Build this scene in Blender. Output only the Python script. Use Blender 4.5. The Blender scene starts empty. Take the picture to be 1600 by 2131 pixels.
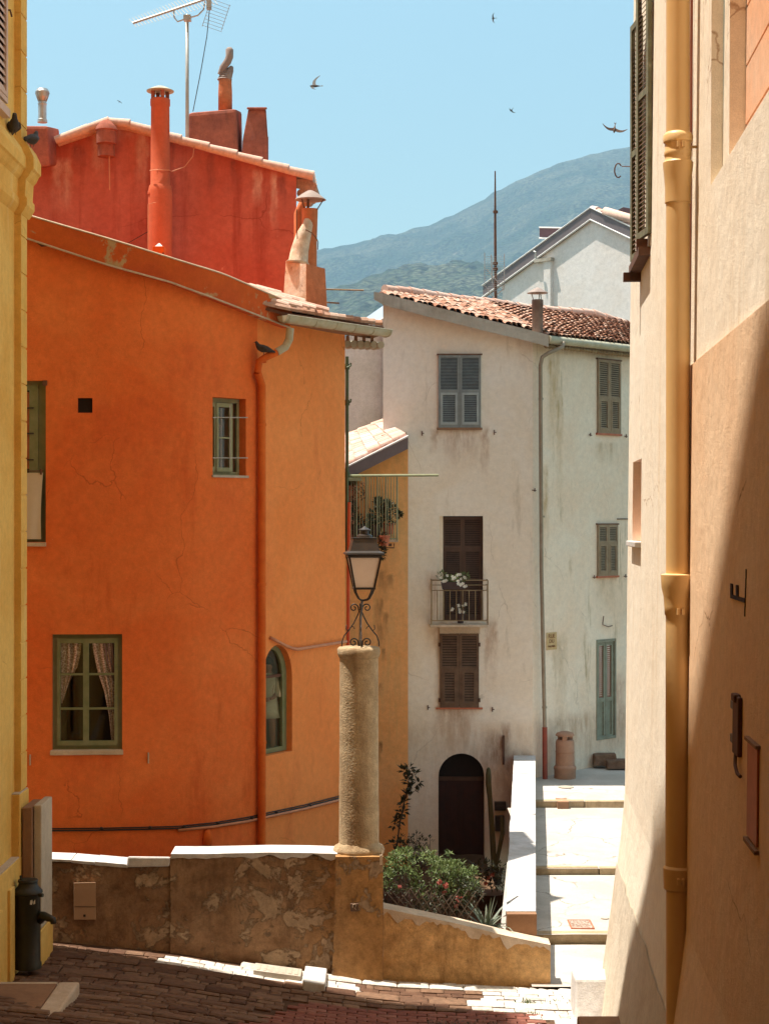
import bpy, bmesh, math, random
from mathutils import Vector, Matrix, noise as mnoise
R = random.Random(7)
rad = math.radians
D = bpy.data
SC = bpy.context.scene
COL = SC.collection

# ------------------------------------------------------------------ camera, sky, sun, exposure
F = 3550.0; HX = 800.0; HY = 1085.0          # focal length and vanishing point of the photo (1600 x 2131)
cam = D.cameras.new("camera"); camo = D.objects.new("camera", cam); COL.objects.link(camo)
camo.location = (0, 0, 0); camo.rotation_euler = (rad(90), 0, 0)
cam.sensor_fit = 'VERTICAL'; cam.sensor_height = 24.0; cam.lens = 24.0 * F / 2131.0
cam.shift_y = (HY - 1065.5) / 2131.0
cam.clip_start = 0.1; cam.clip_end = 20000
SC.camera = camo
SC.render.resolution_x = 768; SC.render.resolution_y = 1024
SUND = Vector((0.30, -0.055, -1.0)).normalized()      # direction the sunlight travels
SUN_EL = math.asin(-SUND.z); SUN_ROT = math.atan2(-SUND.x, -SUND.y)
w = D.worlds.new("World"); SC.world = w; w.use_nodes = True
nt = w.node_tree; nt.nodes.clear()
sky = nt.nodes.new('ShaderNodeTexSky'); sky.sky_type = 'NISHITA'; sky.sun_disc = False
sky.sun_elevation = SUN_EL; sky.sun_rotation = SUN_ROT; sky.altitude = 0
sky.air_density = 1.1; sky.dust_density = 1.2; sky.ozone_density = 1.0
tint = nt.nodes.new('ShaderNodeMix'); tint.data_type = 'RGBA'; tint.blend_type = 'MULTIPLY'
tint.inputs[0].default_value = 1.0; tint.inputs[7].default_value = (1.10, 1.14, 0.86, 1)
bg = nt.nodes.new('ShaderNodeBackground'); bg.inputs[1].default_value = 0.088
wo = nt.nodes.new('ShaderNodeOutputWorld')
nt.links.new(sky.outputs[0], tint.inputs[6]); nt.links.new(tint.outputs[2], bg.inputs[0]); nt.links.new(bg.outputs[0], wo.inputs[0])
sl = D.lights.new("sun", 'SUN'); sl.energy = 5.0; sl.angle = rad(0.55); sl.color = (1.0, 0.93, 0.82)
so = D.objects.new("sun", sl); COL.objects.link(so)
so.rotation_euler = SUND.to_track_quat('-Z', 'Y').to_euler(); so.location = (-20, 10, 60)
SC.view_settings.view_transform = 'Standard'; SC.view_settings.look = 'None'
SC.view_settings.exposure = 1.35; SC.view_settings.gamma = 1.0

# ------------------------------------------------------------------ helpers
def P(px, py, Y): return Vector(((px - HX) * Y / F, Y, (HY - py) * Y / F))
def Z(py, Y): return (HY - py) * Y / F
def lerp(a, b, t): return a + (b - a) * t
def interp(x, pts):
    if x <= pts[0][0]: return pts[0][1]
    for (a, b), (c, d) in zip(pts, pts[1:]):
        if x <= c: return lerp(b, d, (x - a) / (c - a))
    return pts[-1][1]
ORG = {}
def tag(o, label=None, cat=None, group=None, kind=None):
    if label: o['label'] = label
    if cat: o['category'] = cat
    if group: o['group'] = group
    if kind: o['kind'] = kind
    return o
def thing(name, loc, label, cat, group=None):
    o = D.objects.new(name, None); COL.objects.link(o); o.location = loc; o.empty_display_size = .2
    ORG[o.name] = Vector(loc); return tag(o, label, cat, group)

class MB:
    def __init__(s): s.v = []; s.f = []
    def add(s, vs, fs):
        n = len(s.v); s.v += [Vector(v) for v in vs]; s.f += [tuple(i + n for i in f) for f in fs]
    def hexa(s, p):   # 8 points: bottom ring 0-3, top ring 4-7
        s.add(p, [(3, 2, 1, 0), (4, 5, 6, 7), (0, 1, 5, 4), (1, 2, 6, 5), (2, 3, 7, 6), (3, 0, 4, 7)])
    def box(s, a, b):
        x0, y0, z0 = a; x1, y1, z1 = b
        s.hexa([(x0, y0, z0), (x1, y0, z0), (x1, y1, z0), (x0, y1, z0), (x0, y0, z1), (x1, y0, z1), (x1, y1, z1), (x0, y1, z1)])
    def fbox(s, f, u0, u1, v0, v1, o0, o1):   # box in a wall's own coordinates
        s.hexa([f(u0, v0, o0), f(u1, v0, o0), f(u1, v0, o1), f(u0, v0, o1), f(u0, v1, o0), f(u1, v1, o0), f(u1, v1, o1), f(u0, v1, o1)])
    def tube(s, pts, r, n=8, caps=True):
        pts = [Vector(p) for p in pts]; rr = r if isinstance(r, (list, tuple)) else [r] * len(pts)
        base = len(s.v); up = None
        for i, p in enumerate(pts):
            t = (pts[min(i + 1, len(pts) - 1)] - pts[max(i - 1, 0)]).normalized()
            if up is None:
                up = t.orthogonal().normalized()
            up = (up - t * up.dot(t)).normalized(); sd = t.cross(up)
            for k in range(n):
                a = 2 * math.pi * k / n
                s.v.append(p + (up * math.cos(a) + sd * math.sin(a)) * rr[i])
        for i in range(len(pts) - 1):
            for k in range(n):
                a = base + i * n + k; b = base + i * n + (k + 1) % n
                s.f.append((a, b, b + n, a + n))
        if caps:
            s.f.append(tuple(base + k for k in range(n))[::-1]); e = base + (len(pts) - 1) * n
            s.f.append(tuple(e + k for k in range(n)))
    def lathe(s, c, prof, n=24, a0=0., sq=1.0):
        c = Vector(c); base = len(s.v)
        for (r, z) in prof:
            for k in range(n):
                a = a0 + 2 * math.pi * k / n
                s.v.append(c + Vector((r * math.cos(a), r * math.sin(a) * sq, z)))
        for i in range(len(prof) - 1):
            for k in range(n):
                a = base + i * n + k; b = base + i * n + (k + 1) % n
                s.f.append((a, b, b + n, a + n))
        s.f.append(tuple(base + k for k in range(n))[::-1]); e = base + (len(prof) - 1) * n
        s.f.append(tuple(e + k for k in range(n)))
    def prism(s, poly, ext):
        n = len(poly); ext = Vector(ext); p = [Vector(q) for q in poly]
        s.add(p + [q + ext for q in p], [tuple(range(n))[::-1], tuple(range(n, 2 * n))] + [(i, (i + 1) % n, (i + 1) % n + n, i + n) for i in range(n)])
    def ball(s, c, rx, ry, rz, n=10, m=7):
        c = Vector(c); prof = []
        base = len(s.v)
        for j in range(m):
            t = math.pi * (j + .5) / m
            for k in range(n):
                a = 2 * math.pi * k / n
                s.v.append(c + Vector((rx * math.sin(t) * math.cos(a), ry * math.sin(t) * math.sin(a), -rz * math.cos(t))))
        for j in range(m - 1):
            for k in range(n):
                a = base + j * n + k; b = base + j * n + (k + 1) % n
                s.f.append((a, b, b + n, a + n))
        s.f.append(tuple(base + k for k in range(n))[::-1]); e = base + (m - 1) * n
        s.f.append(tuple(e + k for k in range(n)))
    def leaf(s, c, d, nrm, L, W, fold=.25):
        d = d.normalized(); sd = d.cross(nrm)
        if sd.length < 1e-4: sd = d.orthogonal()
        sd.normalize(); up = sd.cross(d).normalized()
        s.add([c, c + d * L * .45 + sd * W * .5 + up * W * fold, c + d * L, c + d * L * .45 - sd * W * .5 + up * W * fold, c + d * L * .5],
              [(0, 1, 4), (1, 2, 4), (2, 3, 4), (3, 0, 4)])
    def cut(s): s.cuts = getattr(s, 'cuts', []) + [(len(s.v), len(s.f))]
    def build_each(s, name, mat, parent, **k):
        cs = [(0, 0)] + s.cuts + ([(len(s.v), len(s.f))] if s.cuts[-1][1] < len(s.f) else []); out = []
        for (v0, f0), (v1, f1) in zip(cs, cs[1:]):
            q = MB(); q.v = s.v[v0:v1]; q.f = [tuple(i - v0 for i in f) for f in s.f[f0:f1]]; out.append(q.build(name, mat, parent, **k))
        return out
    def build(s, name, mat, parent=None, smooth=False, loc=None, bevel=None, normals=True, auto=None):
        org = ORG[parent.name] if parent is not None else (Vector(loc) if loc is not None else Vector((0, 0, 0)))
        me = D.meshes.new(name); me.from_pydata([v - org for v in s.v], [], s.f); me.update()
        if normals:
            bm = bmesh.new(); bm.from_mesh(me)
            if bevel:
                bmesh.ops.remove_doubles(bm, verts=bm.verts, dist=1e-5)
            bmesh.ops.recalc_face_normals(bm, faces=bm.faces)
            if bevel:
                bmesh.ops.bevel(bm, geom=[e for e in bm.edges if len(e.link_faces) == 2 and e.calc_face_angle(0) > .6], offset=bevel, segments=2, affect='EDGES', profile=.6)
            bm.to_mesh(me); bm.free()
        me.materials.append(mat)
        if smooth:
            for p in me.polygons: p.use_smooth = True
            if auto: me.set_sharp_from_angle(angle=rad(auto))
        o = D.objects.new(name, me); COL.objects.link(o)
        if parent is not None: o.parent = parent
        else: o.location = org
        ORG[o.name] = org
        return o

# ------------------------------------------------------------------ materials (node based)
def sc(h):                                   # sRGB 0-255 -> linear
    return tuple(((c / 255) / 12.92 if c / 255 <= .04045 else ((c / 255 + .055) / 1.055) ** 2.4) for c in h) + (1,)
def lin(r, g, b): return (r, g, b, 1)
class NT:
    def __init__(s, name):
        s.m = D.materials.new(name); s.m.use_nodes = True; s.t = s.m.node_tree
        s.b = s.t.nodes['Principled BSDF']; s.geo = s.n('ShaderNodeNewGeometry')
    def n(s, ty, **kw):
        o = s.t.nodes.new(ty)
        for k, v in kw.items(): setattr(o, k, v)
        return o
    def l(s, a, b): s.t.links.new(a, b)
    def noise(s, scale, detail=4, rough=.55, vec=None, xyz=None, dist=0):
        o = s.n('ShaderNodeTexNoise'); o.inputs['Scale'].default_value = scale; o.inputs['Detail'].default_value = detail
        o.inputs['Roughness'].default_value = rough; o.inputs['Distortion'].default_value = dist
        v = vec or s.geo.outputs['Position']
        if xyz:
            mp = s.n('ShaderNodeMapping'); mp.inputs['Scale'].default_value = xyz; s.l(v, mp.inputs[0]); v = mp.outputs[0]
        s.l(v, o.inputs['Vector']); return o.outputs['Fac']
    def ramp(s, fac, stops):
        o = s.n('ShaderNodeValToRGB'); s.l(fac, o.inputs[0]); e = o.color_ramp.elements
        while len(e) < len(stops): e.new(.5)
        for i, (p, c) in enumerate(stops): e[i].position = p; e[i].color = c if isinstance(c, tuple) else (c, c, c, 1)
        return o.outputs[0]
    def mix(s, fac, a, b, mode='MIX'):
        o = s.n('ShaderNodeMix', data_type='RGBA', blend_type=mode)
        for sock, v in ((o.inputs[0], fac), (o.inputs[6], a), (o.inputs[7], b)):
            if hasattr(v, 'is_output'): s.l(v, sock)
            else: sock.default_value = v
        return o.outputs[2]
    def bump(s, h, strength, dist=.01, prev=None):
        o = s.n('ShaderNodeBump'); o.inputs['Strength'].default_value = strength; o.inputs['Distance'].default_value = dist
        s.l(h, o.inputs['Height'])
        if prev is not None: s.l(prev, o.inputs['Normal'])
        return o.outputs[0]
    def sep(s):
        o = s.n('ShaderNodeSeparateXYZ'); s.l(s.geo.outputs['Position'], o.inputs[0]); return o.outputs
    def math(s, op, a, b=0.):
        o = s.n('ShaderNodeMath', operation=op)
        for i, v in enumerate((a, b)):
            if hasattr(v, 'is_output'): s.l(v, o.inputs[i])
            else: o.inputs[i].default_value = v
        return o.outputs[0]
    def mrange(s, v, a, b, c=0., d=1.):
        o = s.n('ShaderNodeMapRange'); s.l(v, o.inputs[0])
        for i, x in enumerate((a, b, c, d)): o.inputs[i + 1].default_value = x
        return o.outputs[0]
    def done(s, col=None, rough=.85, norm=None, metal=0., spec=.3):
        if col is not None:
            if hasattr(col, 'is_output'): s.l(col, s.b.inputs['Base Color'])
            else: s.b.inputs['Base Color'].default_value = col
        s.b.inputs['Roughness'].default_value = rough; s.b.inputs['Metallic'].default_value = metal
        s.b.inputs['Specular IOR Level'].default_value = spec
        if norm is not None: s.l(norm, s.b.inputs['Normal'])
        return s.m

def stain(t, c, items, color, strength=.8, nscale=4.):
    """rust, damp and run-off marks with a place and outline of their own: (x, half width, top z, length)"""
    xyz = t.sep(); tot = None; jit = t.math('MULTIPLY', t.math('SUBTRACT', t.noise(3.5, 4, .6), .5), .22)
    xj = t.math('ADD', xyz[0], jit); zj = t.math('ADD', xyz[2], jit)
    for (xc, hw, zt, ln) in items:
        a = t.mrange(t.math('ABSOLUTE', t.math('SUBTRACT', xj, xc)), hw, hw * .45, 0, 1)
        b = t.math('MULTIPLY', t.mrange(zj, zt - ln, zt - ln * .15, 0, 1), t.mrange(xyz[2], zt, zt + max(.04, min(.25, ln * .15)), 1, 0))
        m_ = t.math('MULTIPLY', a, b); tot = m_ if tot is None else t.math('MAXIMUM', tot, m_)
    f = t.math('MULTIPLY', t.math('MULTIPLY', tot, t.ramp(t.noise(nscale, 7, .7, xyz=(1.6, 1.6, .45)), [(.34, .12), (.62, 1.)])), strength)
    return t.mix(f, c, color)
def plaster(name, base, alt, scale=.7, lo=.42, hi=.62, streak=None, sk=(.55, .75), skxyz=(3, 3, .3), spots=None, spk=(.66, .72), spscale=2.5, bump=.5, fine=90, mott=.12, stains=(), fdist=.006):
    """hand-trowelled lime render: cloudy tone, run-off streaks, spots of lost paint, trowel relief and grain"""
    t = NT(name)
    c = t.mix(t.ramp(t.noise(scale, 6, .6, dist=.6), [(lo, 0.), (hi, 1.)]), base, alt)
    if streak: c = t.mix(t.ramp(t.noise(1.2, 6, .65, xyz=skxyz), [(sk[0], 0.), (sk[1], .85)]), c, streak)
    if spots: c = t.mix(t.ramp(t.noise(spscale, 8, .7, dist=.3), [(spk[0], 0.), (spk[1], 1.)]), c, spots)
    for (items, colr, st_) in stains: c = stain(t, c, items, colr, st_)
    g = t.ramp(t.noise(9, 8, .75), [(.3, 1 - mott), (.7, 1 + mott)])
    c = t.mix(1., c, g, 'MULTIPLY')
    g2 = t.ramp(t.noise(fine * 1.3, 2, .5), [(.3, .93), (.7, 1.07)])
    c = t.mix(1., c, g2, 'MULTIPLY')
    n1 = t.bump(t.noise(3.5, 5, .6), bump * .7, .03)
    n2 = t.bump(t.noise(fine, 3, .7), bump, fdist, n1)
    return t.done(c, .92, n2, spec=.15)
def paint(name, base, alt=None, rough=.6, scale=6, bump=.15, metal=0., rust=None, rk=(.6, .7), spec=.35, rscale=7):
    t = NT(name); alt = alt or tuple(x * .72 for x in base[:3]) + (1,)
    c = t.mix(t.ramp(t.noise(scale, 6, .65), [(.35, 0.), (.68, 1.)]), base, alt)
    if rust: c = t.mix(t.ramp(t.noise(rscale, 8, .7), [(rk[0], 0.), (rk[1], 1.)]), c, rust)
    return t.done(c, rough, t.bump(t.noise(45, 4, .6), bump, .004), metal, spec)
def island(name, cols, rough=.8, bump=.3, bscale=30, spec=.2, translucent=0., mott=.2, streak=None):
    """each tile, stone or leaf takes its own tone"""
    t = NT(name); n = len(cols)
    c = t.ramp(t.geo.outputs['Random Per Island'], [(i / max(1, n - 1), cc) for i, cc in enumerate(cols)])
    c = t.mix(1., c, t.ramp(t.noise(14, 6, .7), [(.3, 1 - mott), (.7, 1 + mott)]), 'MULTIPLY')
    if streak: c = t.mix(t.ramp(t.noise(2.2, 6, .7), [(.52, 0.), (.7, .8)]), c, streak)
    m = t.done(c, rough, t.bump(t.noise(bscale, 5, .65), bump, .008), spec=spec)
    if translucent:
        tr = t.n('ShaderNodeBsdfTranslucent'); mx = t.n('ShaderNodeMixShader'); mx.inputs[0].default_value = translucent
        t.l(c, tr.inputs[0]); out = t.t.nodes['Material Output']
        t.l(t.b.outputs[0], mx.inputs[1]); t.l(tr.outputs[0], mx.inputs[2]); t.l(mx.outputs[0], out.inputs[0])
    return m
def glass(name, tintc=(.85, .88, .86, 1), gl=.05):
    t = NT(name); t.t.nodes.remove(t.b)
    a = t.n('ShaderNodeBsdfTransparent'); a.inputs[0].default_value = tintc
    g = t.n('ShaderNodeBsdfGlossy'); g.inputs[1].default_value = .03
    mx = t.n('ShaderNodeMixShader'); mx.inputs[0].default_value = gl
    t.l(a.outputs[0], mx.inputs[1]); t.l(g.outputs[0], mx.inputs[2]); t.l(mx.outputs[0], t.t.nodes['Material Output'].inputs[0])
    return t.m

M = {}
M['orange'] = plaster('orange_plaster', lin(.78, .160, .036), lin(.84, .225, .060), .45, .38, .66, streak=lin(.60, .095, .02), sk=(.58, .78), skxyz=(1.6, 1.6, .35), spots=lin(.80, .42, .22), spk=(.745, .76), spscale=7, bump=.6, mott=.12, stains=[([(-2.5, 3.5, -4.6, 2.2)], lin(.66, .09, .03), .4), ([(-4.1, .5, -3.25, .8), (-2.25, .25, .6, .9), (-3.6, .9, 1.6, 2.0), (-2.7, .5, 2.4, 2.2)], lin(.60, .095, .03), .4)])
M['orange_right'] = plaster('alley_lit_orange_plaster', lin(.84, .255, .068), lin(.88, .31, .095), .45, .38, .66, streak=lin(.72, .20, .06), sk=(.56, .74), skxyz=(1.6, 1.6, .35), bump=.35, mott=.10)  # hue change at the pipe, plus the alley's brighter light painted into the colour
M['red'] = plaster('red_plaster', lin(.45, .100, .062), lin(.53, .145, .095), .8, .4, .65, streak=lin(.30, .05, .03), sk=(.55, .75), skxyz=(2.6, 2.6, .22), spots=lin(.60, .30, .21), spk=(.655, .70), spscale=1.9, bump=.6, mott=.16,
    stains=[([(-4.95, .16, 6.7, .8), (-4.2, .14, 6.75, 1.3), (-4.5, .25, 6.9, .35), (-2.2, .1, 6.0, .6), (-5.6, .2, 6.2, .9), (-1.9, .08, 5.9, 1.), (-5.5, .3, 4.2, .7)], lin(.66, .40, .30), .9), ([(-3.0, .09, 6.3, .8), (-2.6, .07, 6.2, .5), (-1.75, .09, 5.9, .7), (-5.3, .14, 6.5, .5), (-3.72, .12, 6.6, 3.5)], lin(.20, .06, .05), .8)])
M['yellow'] = plaster('yellow_plaster', lin(.78, .50, .14), lin(.70, .38, .08), .9, .4, .7, streak=lin(.80, .62, .30), sk=(.6, .8), bump=.3)
M['cream'] = plaster('cream_plaster', lin(.88, .80, .67), lin(.86, .75, .60), .6, .35, .7, streak=lin(.74, .56, .36), sk=(.54, .8), skxyz=(2.6, 2.6, .2), bump=.8, mott=.08)
def cracks(mt, color, scale=.55, w=.004, k=.8):
    t = mt.node_tree; b = t.nodes['Principled BSDF']; src = b.inputs['Base Color'].links[0].from_socket
    geo = t.nodes.new('ShaderNodeNewGeometry'); nz = t.nodes.new('ShaderNodeTexNoise'); nz.inputs['Scale'].default_value = 2.; nz.inputs['Detail'].default_value = 8
    mx = t.nodes.new('ShaderNodeMix'); mx.data_type = 'RGBA'; mx.inputs[0].default_value = .3; v = t.nodes.new('ShaderNodeTexVoronoi'); v.feature = 'DISTANCE_TO_EDGE'; v.inputs['Scale'].default_value = scale
    L = t.links.new; L(geo.outputs['Position'], nz.inputs['Vector']); L(geo.outputs['Position'], mx.inputs[6]); L(nz.outputs['Color'], mx.inputs[7]); L(mx.outputs[2], v.inputs['Vector'])
    r1 = t.nodes.new('ShaderNodeMapRange'); r1.inputs[1].default_value = 0; r1.inputs[2].default_value = w; r1.inputs[3].default_value = k; r1.inputs[4].default_value = 0; L(v.outputs['Distance'], r1.inputs[0])
    n2 = t.nodes.new('ShaderNodeTexNoise'); n2.inputs['Scale'].default_value = .8; L(geo.outputs['Position'], n2.inputs['Vector'])
    r2 = t.nodes.new('ShaderNodeMapRange'); r2.inputs[1].default_value = .52; r2.inputs[2].default_value = .58; L(n2.outputs['Fac'], r2.inputs[0])
    mu = t.nodes.new('ShaderNodeMath'); mu.operation = 'MULTIPLY'; L(r1.outputs[0], mu.inputs[0]); L(r2.outputs[0], mu.inputs[1])
    o = t.nodes.new('ShaderNodeMix'); o.data_type = 'RGBA'; L(mu.outputs[0], o.inputs[0]); L(src, o.inputs[6]); o.inputs[7].default_value = color; L(o.outputs[2], b.inputs['Base Color'])
M['peach'] = plaster('peach_plaster', lin(.83, .60, .40), lin(.81, .52, .31), .6, .35, .7, streak=lin(.86, .72, .56), sk=(.62, .85), skxyz=(2, 2, .25), bump=.9, mott=.10)
M['roughcast'] = plaster('roughcast_base', lin(.70, .62, .50), lin(.60, .50, .38), 1.2, .35, .7, bump=1.0, fine=60, mott=.14)
M['white'] = plaster('grey_white_plaster', lin(.84, .72, .59), lin(.87, .79, .70), .55, .38, .62, streak=lin(.46, .36, .25), sk=(.57, .75), skxyz=(1.8, 1.8, .28), spots=lin(.42, .32, .22), spk=(.68, .80), spscale=1.3, bump=.7, mott=.09,
    stains=[([(1.58, .50, 1.95, .9), (1.05, .10, 1.9, .5), (2.1, .12, 1.9, 1.1), (1.45, .65, -2.2, .8), (1.0, .14, -1.2, 1.2), (2.25, .16, -2.2, 1.4), (1.5, .5, -3.95, 1.0)], lin(.40, .22, .12), .75),
            ([(2.35, .35, -4.6, 1.6), (2.75, .35, -5.0, 1.4), (2.55, .12, -4.4, 1.3)], lin(.22, .11, .08), .95), ([(1.3, 3.2, -4.4, 2.4)], lin(.60, .42, .28), .5), ([(2.95, .2, 3.9, .8), (1.4, 1.3, 4.6, .5)], lin(.45, .33, .24), .5)])
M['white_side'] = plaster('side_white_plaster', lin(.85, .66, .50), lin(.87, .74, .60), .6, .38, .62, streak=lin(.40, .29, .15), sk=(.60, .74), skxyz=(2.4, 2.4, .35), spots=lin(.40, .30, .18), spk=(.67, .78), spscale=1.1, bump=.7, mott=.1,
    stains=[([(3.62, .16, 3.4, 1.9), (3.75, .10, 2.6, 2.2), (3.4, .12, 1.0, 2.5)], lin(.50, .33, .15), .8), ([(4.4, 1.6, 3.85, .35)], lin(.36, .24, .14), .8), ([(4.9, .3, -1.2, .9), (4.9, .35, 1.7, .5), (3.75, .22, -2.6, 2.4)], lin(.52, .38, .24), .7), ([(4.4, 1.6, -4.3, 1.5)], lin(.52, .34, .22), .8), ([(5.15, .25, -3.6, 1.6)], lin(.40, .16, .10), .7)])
M['pale'] = plaster('pale_rough_plaster', lin(.62, .60, .54), lin(.70, .68, .64), .9, .4, .6, streak=lin(.5, .46, .38), sk=(.6, .8), bump=1.2, fine=30)
M['gable'] = plaster('gable_plaster', lin(.78, .70, .64), lin(.82, .76, .72), .8, .4, .6, bump=.4)
M['ochre'] = plaster('ochre_plaster', lin(.90, .47, .18), lin(.88, .41, .13), .9, .4, .65, streak=lin(.60, .38, .15), sk=(.5, .72), spots=lin(.30, .12, .035), spk=(.70, .76), spscale=2.6, bump=.6,
    stains=[([(-.02, .12, -1.05, .6), (.10, .10, -1.1, .35), (-.12, .12, -1.6, .7), (.02, .08, -1.9, .5), (-.08, .10, -2.1, .6), (-.02, .05, -2.6, .3), (-.05, .05, -3.3, .3), (-.10, .06, -4.5, .4)], lin(.22, .10, .035), .95), ([(.1, .6, -.2, 6.)], lin(.74, .46, .20), .4)])
M['stonecol'] = plaster('column_roughcast', lin(.50, .38, .24), lin(.40, .28, .16), 1.6, .35, .7, streak=lin(.24, .14, .07), sk=(.5, .72), bump=1.0, fine=52, mott=.28, fdist=.016)
M['concrete'] = plaster('weathered_concrete', lin(.50, .45, .38), lin(.40, .34, .27), 1.5, .4, .65, streak=lin(.25, .20, .15), sk=(.6, .78), bump=.6, fine=60)
M['parapet'] = plaster('white_parapet', lin(.62, .59, .57), lin(.52, .48, .44), 2, .4, .65, spots=lin(.36, .28, .20), spk=(.66, .76), spscale=4, bump=.8, fine=50, mott=.16)
M['curb'] = plaster('pale_limestone', lin(.62, .50, .38), lin(.50, .38, .27), 2.2, .4, .65, bump=.6, fine=50)
def peeling(name, dark, mid, light, lev=(.60, .63), warm=None):
    t = NT(name); xyz = t.sep()
    c = t.mix(t.ramp(t.noise(1.3, 6, .62, dist=.4), [(.38, 0.), (.62, 1.)]), dark, mid)
    c = t.mix(t.ramp(t.noise(1.4, 6, .65, xyz=(3.2, 3.2, .6)), [(.52, 0.), (.72, .7)]), c, tuple(x * .45 for x in dark[:3]) + (1,))
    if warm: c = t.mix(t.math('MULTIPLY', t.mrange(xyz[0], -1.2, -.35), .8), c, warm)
    pf = t.ramp(t.noise(1.7, 14, .70, dist=.35), [(lev[0], 0.), (lev[1], 1.)])
    c = t.mix(pf, c, light)
    dk = t.ramp(t.noise(6, 12, .85), [(.3, .45), (.72, 1.5)])
    c = t.mix(1., c, dk, 'MULTIPLY')
    n = t.bump(pf, .9, .02); n = t.bump(t.noise(5, 8, .7), 1., .04, n); n = t.bump(t.noise(70, 3, .7), .6, .006, n)
    return t.done(c, .93, n, spec=.12)
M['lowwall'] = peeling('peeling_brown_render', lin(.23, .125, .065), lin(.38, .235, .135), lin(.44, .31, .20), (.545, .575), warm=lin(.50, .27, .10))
M['gardenwall'] = peeling('stained_ochre_render', lin(.52, .29, .11), lin(.68, .42, .19), lin(.62, .47, .30), (.68, .70))
M['tile'] = island('clay_tiles', [lin(.30, .13, .075), lin(.40, .19, .12), lin(.50, .30, .22), lin(.34, .16, .09), lin(.54, .39, .31)], .9, .6, 30, streak=lin(.34, .27, .22), mott=.35)
M['tile_pale'] = island('sunbleached_clay_tiles', [lin(.62, .40, .32), lin(.70, .52, .44), lin(.60, .34, .26), lin(.74, .62, .56)], .85, .4, 30)
M['tile_dark'] = paint('tile_bed', lin(.16, .06, .03), lin(.09, .04, .025), .9)
M['ridge'] = island('ridge_tiles', [lin(.60, .36, .28), lin(.66, .45, .36), lin(.56, .34, .26)], .85, .4, 25)
M['greenpaint'] = paint('faded_green_paint', lin(.17, .19, .085), lin(.24, .24, .13), .7)
M['greenpole'] = paint('dark_green_steel', lin(.10, .13, .05), lin(.07, .09, .04), .55, rust=lin(.25, .10, .04))
M['paleg'] = paint('pale_green_steel', lin(.34, .36, .21), lin(.26, .27, .155), .7)
M['greyshut'] = paint('grey_blue_shutter', lin(.26, .28, .27), lin(.20, .21, .205), .7, rust=lin(.28, .20, .14), rk=(.66, .76))
M['greyshut2'] = paint('light_blue_louvre', lin(.38, .42, .41), lin(.30, .33, .33), .7)
M['oliveg'] = paint('weathered_olive_paint', lin(.20, .20, .12), lin(.12, .10, .06), .75, rust=lin(.30, .28, .20))
M['brownshut'] = paint('brown_wood_shutter', lin(.17, .10, .06), lin(.11, .062, .038), .8)
M['darkshut'] = paint('dark_wood_shutter', lin(.115, .062, .04), lin(.08, .042, .028), .8)
M['oliveshut'] = paint('olive_weathered_shutter', lin(.34, .25, .16), lin(.26, .18, .11), .8, rust=lin(.32, .16, .08))
M['tealdoor'] = paint('faded_teal_door', lin(.27, .28, .21), lin(.20, .19, .14), .75, rust=lin(.22, .13, .08), rk=(.6, .72))
M['rustslat'] = paint('rusty_slats', lin(.30, .13, .075), lin(.20, .08, .045), .8)
M['iron'] = paint('black_iron', lin(.022, .018, .016), lin(.05, .035, .025), .42, rust=lin(.14, .06, .03), rk=(.66, .76), spec=.5)
M['ironpale'] = paint('chipped_iron', lin(.30, .28, .26), lin(.05, .035, .03), .5, scale=14, spec=.5)
M['rustiron'] = paint('rusted_iron', lin(.17, .075, .04), lin(.09, .045, .03), .8)
M['balrail'] = paint('ochre_rail', lin(.34, .25, .13), lin(.20, .12, .06), .7, rust=lin(.18, .07, .04))
M['castiron'] = paint('dark_green_cast_iron', lin(.035, .034, .018), lin(.022, .018, .012), .5, rust=lin(.06, .03, .02), spec=.4)
M['zinc'] = paint('zinc_gutter', lin(.50, .47, .36), lin(.40, .36, .25), .55, rust=lin(.42, .33, .18), rk=(.5, .75))
M['steel'] = paint('bright_steel', lin(.55, .54, .52), lin(.35, .33, .31), .4, metal=.6)
M['alu'] = paint('dull_aluminium', lin(.50, .48, .44), lin(.38, .36, .33), .5, metal=.3)
M['purple'] = paint('plum_sheet_metal', lin(.20, .165, .17), lin(.155, .125, .13), .55, scale=2)
M['whitetrim'] = paint('white_trim', lin(.78, .76, .74), lin(.66, .62, .58), .6)
M['orangepipe'] = plaster('orange_pipe', lin(.62, .115, .02), lin(.70, .16, .03), 1.4, .4, .6, spots=lin(.60, .30, .14), spk=(.69, .74), spscale=5, bump=.2)
M['redpipe'] = paint('oxide_red_pipe', lin(.30, .06, .03), lin(.20, .045, .03), .6)
M['pinkpipe'] = paint('salmon_conduit', lin(.62, .27, .14), lin(.52, .20, .10), .65)
M['greypipe'] = paint('grey_brown_downpipe', lin(.33, .27, .20), lin(.26, .20, .14), .5, spec=.45)
M['ochrepipe'] = paint('ochre_downpipe', lin(.80, .53, .24), lin(.76, .48, .20), .45, scale=2, bump=.08, spec=.45)
M['blackcable'] = paint('black_cable', lin(.03, .02, .018), lin(.05, .03, .02), .6)
M['redcable'] = paint('red_brown_cable', lin(.30, .09, .05), lin(.22, .07, .04), .6)
M['fascia'] = plaster('orange_verge', lin(.62, .13, .03), lin(.54, .10, .03), .8, .45, .6, spots=lin(.50, .34, .18), spk=(.55, .58), spscale=.75, bump=.4)
M['pane'] = glass('window_glass'); M['room'] = paint('dark_room', lin(.030, .020, .016), lin(.022, .015, .012), .9)
M['roombrown'] = paint('brown_room', lin(.72, .46, .34), lin(.64, .40, .28), .9)
M['opal'] = paint('frosted_lamp_glass', lin(.86, .72, .64), lin(.80, .66, .58), .5, bump=.05)
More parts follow.
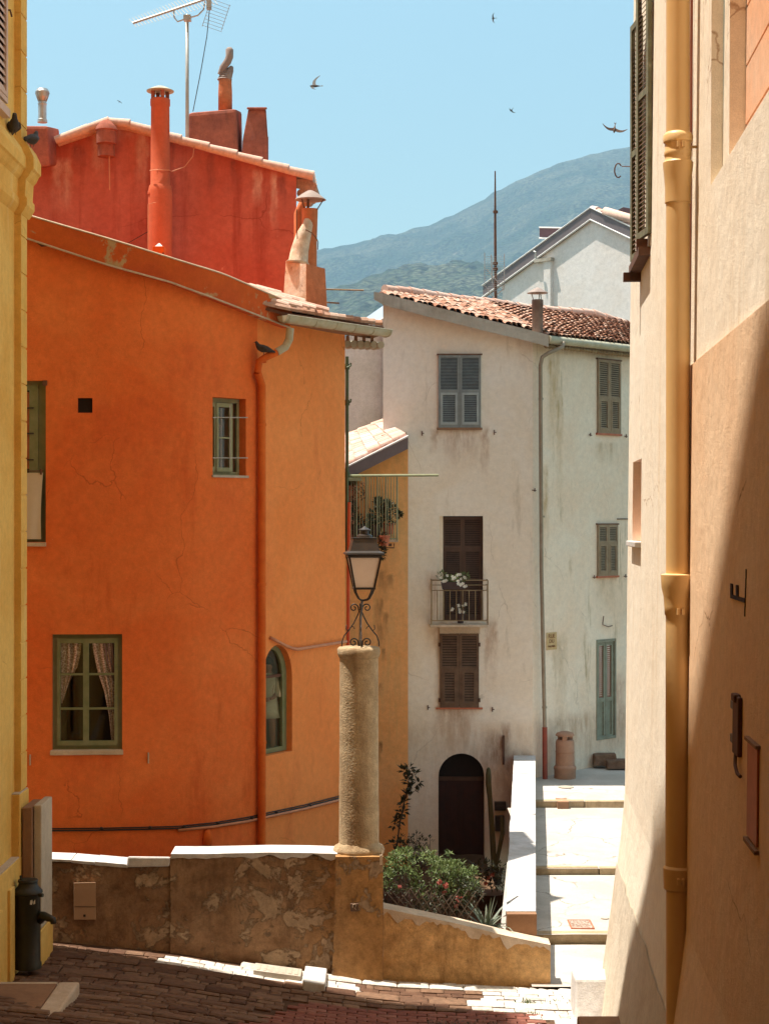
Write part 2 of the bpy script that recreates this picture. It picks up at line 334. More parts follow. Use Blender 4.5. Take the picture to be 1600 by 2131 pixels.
M['towel'] = paint('cream_cloth', lin(.62, .52, .40), lin(.54, .44, .33), .95, scale=2)
def lace():
    t = NT('lace_curtain')
    v = t.n('ShaderNodeTexVoronoi', feature='DISTANCE_TO_EDGE'); v.inputs['Scale'].default_value = 26; t.l(t.geo.outputs['Position'], v.inputs['Vector'])
    c = t.mix(t.ramp(v.outputs['Distance'], [(.02, 0.), (.09, 1.)]), lin(.86, .68, .60), lin(.42, .26, .21))
    return t.done(c, .95)
M['lace'] = lace()
M['greypur'] = paint('plum_curtain', lin(.26, .16, .15), lin(.20, .12, .11), .95)
M['linen'] = paint('ivory_cotton', lin(.74, .64, .44), lin(.62, .52, .34), .95, scale=12)
M['skin'] = paint('skin', lin(.42, .19, .10), lin(.38, .16, .09), .6, bump=.02)
M['hair'] = paint('dark_hair', lin(.04, .022, .015), lin(.03, .018, .012), .7)
M['meter'] = paint('beige_plastic', lin(.52, .33, .21), lin(.46, .29, .18), .6, scale=3)
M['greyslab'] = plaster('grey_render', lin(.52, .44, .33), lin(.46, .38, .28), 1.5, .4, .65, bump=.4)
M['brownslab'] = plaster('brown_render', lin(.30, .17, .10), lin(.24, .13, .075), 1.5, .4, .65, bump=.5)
M['bin'] = plaster('pink_concrete_bin', lin(.42, .24, .16), lin(.36, .20, .13), 3, .4, .65, bump=.4, fine=120)
M['terracotta'] = paint('terracotta', lin(.48, .14, .06), lin(.40, .11, .05), .8)
M['darkpot'] = paint('dark_pot', lin(.07, .045, .045), lin(.05, .03, .03), .6)
M['bark'] = paint('bark', lin(.12, .075, .045), lin(.07, .045, .03), .9, bump=.6)
M['leaf'] = island('shrub_leaves', [lin(.07, .11, .025), lin(.12, .17, .045), lin(.20, .25, .09), lin(.055, .085, .02)], .5, .1, 20, .4, .25)
M['leafdark'] = island('dark_leaves', [lin(.025, .030, .010), lin(.045, .045, .016), lin(.060, .055, .020)], .5, .1, 20, .4, .15)
M['agave'] = island('agave_leaves', [lin(.14, .17, .12), lin(.20, .22, .16), lin(.10, .13, .08)], .5, .1, 20, .4, .1)
M['cactus'] = paint('cactus_skin', lin(.085, .075, .028), lin(.06, .055, .022), .7, bump=.3)
M['rose'] = island('pink_petals', [lin(.55, .16, .13), lin(.62, .26, .21), lin(.45, .08, .07)], .7, .1, 20, .2, .3)
M['wflower'] = island('white_petals', [lin(.82, .80, .74), lin(.74, .72, .62), lin(.85, .84, .80)], .7, .05, 20, .2, .3)
M['feather'] = paint('dark_plumage', lin(.035, .028, .025), lin(.06, .05, .045), .7)
M['featherbr'] = paint('brown_plumage', lin(.10, .055, .04), lin(.16, .09, .06), .7)
M['wood'] = paint('trellis_wood', lin(.20, .16, .13), lin(.14, .10, .08), .85)
M['redplaque'] = paint('enamel_plaque', lin(.52, .16, .08), lin(.40, .12, .06), .5, scale=9)
M['signplate'] = plaster('street_sign_panel', lin(.62, .44, .24), lin(.56, .37, .18), 5, .4, .6, bump=.2)
M['signink'] = paint('faded_brown_lettering', lin(.20, .09, .03), lin(.26, .12, .05), .9)
M['blackink'] = paint('black_lettering', lin(.03, .015, .01), lin(.05, .025, .02), .9)
M['postcardwhite'] = paint('white_sticker', lin(.7, .66, .58), lin(.6, .55, .48), .7)
M['redflue'] = plaster('red_flue_plaster', lin(.56, .13, .06), lin(.50, .11, .05), 1.6, .4, .65, spots=lin(.62, .36, .24), spk=(.68, .74), spscale=3, bump=.3)
M['brickred'] = plaster('red_chimney', lin(.42, .13, .08), lin(.30, .10, .07), 1.6, .4, .65, streak=lin(.16, .07, .05), sk=(.50, .70), spots=lin(.50, .32, .24), spk=(.66, .72), spscale=3, bump=.7, fine=50, mott=.25)
M['chimorange'] = plaster('orange_chimney', lin(.58, .20, .09), lin(.50, .16, .07), 1.6, .4, .65, spots=lin(.62, .48, .36), spk=(.62, .70), spscale=2.2, bump=.6, fine=50, mott=.2)
M['chimwhite'] = plaster('limewashed_chimney', lin(.70, .58, .46), lin(.58, .38, .25), 2.6, .4, .6, spots=lin(.30, .17, .10), spk=(.60, .68), spscale=5, bump=.8, fine=50, mott=.25)
M['chimpale'] = paint('grey_flue', lin(.34, .26, .22), lin(.22, .16, .14), .7)

cracks(M['cream'], lin(.40, .24, .13)); cracks(M['peach'], lin(.30, .13, .06)); cracks(M['orange'], lin(.34, .05, .015), .7, .003, .6); cracks(M['orange_right'], lin(.45, .12, .03), .6, .003, .6)
cracks(M['white'], lin(.42, .33, .25), .5, .004, .45); cracks(M['white_side'], lin(.40, .30, .22), .6, .004, .45); cracks(M['red'], lin(.20, .03, .02), .6, .006, .6); cracks(M['yellow'], lin(.4, .2, .05), .8, .004, .6)
# ------------------------------------------------------------------ walls described by the photo column they stand on
class Wall:
    def __init__(s, plan):       # plan: (px, Y) left to right
        s.q = [((px - HX) * Y / F, Y) for px, Y in plan]
    def at(s, px):
        k = (px - HX) / F; best = None
        for i, ((x0, y0), (x1, y1)) in enumerate(zip(s.q, s.q[1:])):
            a0 = x0 - k * y0; a1 = x1 - k * y1
            if abs(a1 - a0) < 1e-9: continue
            t = -a0 / (a1 - a0)
            lo = -9 if i == 0 else -1e-6; hi = 9 if i == len(s.q) - 2 else 1 + 1e-6
            if lo <= t <= hi: return lerp(x0, x1, t), lerp(y0, y1, t)
        return s.q[-1]
    def Y(s, px): return s.at(px)[1]
    def nrm(s, px, e=1.0):
        x0, y0 = s.at(px - e); x1, y1 = s.at(px + e)
        d = Vector((x1 - x0, y1 - y0, 0)).normalized(); return Vector((d.y, -d.x, 0))
    def z(s, px, py): return (HY - py) * s.Y(px) / F
    def f(s, px, z, off=0.):
        x, y = s.at(px); return Vector((x, y, z)) + s.nrm(px) * off
    def pp(s, px, py, off=0.): return s.f(px, s.z(px, py), off)

def panel(m, f, u0, u1, v0, top, ops=(), du=40., dv=3.):
    us = {u0, u1}; vs = {v0}
    n = max(1, int(abs(u1 - u0) / du)); us |= {lerp(u0, u1, i / n) for i in range(n + 1)}
    for o in ops:
        us |= {o['u0'], o['u1']}; vs |= {o['v0'], o['v1']}
        if o.get('arch'):
            vs.add(o['v1'] - o['arch']); us |= {o['u0'] + (o['u1'] - o['u0']) * (1 - math.cos(math.pi * i / 16)) / 2 for i in range(17)}
    us = sorted(us); us = [a for i, a in enumerate(us) if i == 0 or a - us[i - 1] > 1e-6]
    vmax = max(vs); lowtop = min(top(a) for a in us)
    k = 1
    while v0 + k * dv < lowtop - .3:
        vs.add(v0 + k * dv); k += 1
    vs = sorted(v for v in vs if v < lowtop - 1e-4)
    def arch(o, u):
        c = (o['u0'] + o['u1']) / 2; a = (o['u1'] - o['u0']) / 2
        return o['v1'] - o['arch'] + o['arch'] * math.sqrt(max(0., 1 - ((u - c) / a) ** 2))
    for ua, ub in zip(us, us[1:]):
        for j, va in enumerate(vs):
            last = j == len(vs) - 1
            vb = None if last else vs[j + 1]
            um = (ua + ub) / 2; vm = va + 1e-3 if last else (va + vb) / 2
            hit = None
            for o in ops:
                if o['u0'] < um < o['u1'] and o['v0'] < vm < o['v1']: hit = o
            if hit is None:
                m.add([f(ua, va, 0), f(ub, va, 0), f(ub, top(ub) if last else vb, 0), f(ua, top(ua) if last else vb, 0)], [(0, 1, 2, 3)])
            elif hit.get('arch') and vm > hit['v1'] - hit['arch']:
                m.add([f(ua, arch(hit, ua), 0), f(ub, arch(hit, ub), 0), f(ub, vb, 0), f(ua, vb, 0)], [(0, 1, 2, 3)])
    for o in ops:
        d = -o.get('d', .2); a, b, c, e = o['u0'], o['u1'], o['v0'], o['v1']; sp = e - o.get('arch', 0)
        m.add([f(a, c, 0), f(b, c, 0), f(b, c, d), f(a, c, d)], [(0, 1, 2, 3)])
        for u in (a, b): m.add([f(u, c, 0), f(u, sp, 0), f(u, sp, d), f(u, c, d)], [(0, 1, 2, 3)])
        uu = [x for x in us if a - 1e-6 <= x <= b + 1e-6]
        for ua, ub in zip(uu, uu[1:]):
            za, zb = (arch(o, ua), arch(o, ub)) if o.get('arch') else (e, e)
            m.add([f(ua, za, 0), f(ub, zb, 0), f(ub, zb, d), f(ua, za, d)], [(0, 1, 2, 3)])
def shell(m, f, u0, u1, v0, top, back, nu=8):
    """side, rear and top faces that make a house a volume"""
    b = Vector(back)
    us = [lerp(u0, u1, i / nu) for i in range(nu + 1)]
    for u in (u0, u1):
        m.add([f(u, v0, 0), f(u, top(u), 0), f(u, top(u), 0) + b, f(u, v0, 0) + b], [(0, 1, 2, 3)])
    for ua, ub in zip(us, us[1:]):
        m.add([f(ua, top(ua), 0), f(ub, top(ub), 0), f(ub, top(ub), 0) + b, f(ua, top(ua), 0) + b], [(0, 1, 2, 3)])
        m.add([f(ua, v0, 0) + b, f(ub, v0, 0) + b, f(ub, top(ub), 0) + b, f(ua, top(ua), 0) + b], [(0, 1, 2, 3)])
def frame(m, f, u0, u1, v0, v1, wu, wv, o0, o1, us=(), vs=(), bu=None, bv=None):
    m.fbox(f, u0, u0 + wu, v0, v1, o0, o1); m.fbox(f, u1 - wu, u1, v0, v1, o0, o1)
    m.fbox(f, u0 + wu, u1 - wu, v0, v0 + wv, o0, o1); m.fbox(f, u0 + wu, u1 - wu, v1 - wv, v1, o0, o1)
    bu = bu or wu; bv = bv or wv
    for u in us: m.fbox(f, u - bu / 2, u + bu / 2, v0 + wv, v1 - wv, o0 + .002, o1 - .002)
    for v in vs: m.fbox(f, u0 + wu, u1 - wu, v - bv / 2, v + bv / 2, o0 + .004, o1 - .004)
def slats(m, f, u0, u1, v0, v1, n, o0, o1, th=.006):
    h = (v1 - v0) / n
    for i in range(n):
        a = v0 + i * h; b = a + h * .72
        m.hexa([f(u0, a, o1 - th), f(u1, a, o1 - th), f(u1, a, o1), f(u0, a, o1), f(u0, b, o0), f(u1, b, o0), f(u1, b, o0 + th), f(u0, b, o0 + th)])
def shutter_leaf(parent, f, u0, u1, v0, v1, o, mat, wu, mid=.52, n=(14, 12), lowmat=None, inset=.15, slatmat=None):
    """louvred shutter leaf: stiles and rails, upper louvres, framed lower louvres"""
    m = MB(); wv = .06; vm = lerp(v0, v1, 1 - mid)
    frame(m, f, u0, u1, v0, v1, wu, wv, o, o + .035); m.fbox(f, u0 + wu, u1 - wu, vm - wv / 2, vm + wv / 2, o + .001, o + .034)
    leaf = m.build('shutter', mat, parent)
    bk = MB(); bk.fbox(f, u0 + wu * .5, u1 - wu * .5, v0 + .03, v1 - .03, o - .012, o - .004); bk.build('dark_backing', M['room'], leaf)
    s = MB(); slats(s, f, u0 + wu, u1 - wu, vm + wv / 2, v1 - wv, n[0], o + .004, o + .03)
    du = (u1 - u0) * inset
    fr = MB(); frame(fr, f, u0 + wu, u1 - wu, v0 + wv, vm - wv / 2, du * .55, .05, o + .006, o + .045)
    slats(s, f, u0 + wu + du * .55, u1 - wu - du * .55, v0 + wv + .05, vm - wv / 2 - .05, n[1], o + .010, o + .036)
    s.build('slats', slatmat or mat, leaf); fr.build('lower_panel', lowmat or mat, leaf)
    return leaf
def tiles(m, A, B, C, Dd, nu, nv, r, jit=.012, over=.25, n=5, lift=.02):
    A, B, C, Dd = map(Vector, (A, B, C, Dd))
    def q(u, v): return A.lerp(B, u).lerp(Dd.lerp(C, u), v)
    nn = (B - A).cross(Dd - A).normalized()
    if nn.z < 0: nn = -nn
    for i in range(nu):
        for j in range(nv):
            u = (i + .5) / nu; v0 = j / nv; v1 = min(1.0, (j + 1 + over) / nv)
            p0 = q(u, v0); p1 = q(u, v1); ax = (p1 - p0).normalized(); sd = ax.cross(nn).normalized()
            jx = R.uniform(-jit, jit); p0 = p0 + sd * jx + nn * (lift + R.uniform(0, jit)); p1 = p1 + sd * (jx * .5)
            vs = []
            for p, rr in ((p0, r), (p1, r * .84)):
                for kk in range(n + 1):
                    a = math.pi * kk / n
                    vs.append(p + sd * rr * math.cos(a) + nn * rr * .75 * math.sin(a))
            for p, rr in ((p0, r * .84),):
                for kk in range(n + 1):
                    a = math.pi * kk / n
                    vs.append(p + ax * .0 + sd * rr * math.cos(a) + nn * rr * .72 * math.sin(a))
            k = n + 1
            m.add(vs, [(a, a + 1, a + 1 + k, a + k) for a in range(n)] + [(a + 2 * k, a + 1 + 2 * k, a + 1, a) for a in range(n)])
def slab(m, A, B, C, Dd, th):
    t = Vector((0, 0, -th)); m.hexa([Vector(A) + t, Vector(B) + t, Vector(C) + t, Vector(Dd) + t, A, B, C, Dd])
def arc(c, r, a0, a1, n, ux, uy):
    return [Vector(c) + (Vector(ux) * math.cos(lerp(a0, a1, i / n)) + Vector(uy) * math.sin(lerp(a0, a1, i / n))) * r for i in range(n + 1)]
def foliage(m, centres, n, L, W, up=.3):
    for c, rr in centres:
        for _ in range(n):
            d = Vector((R.gauss(0, 1), R.gauss(0, 1), R.gauss(0, 1))).normalized()
            p = Vector(c) + Vector((d.x * rr[0], d.y * rr[1], d.z * rr[2])) * (R.random() ** .45)
            dd = (d + Vector((0, 0, up)) + Vector((R.gauss(0, .4), R.gauss(0, .4), R.gauss(0, .4))))
            m.leaf(p, dd, Vector((R.gauss(0, .5), R.gauss(0, .5), 1)), L * R.uniform(.7, 1.25), W * R.uniform(.7, 1.2))
def cleanpoly(c, n, r, rg): return [c + Vector((math.cos(2 * math.pi * i / n) * r, 0, math.sin(2 * math.pi * i / n) * r)) for i in range(n)]
exec_parts = True

# ------------------------------------------------------------------ the setting: terrain, hills, street, alley, garden
def struct(mb, name, mat, **k): return tag(mb.build(name, mat, **k), kind='structure')
def G(X, Y):                                 # height of the street under the camera's eye
    b = interp(X, [(-6, -5.40), (-4.2, -5.46), (-2.75, -5.60), (-1.4, -5.80), (0, -5.97), (2.1, -6.05), (6, -6.12)])
    s = .12 if Y > 16 else .2
    return b + (0 if Y > 20.3 else (.12 * (20.3 - Y) if Y > 16 else .12 * 4.3 + .2 * (16 - Y)))
def PY(Y):                                   # height of the alley beyond
    return interp(Y, [(22, -6.0), (24.2, -6.0), (24.2001, -5.86), (28, -5.80), (28.001, -5.70), (33.5, -5.62), (33.501, -5.50), (37, -5.40), (44, -5.3)])
def terrain_mat():
    t = NT('terrain'); c = t.mix(t.ramp(t.noise(.05, 8, .7), [(.4, 0.), (.6, 1.)]), lin(.06, .07, .03), lin(.13, .11, .07)); return t.done(c, .95)
m = MB(); n = 26
for i in range(n):
    for j in range(n):
        x0 = -3600 + 7200 * i / n; x1 = -3600 + 7200 * (i + 1) / n; y0 = -900 + 5000 * j / n; y1 = -900 + 5000 * (j + 1) / n
        m.add([(x0, y0, -9), (x1, y0, -9), (x1, y1, -9), (x0, y1, -9)], [(0, 1, 2, 3)])
struct(m, 'terrain', terrain_mat())
def hill_mat():
    t = NT('wooded_hillside')
    c = t.mix(t.ramp(t.noise(.010, 10, .72), [(.44, 0.), (.60, 1.)]), lin(.026, .042, .020), lin(.085, .088, .052))
    v = t.n('ShaderNodeTexVoronoi'); v.inputs['Scale'].default_value = .17; t.l(t.geo.outputs['Position'], v.inputs['Vector'])
    c = t.mix(1., c, t.ramp(v.outputs['Distance'], [(.0, 1.8), (.7, .35)]), 'MULTIPLY')
    c = t.mix(t.ramp(t.noise(.03, 8, .8), [(.64, 0.), (.72, .8)]), c, lin(.22, .19, .14))
    return t.done(c, .95, t.bump(v.outputs['Distance'], .8, 4.))
ridge = [(-900, 640), (0, 640), (500, 560), (660, 516), (800, 487), (900, 462), (950, 437), (1000, 413), (1050, 385), (1085, 366), (1120, 352), (1160, 335), (1200, 324), (1250, 311), (1310, 299), (1500, 262), (2000, 200), (2600, 300)]
hump = [(-900, 720), (300, 690), (650, 610), (740, 578), (800, 557), (870, 543), (950, 537), (1020, 540), (1150, 560), (1400, 600), (2600, 640)]
def hills(name, prof, Y0, Y1, noiseamp, seed):
    m = MB(); nu, nv = 210, 46; vs = []
    for j in range(nv):
        t = j / (nv - 1); Yd = lerp(Y0, Y1 * 1.25, t); tt = (Yd - Y0) / (Y1 - Y0)
        for i in range(nu):
            px = lerp(-900, 2600, i / (nu - 1)); X = (px - HX) * Yd / F
            top = Z(interp(px, prof), Y1)
            h = top * (min(1, tt) ** .8 if tt <= 1 else 1 - (tt - 1) * 1.5)
            nz = mnoise.fractal(Vector((X / 190, Yd / 190, seed)), .9, 2.1, 6) * noiseamp * min(1, tt * 2.5) * (.06 if abs(tt - 1) < .08 else 1)
            nz += abs(mnoise.noise(Vector((X / 13, Yd / 13, seed)))) * 9 * min(1, tt * 3)
            vs.append((X, Yd, lerp(-12, h, min(1, tt * 6)) + nz - (6 if tt <= 1 else 0)))
    m.add(vs, [(j * nu + i, j * nu + i + 1, (j + 1) * nu + i + 1, (j + 1) * nu + i) for j in range(nv - 1) for i in range(nu - 1)])
    return struct(m, name, HM, smooth=False)
HM = hill_mat()
hills('hills', ridge, 1500, 3000, 24, 3.1)
hills('foothills', hump, 700, 1500, 14, 9.4)

def paving_base_mat():
    t = NT('street_mortar')
    c = t.mix(t.ramp(t.noise(1.6, 7, .65), [(.4, 0.), (.62, 1.)]), lin(.09, .048, .03), lin(.15, .085, .055))
    c = t.mix(1., c, t.ramp(t.noise(25, 5, .8), [(.3, .7), (.7, 1.25)]), 'MULTIPLY')
    return t.done(c, .95, t.bump(t.noise(22, 6, .7), .9, .02), spec=.1)
def grid_sheet(x0, x1, y0, y1, dx, dy, h, skip=None):
    m = MB(); nx = int(round((x1 - x0) / dx)); ny = int(round((y1 - y0) / dy)); vs = []
    for j in range(ny + 1):
        for i in range(nx + 1):
            x = lerp(x0, x1, i / nx); y = lerp(y0, y1, j / ny); vs.append((x, y, h(x, y)))
    m.add(vs, [(j * (nx + 1) + i, j * (nx + 1) + i + 1, (j + 1) * (nx + 1) + i + 1, (j + 1) * (nx + 1) + i) for j in range(ny) for i in range(nx)])
    return m
PB = paving_base_mat()
struct(grid_sheet(-5, 4.5, -26, 22.4, .25, .2, lambda x, y: G(x, y) - .012 + .01 * mnoise.noise(Vector((x * 3, y * 3, 0)))), 'street', PB)
# rows of worn stones laid across the street, and the brick field among them
stone = island('street_stones', [lin(.095, .045, .026), lin(.14, .072, .042), lin(.20, .115, .07), lin(.115, .058, .034)], .8, .8, 26, .25, mott=.35)
brick = island('street_bricks', [lin(.19, .065, .045), lin(.23, .082, .055), lin(.17, .055, .038), lin(.24, .10, .07)], .8, .8, 30, .25, mott=.3)
def inred(x, y): return -1.0 + (20.9 - y) * -.35 < x < 1.75 and y < 20.75 + .25 * (x) * .3
ms, mbk, mp = MB(), MB(), MB()
def cobble(m, x0, x1, y0, y1, h, tilt=.012):
    e = min(.025, (x1 - x0) * .18); tz = [R.uniform(-tilt, tilt) for _ in range(4)]
    c = [(x0, y0), (x1, y0), (x1, y1), (x0, y1)]; ci = [(x0 + e, y0 + e), (x1 - e, y0 + e), (x1 - e, y1 - e), (x0 + e, y1 - e)]
    g = [G(a, b) for a, b in c]
    m.add([(a, b, g[k] - .03) for k, (a, b) in enumerate(c)] + [(a, b, g[k] + h * .55) for k, (a, b) in enumerate(c)] + [(a, b, g[k] + h + tz[k]) for k, (a, b) in enumerate(ci)] + [((x0 + x1) / 2, (y0 + y1) / 2, sum(g) / 4 + h * 1.25)],
          [(0, 1, 5, 4), (1, 2, 6, 5), (2, 3, 7, 6), (3, 0, 4, 7), (4, 5, 9, 8), (5, 6, 10, 9), (6, 7, 11, 10), (7, 4, 8, 11), (8, 9, 12), (9, 10, 12), (10, 11, 12), (11, 8, 12)])
y = 16.6; row = 0
while y < 22.15:
    dy = R.uniform(.10, .17) if row % 4 else .24; x = -4.45 + R.random() * .2
    while x < 2.75:
        dx = R.uniform(.10, .30) if row % 4 else R.uniform(.35, .7); yo = -.045 * x + .03 * math.sin(x * 1.7 + row)
        if x + dx < 2.8 and not inred(x + dx / 2, y + yo) and not (y + yo + dy > 22.15):
            cobble(mp if (x + dx / 2 > 1.2 or (y + yo > 21.33 and x > -2.95 and x < -.45) or y + yo > 21.75) and x > -3.0 else ms, x, x + dx - .010, y + yo, y + yo + dy - .012, R.uniform(.010, .028) if row % 4 else R.uniform(.026, .036), .006 if row % 4 else .003)  # paler stones where the sun falls: sunlight put into their colour
        x += dx
    y += dy; row += 1
y = 16.6; row = 0
while y < 21:
    x = -2.6 + (row % 2) * .12
    while x < 1.9:
        yo = -.045 * x
        if inred(x, y + yo): cobble(mbk, x, x + .225, y + yo, y + yo + .105, .012 + .01 * R.random(), .003)
        x += .24
    y += .118; row += 1
struct(ms, 'street_stones', stone, loc=(0, 19, -6)); struct(mp, 'sunlight_tinted_paving', island('sunlight_tinted_stones', [lin(.50, .45, .40), lin(.56, .52, .47), lin(.62, .58, .53), lin(.52, .46, .40)], .85, .9, 30, .2, mott=.35), loc=(0, 21, -6)); struct(mbk, 'brick_paving', brick, loc=(0, 19, -6))

def alley_mat():
    t = NT('alley_concrete')
    c = t.mix(t.ramp(t.noise(.9, 6, .65), [(.4, 0.), (.65, 1.)]), lin(.46, .40, .345), lin(.58, .52, .465))
    v = t.n('ShaderNodeTexVoronoi', feature='DISTANCE_TO_EDGE'); v.inputs['Scale'].default_value = .8
    nz = t.n('ShaderNodeTexNoise'); nz.inputs['Scale'].default_value = 2.5; nz.inputs['Detail'].default_value = 6
    mx = t.mix(.35, t.geo.outputs['Position'], nz.outputs['Color']); t.l(t.geo.outputs['Position'], nz.inputs['Vector']); t.l(mx, v.inputs['Vector'])
    c = t.mix(t.math('MULTIPLY', t.ramp(t.noise(.9, 3), [(.44, 0.), (.55, 1.)]), t.ramp(v.outputs['Distance'], [(.0, .9), (.011, 0.)])), c, lin(.14, .10, .07))
    c = t.mix(1., c, t.ramp(t.noise(40, 5, .8), [(.3, .80), (.7, 1.12)]), 'MULTIPLY')
    c = t.mix(t.ramp(t.noise(2.2, 9, .75), [(.60, 0.), (.72, .6)]), c, lin(.30, .24, .18))
    return t.done(c, .9, t.bump(t.noise(30, 5, .7), .5, .008), spec=.15)
AM = alley_mat()
for (a, b) in ((22.0, 24.17), (24.2, 27.97), (28.0, 33.47), (33.5, 44)):
    m = grid_sheet(.0881 * a - .06 if a > 22.5 else 1.9, 7.5, a, b, .3, .3, lambda x, y: PY(min(max(y, a + .002), b - .002)) + .006 * mnoise.noise(Vector((x * 2, y * 2, 1))) - .0)
    struct(m, 'alley_path', AM)
stepm = plaster('step_stone', lin(.46, .35, .22), lin(.36, .26, .155), 2.2, .4, .65, streak=lin(.24, .16, .09), sk=(.55, .75), bump=.8, fine=50, mott=.2)
for Yr, zt, zb in ((24.17, -5.862, -6.05), (27.97, -5.70, -5.85), (33.47, -5.50, -5.68)):
    m = MB(); x = .0881 * Yr
    while x < 7:
        wd = R.uniform(.75, 1.2); j = R.uniform(-.02, .02)
        y0 = Yr + .06 * math.sin(x * .8) + j; m.box((x, y0, zb), (x + wd - .015, y0 + .16, zt + R.uniform(.0, .012) + .006))
        x += wd
    tag(m.build('stone_step', stepm, loc=(4, Yr, zb), bevel=.012), {24.17: 'beige stone step nearest the camera, with a dark drain notch at its right', 27.97: 'beige stone step halfway up the white alley', 33.47: 'farthest stone step in the alley, just below the concrete litter bin'}[Yr], 'step', 'low stone steps across the alley')
m = MB(); m.ball((4.07 - .65, 24.12, -5.97), .09, .02, .05)
tag(m.build('drain_hole', M['room'], loc=(3.42, 24.12, -5.97), smooth=True), 'small dark drain opening in the nearest stone step', 'drain')
soil = plaster('garden_soil', lin(.12, .075, .045), lin(.08, .05, .03), 1.5, .4, .6, bump=1.0, fine=20, mott=.3)
struct(grid_sheet(-3.8, 2.1, 22.55, 36.2, .25, .25, lambda x, y: interp(y, [(22, -5.75), (24.5, -5.95), (27, -6.7), (37, -7.1)]) + .04 * mnoise.noise(Vector((x * 2, y * 2, 4)))), 'garden_ground', soil)

# ------------------------------------------------------------------ yellow house, left edge
def LW(u, z, off=0.): return Vector((-4.54 + off, u, z))
yh = thing('yellow_house', (-4.54, 20.9, -5.5), 'yellow ochre house with stacked stone corner pilaster, cornice and plinth at the left edge', 'house')
ytop = lambda Y: interp(Y, [(-30, 28), (0, 27), (11.5, 23.9), (15.2, 21.7), (18.7, 21.2), (20.1, 19.4), (20.7, 15.4), (22.0, 14.6)])
m = MB(); panel(m, LW, -26, 20.96, -6.5, ytop, [dict(u0=19.0, u1=20.0, v0=4.9, v1=7.2, d=.2)], du=2, dv=4)
m.add([LW(21.3, -6.5), LW(21.3, ytop(21.3)), LW(21.3, ytop(21.3)) + Vector((-7, 0, 0)), LW(21.3, -6.5) + Vector((-7, 0, 0))], [(0, 1, 2, 3)])
yk = [-26, 0, 11.5, 15.2, 18.7, 20.1, 20.7, 21.3]
for a_, b_ in zip(yk, yk[1:]): m.add([LW(a_, ytop(a_)), LW(b_, ytop(b_)), LW(b_, ytop(b_)) + Vector((-7, 0, 0)), LW(a_, ytop(a_)) + Vector((-7, 0, 0))], [(0, 1, 2, 3)])
m.box((-11.5, 21.2, -6.6), (-4.64, 22.0, 14.6))
m.add([LW(-26, -6.5), LW(-26, ytop(-26)), LW(-26, ytop(-26)) + Vector((-7, 0, 0)), LW(-26, -6.5) + Vector((-7, 0, 0))], [(0, 1, 2, 3)])
ywall = m.build('wall', M['yellow'], yh)
m = MB(); m.box((-4.60, 20.96, -6.4), (-4.470, 21.29, 15.1)); z = -3.30
while z < 12:
    m.box((-4.59, 20.955, z), (-4.458, 21.3, z + .435)); z += .455
m.build('pilaster', M['yellow'], yh)
m = MB()
prof = [(0, 4.72), (.09, 4.60), (.15, 4.47), (.15, 4.33), (.125, 4.31), (.09, 4.24), (.055, 4.20), (.045, 4.00), (.068, 3.97), (.068, 3.89), (.03, 3.82), (0, 3.78)]
for (y0, y1, x0) in ((-26, 20.940, -4.545), (20.940, 21.40, -4.452)):
    poly = [(x0 + a, y0, z) for a, z in prof] + [(x0 - .1, y0, 3.78), (x0 - .1, y0, 4.78)]
    m.prism(poly, (0, y1 - y0, 0))
m.build('cornice', M['yellow'], yh)
m = MB()
m.box((-4.6, 20.79, -4.1), (-4.44, 21.33, -3.335)); m.box((-4.6, -8, -6.5), (-4.436, 21.33, -4.1))
m.box((-4.6, 20.1, -6.5), (-4.40, 20.35, -4.35)); m.box((-4.6, 19.3, -6.5), (-4.41, 19.75, -4.5))
m.build('plinth', M['yellow'], yh, bevel=.012)
m = MB(); m.box((-4.63, 20.80, -4.099), (-4.445, 20.95, -4.09)); m.box((-4.58, 20.80, -3.334), (-4.45, 21.31, -3.322)); m.box((-4.56, 12, -4.099), (-4.445, 20.78, -4.085))
m.build('plinth_capping', M['curb'], yh)
pinkw = paint('pinkish_white_paint', lin(.62, .46, .38), lin(.55, .38, .30), .7)
g = lambda u, z, o=0.: Vector((-4.54 + .05 + o, u, z))
shutter_leaf(yh, g, 19.35, 20.22, 4.95, 7.6, .0, pinkw, .06)
m = MB(); m.fbox(LW, 18.9, 20.32, 4.80, 4.90, 0, .09); m.build('window_sill', pinkw, yh)
m = MB(); m.tube([LW(20.35, 6.1, 0), LW(20.35, 6.1, .08), LW(20.35, 6.02, .1)], .012, 6); m.tube([LW(20.35, 6.2, .02), LW(20.35, 6.02, .02)], .012, 6)
m.build('shutter_catch', M['rustiron'], yh)
m = MB(); m.fbox(LW, 19.0, 20.0, 4.9, 7.2, -.22, -.19); m.build('dark_opening', M['room'], yh)

gp = thing('gate_pillar', (-4.3, 21.2, -5.4), 'grey rendered pillar with rounded top behind the cast iron fountain', 'pillar')
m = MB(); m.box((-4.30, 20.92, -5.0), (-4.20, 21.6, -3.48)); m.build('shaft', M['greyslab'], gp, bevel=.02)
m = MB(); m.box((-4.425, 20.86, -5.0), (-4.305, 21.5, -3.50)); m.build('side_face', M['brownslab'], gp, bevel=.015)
m = MB(); m.box((-4.43, 20.85, -5.6), (-4.195, 21.62, -5.01)); m.build('plinth', M['yellow'], gp, bevel=.012)

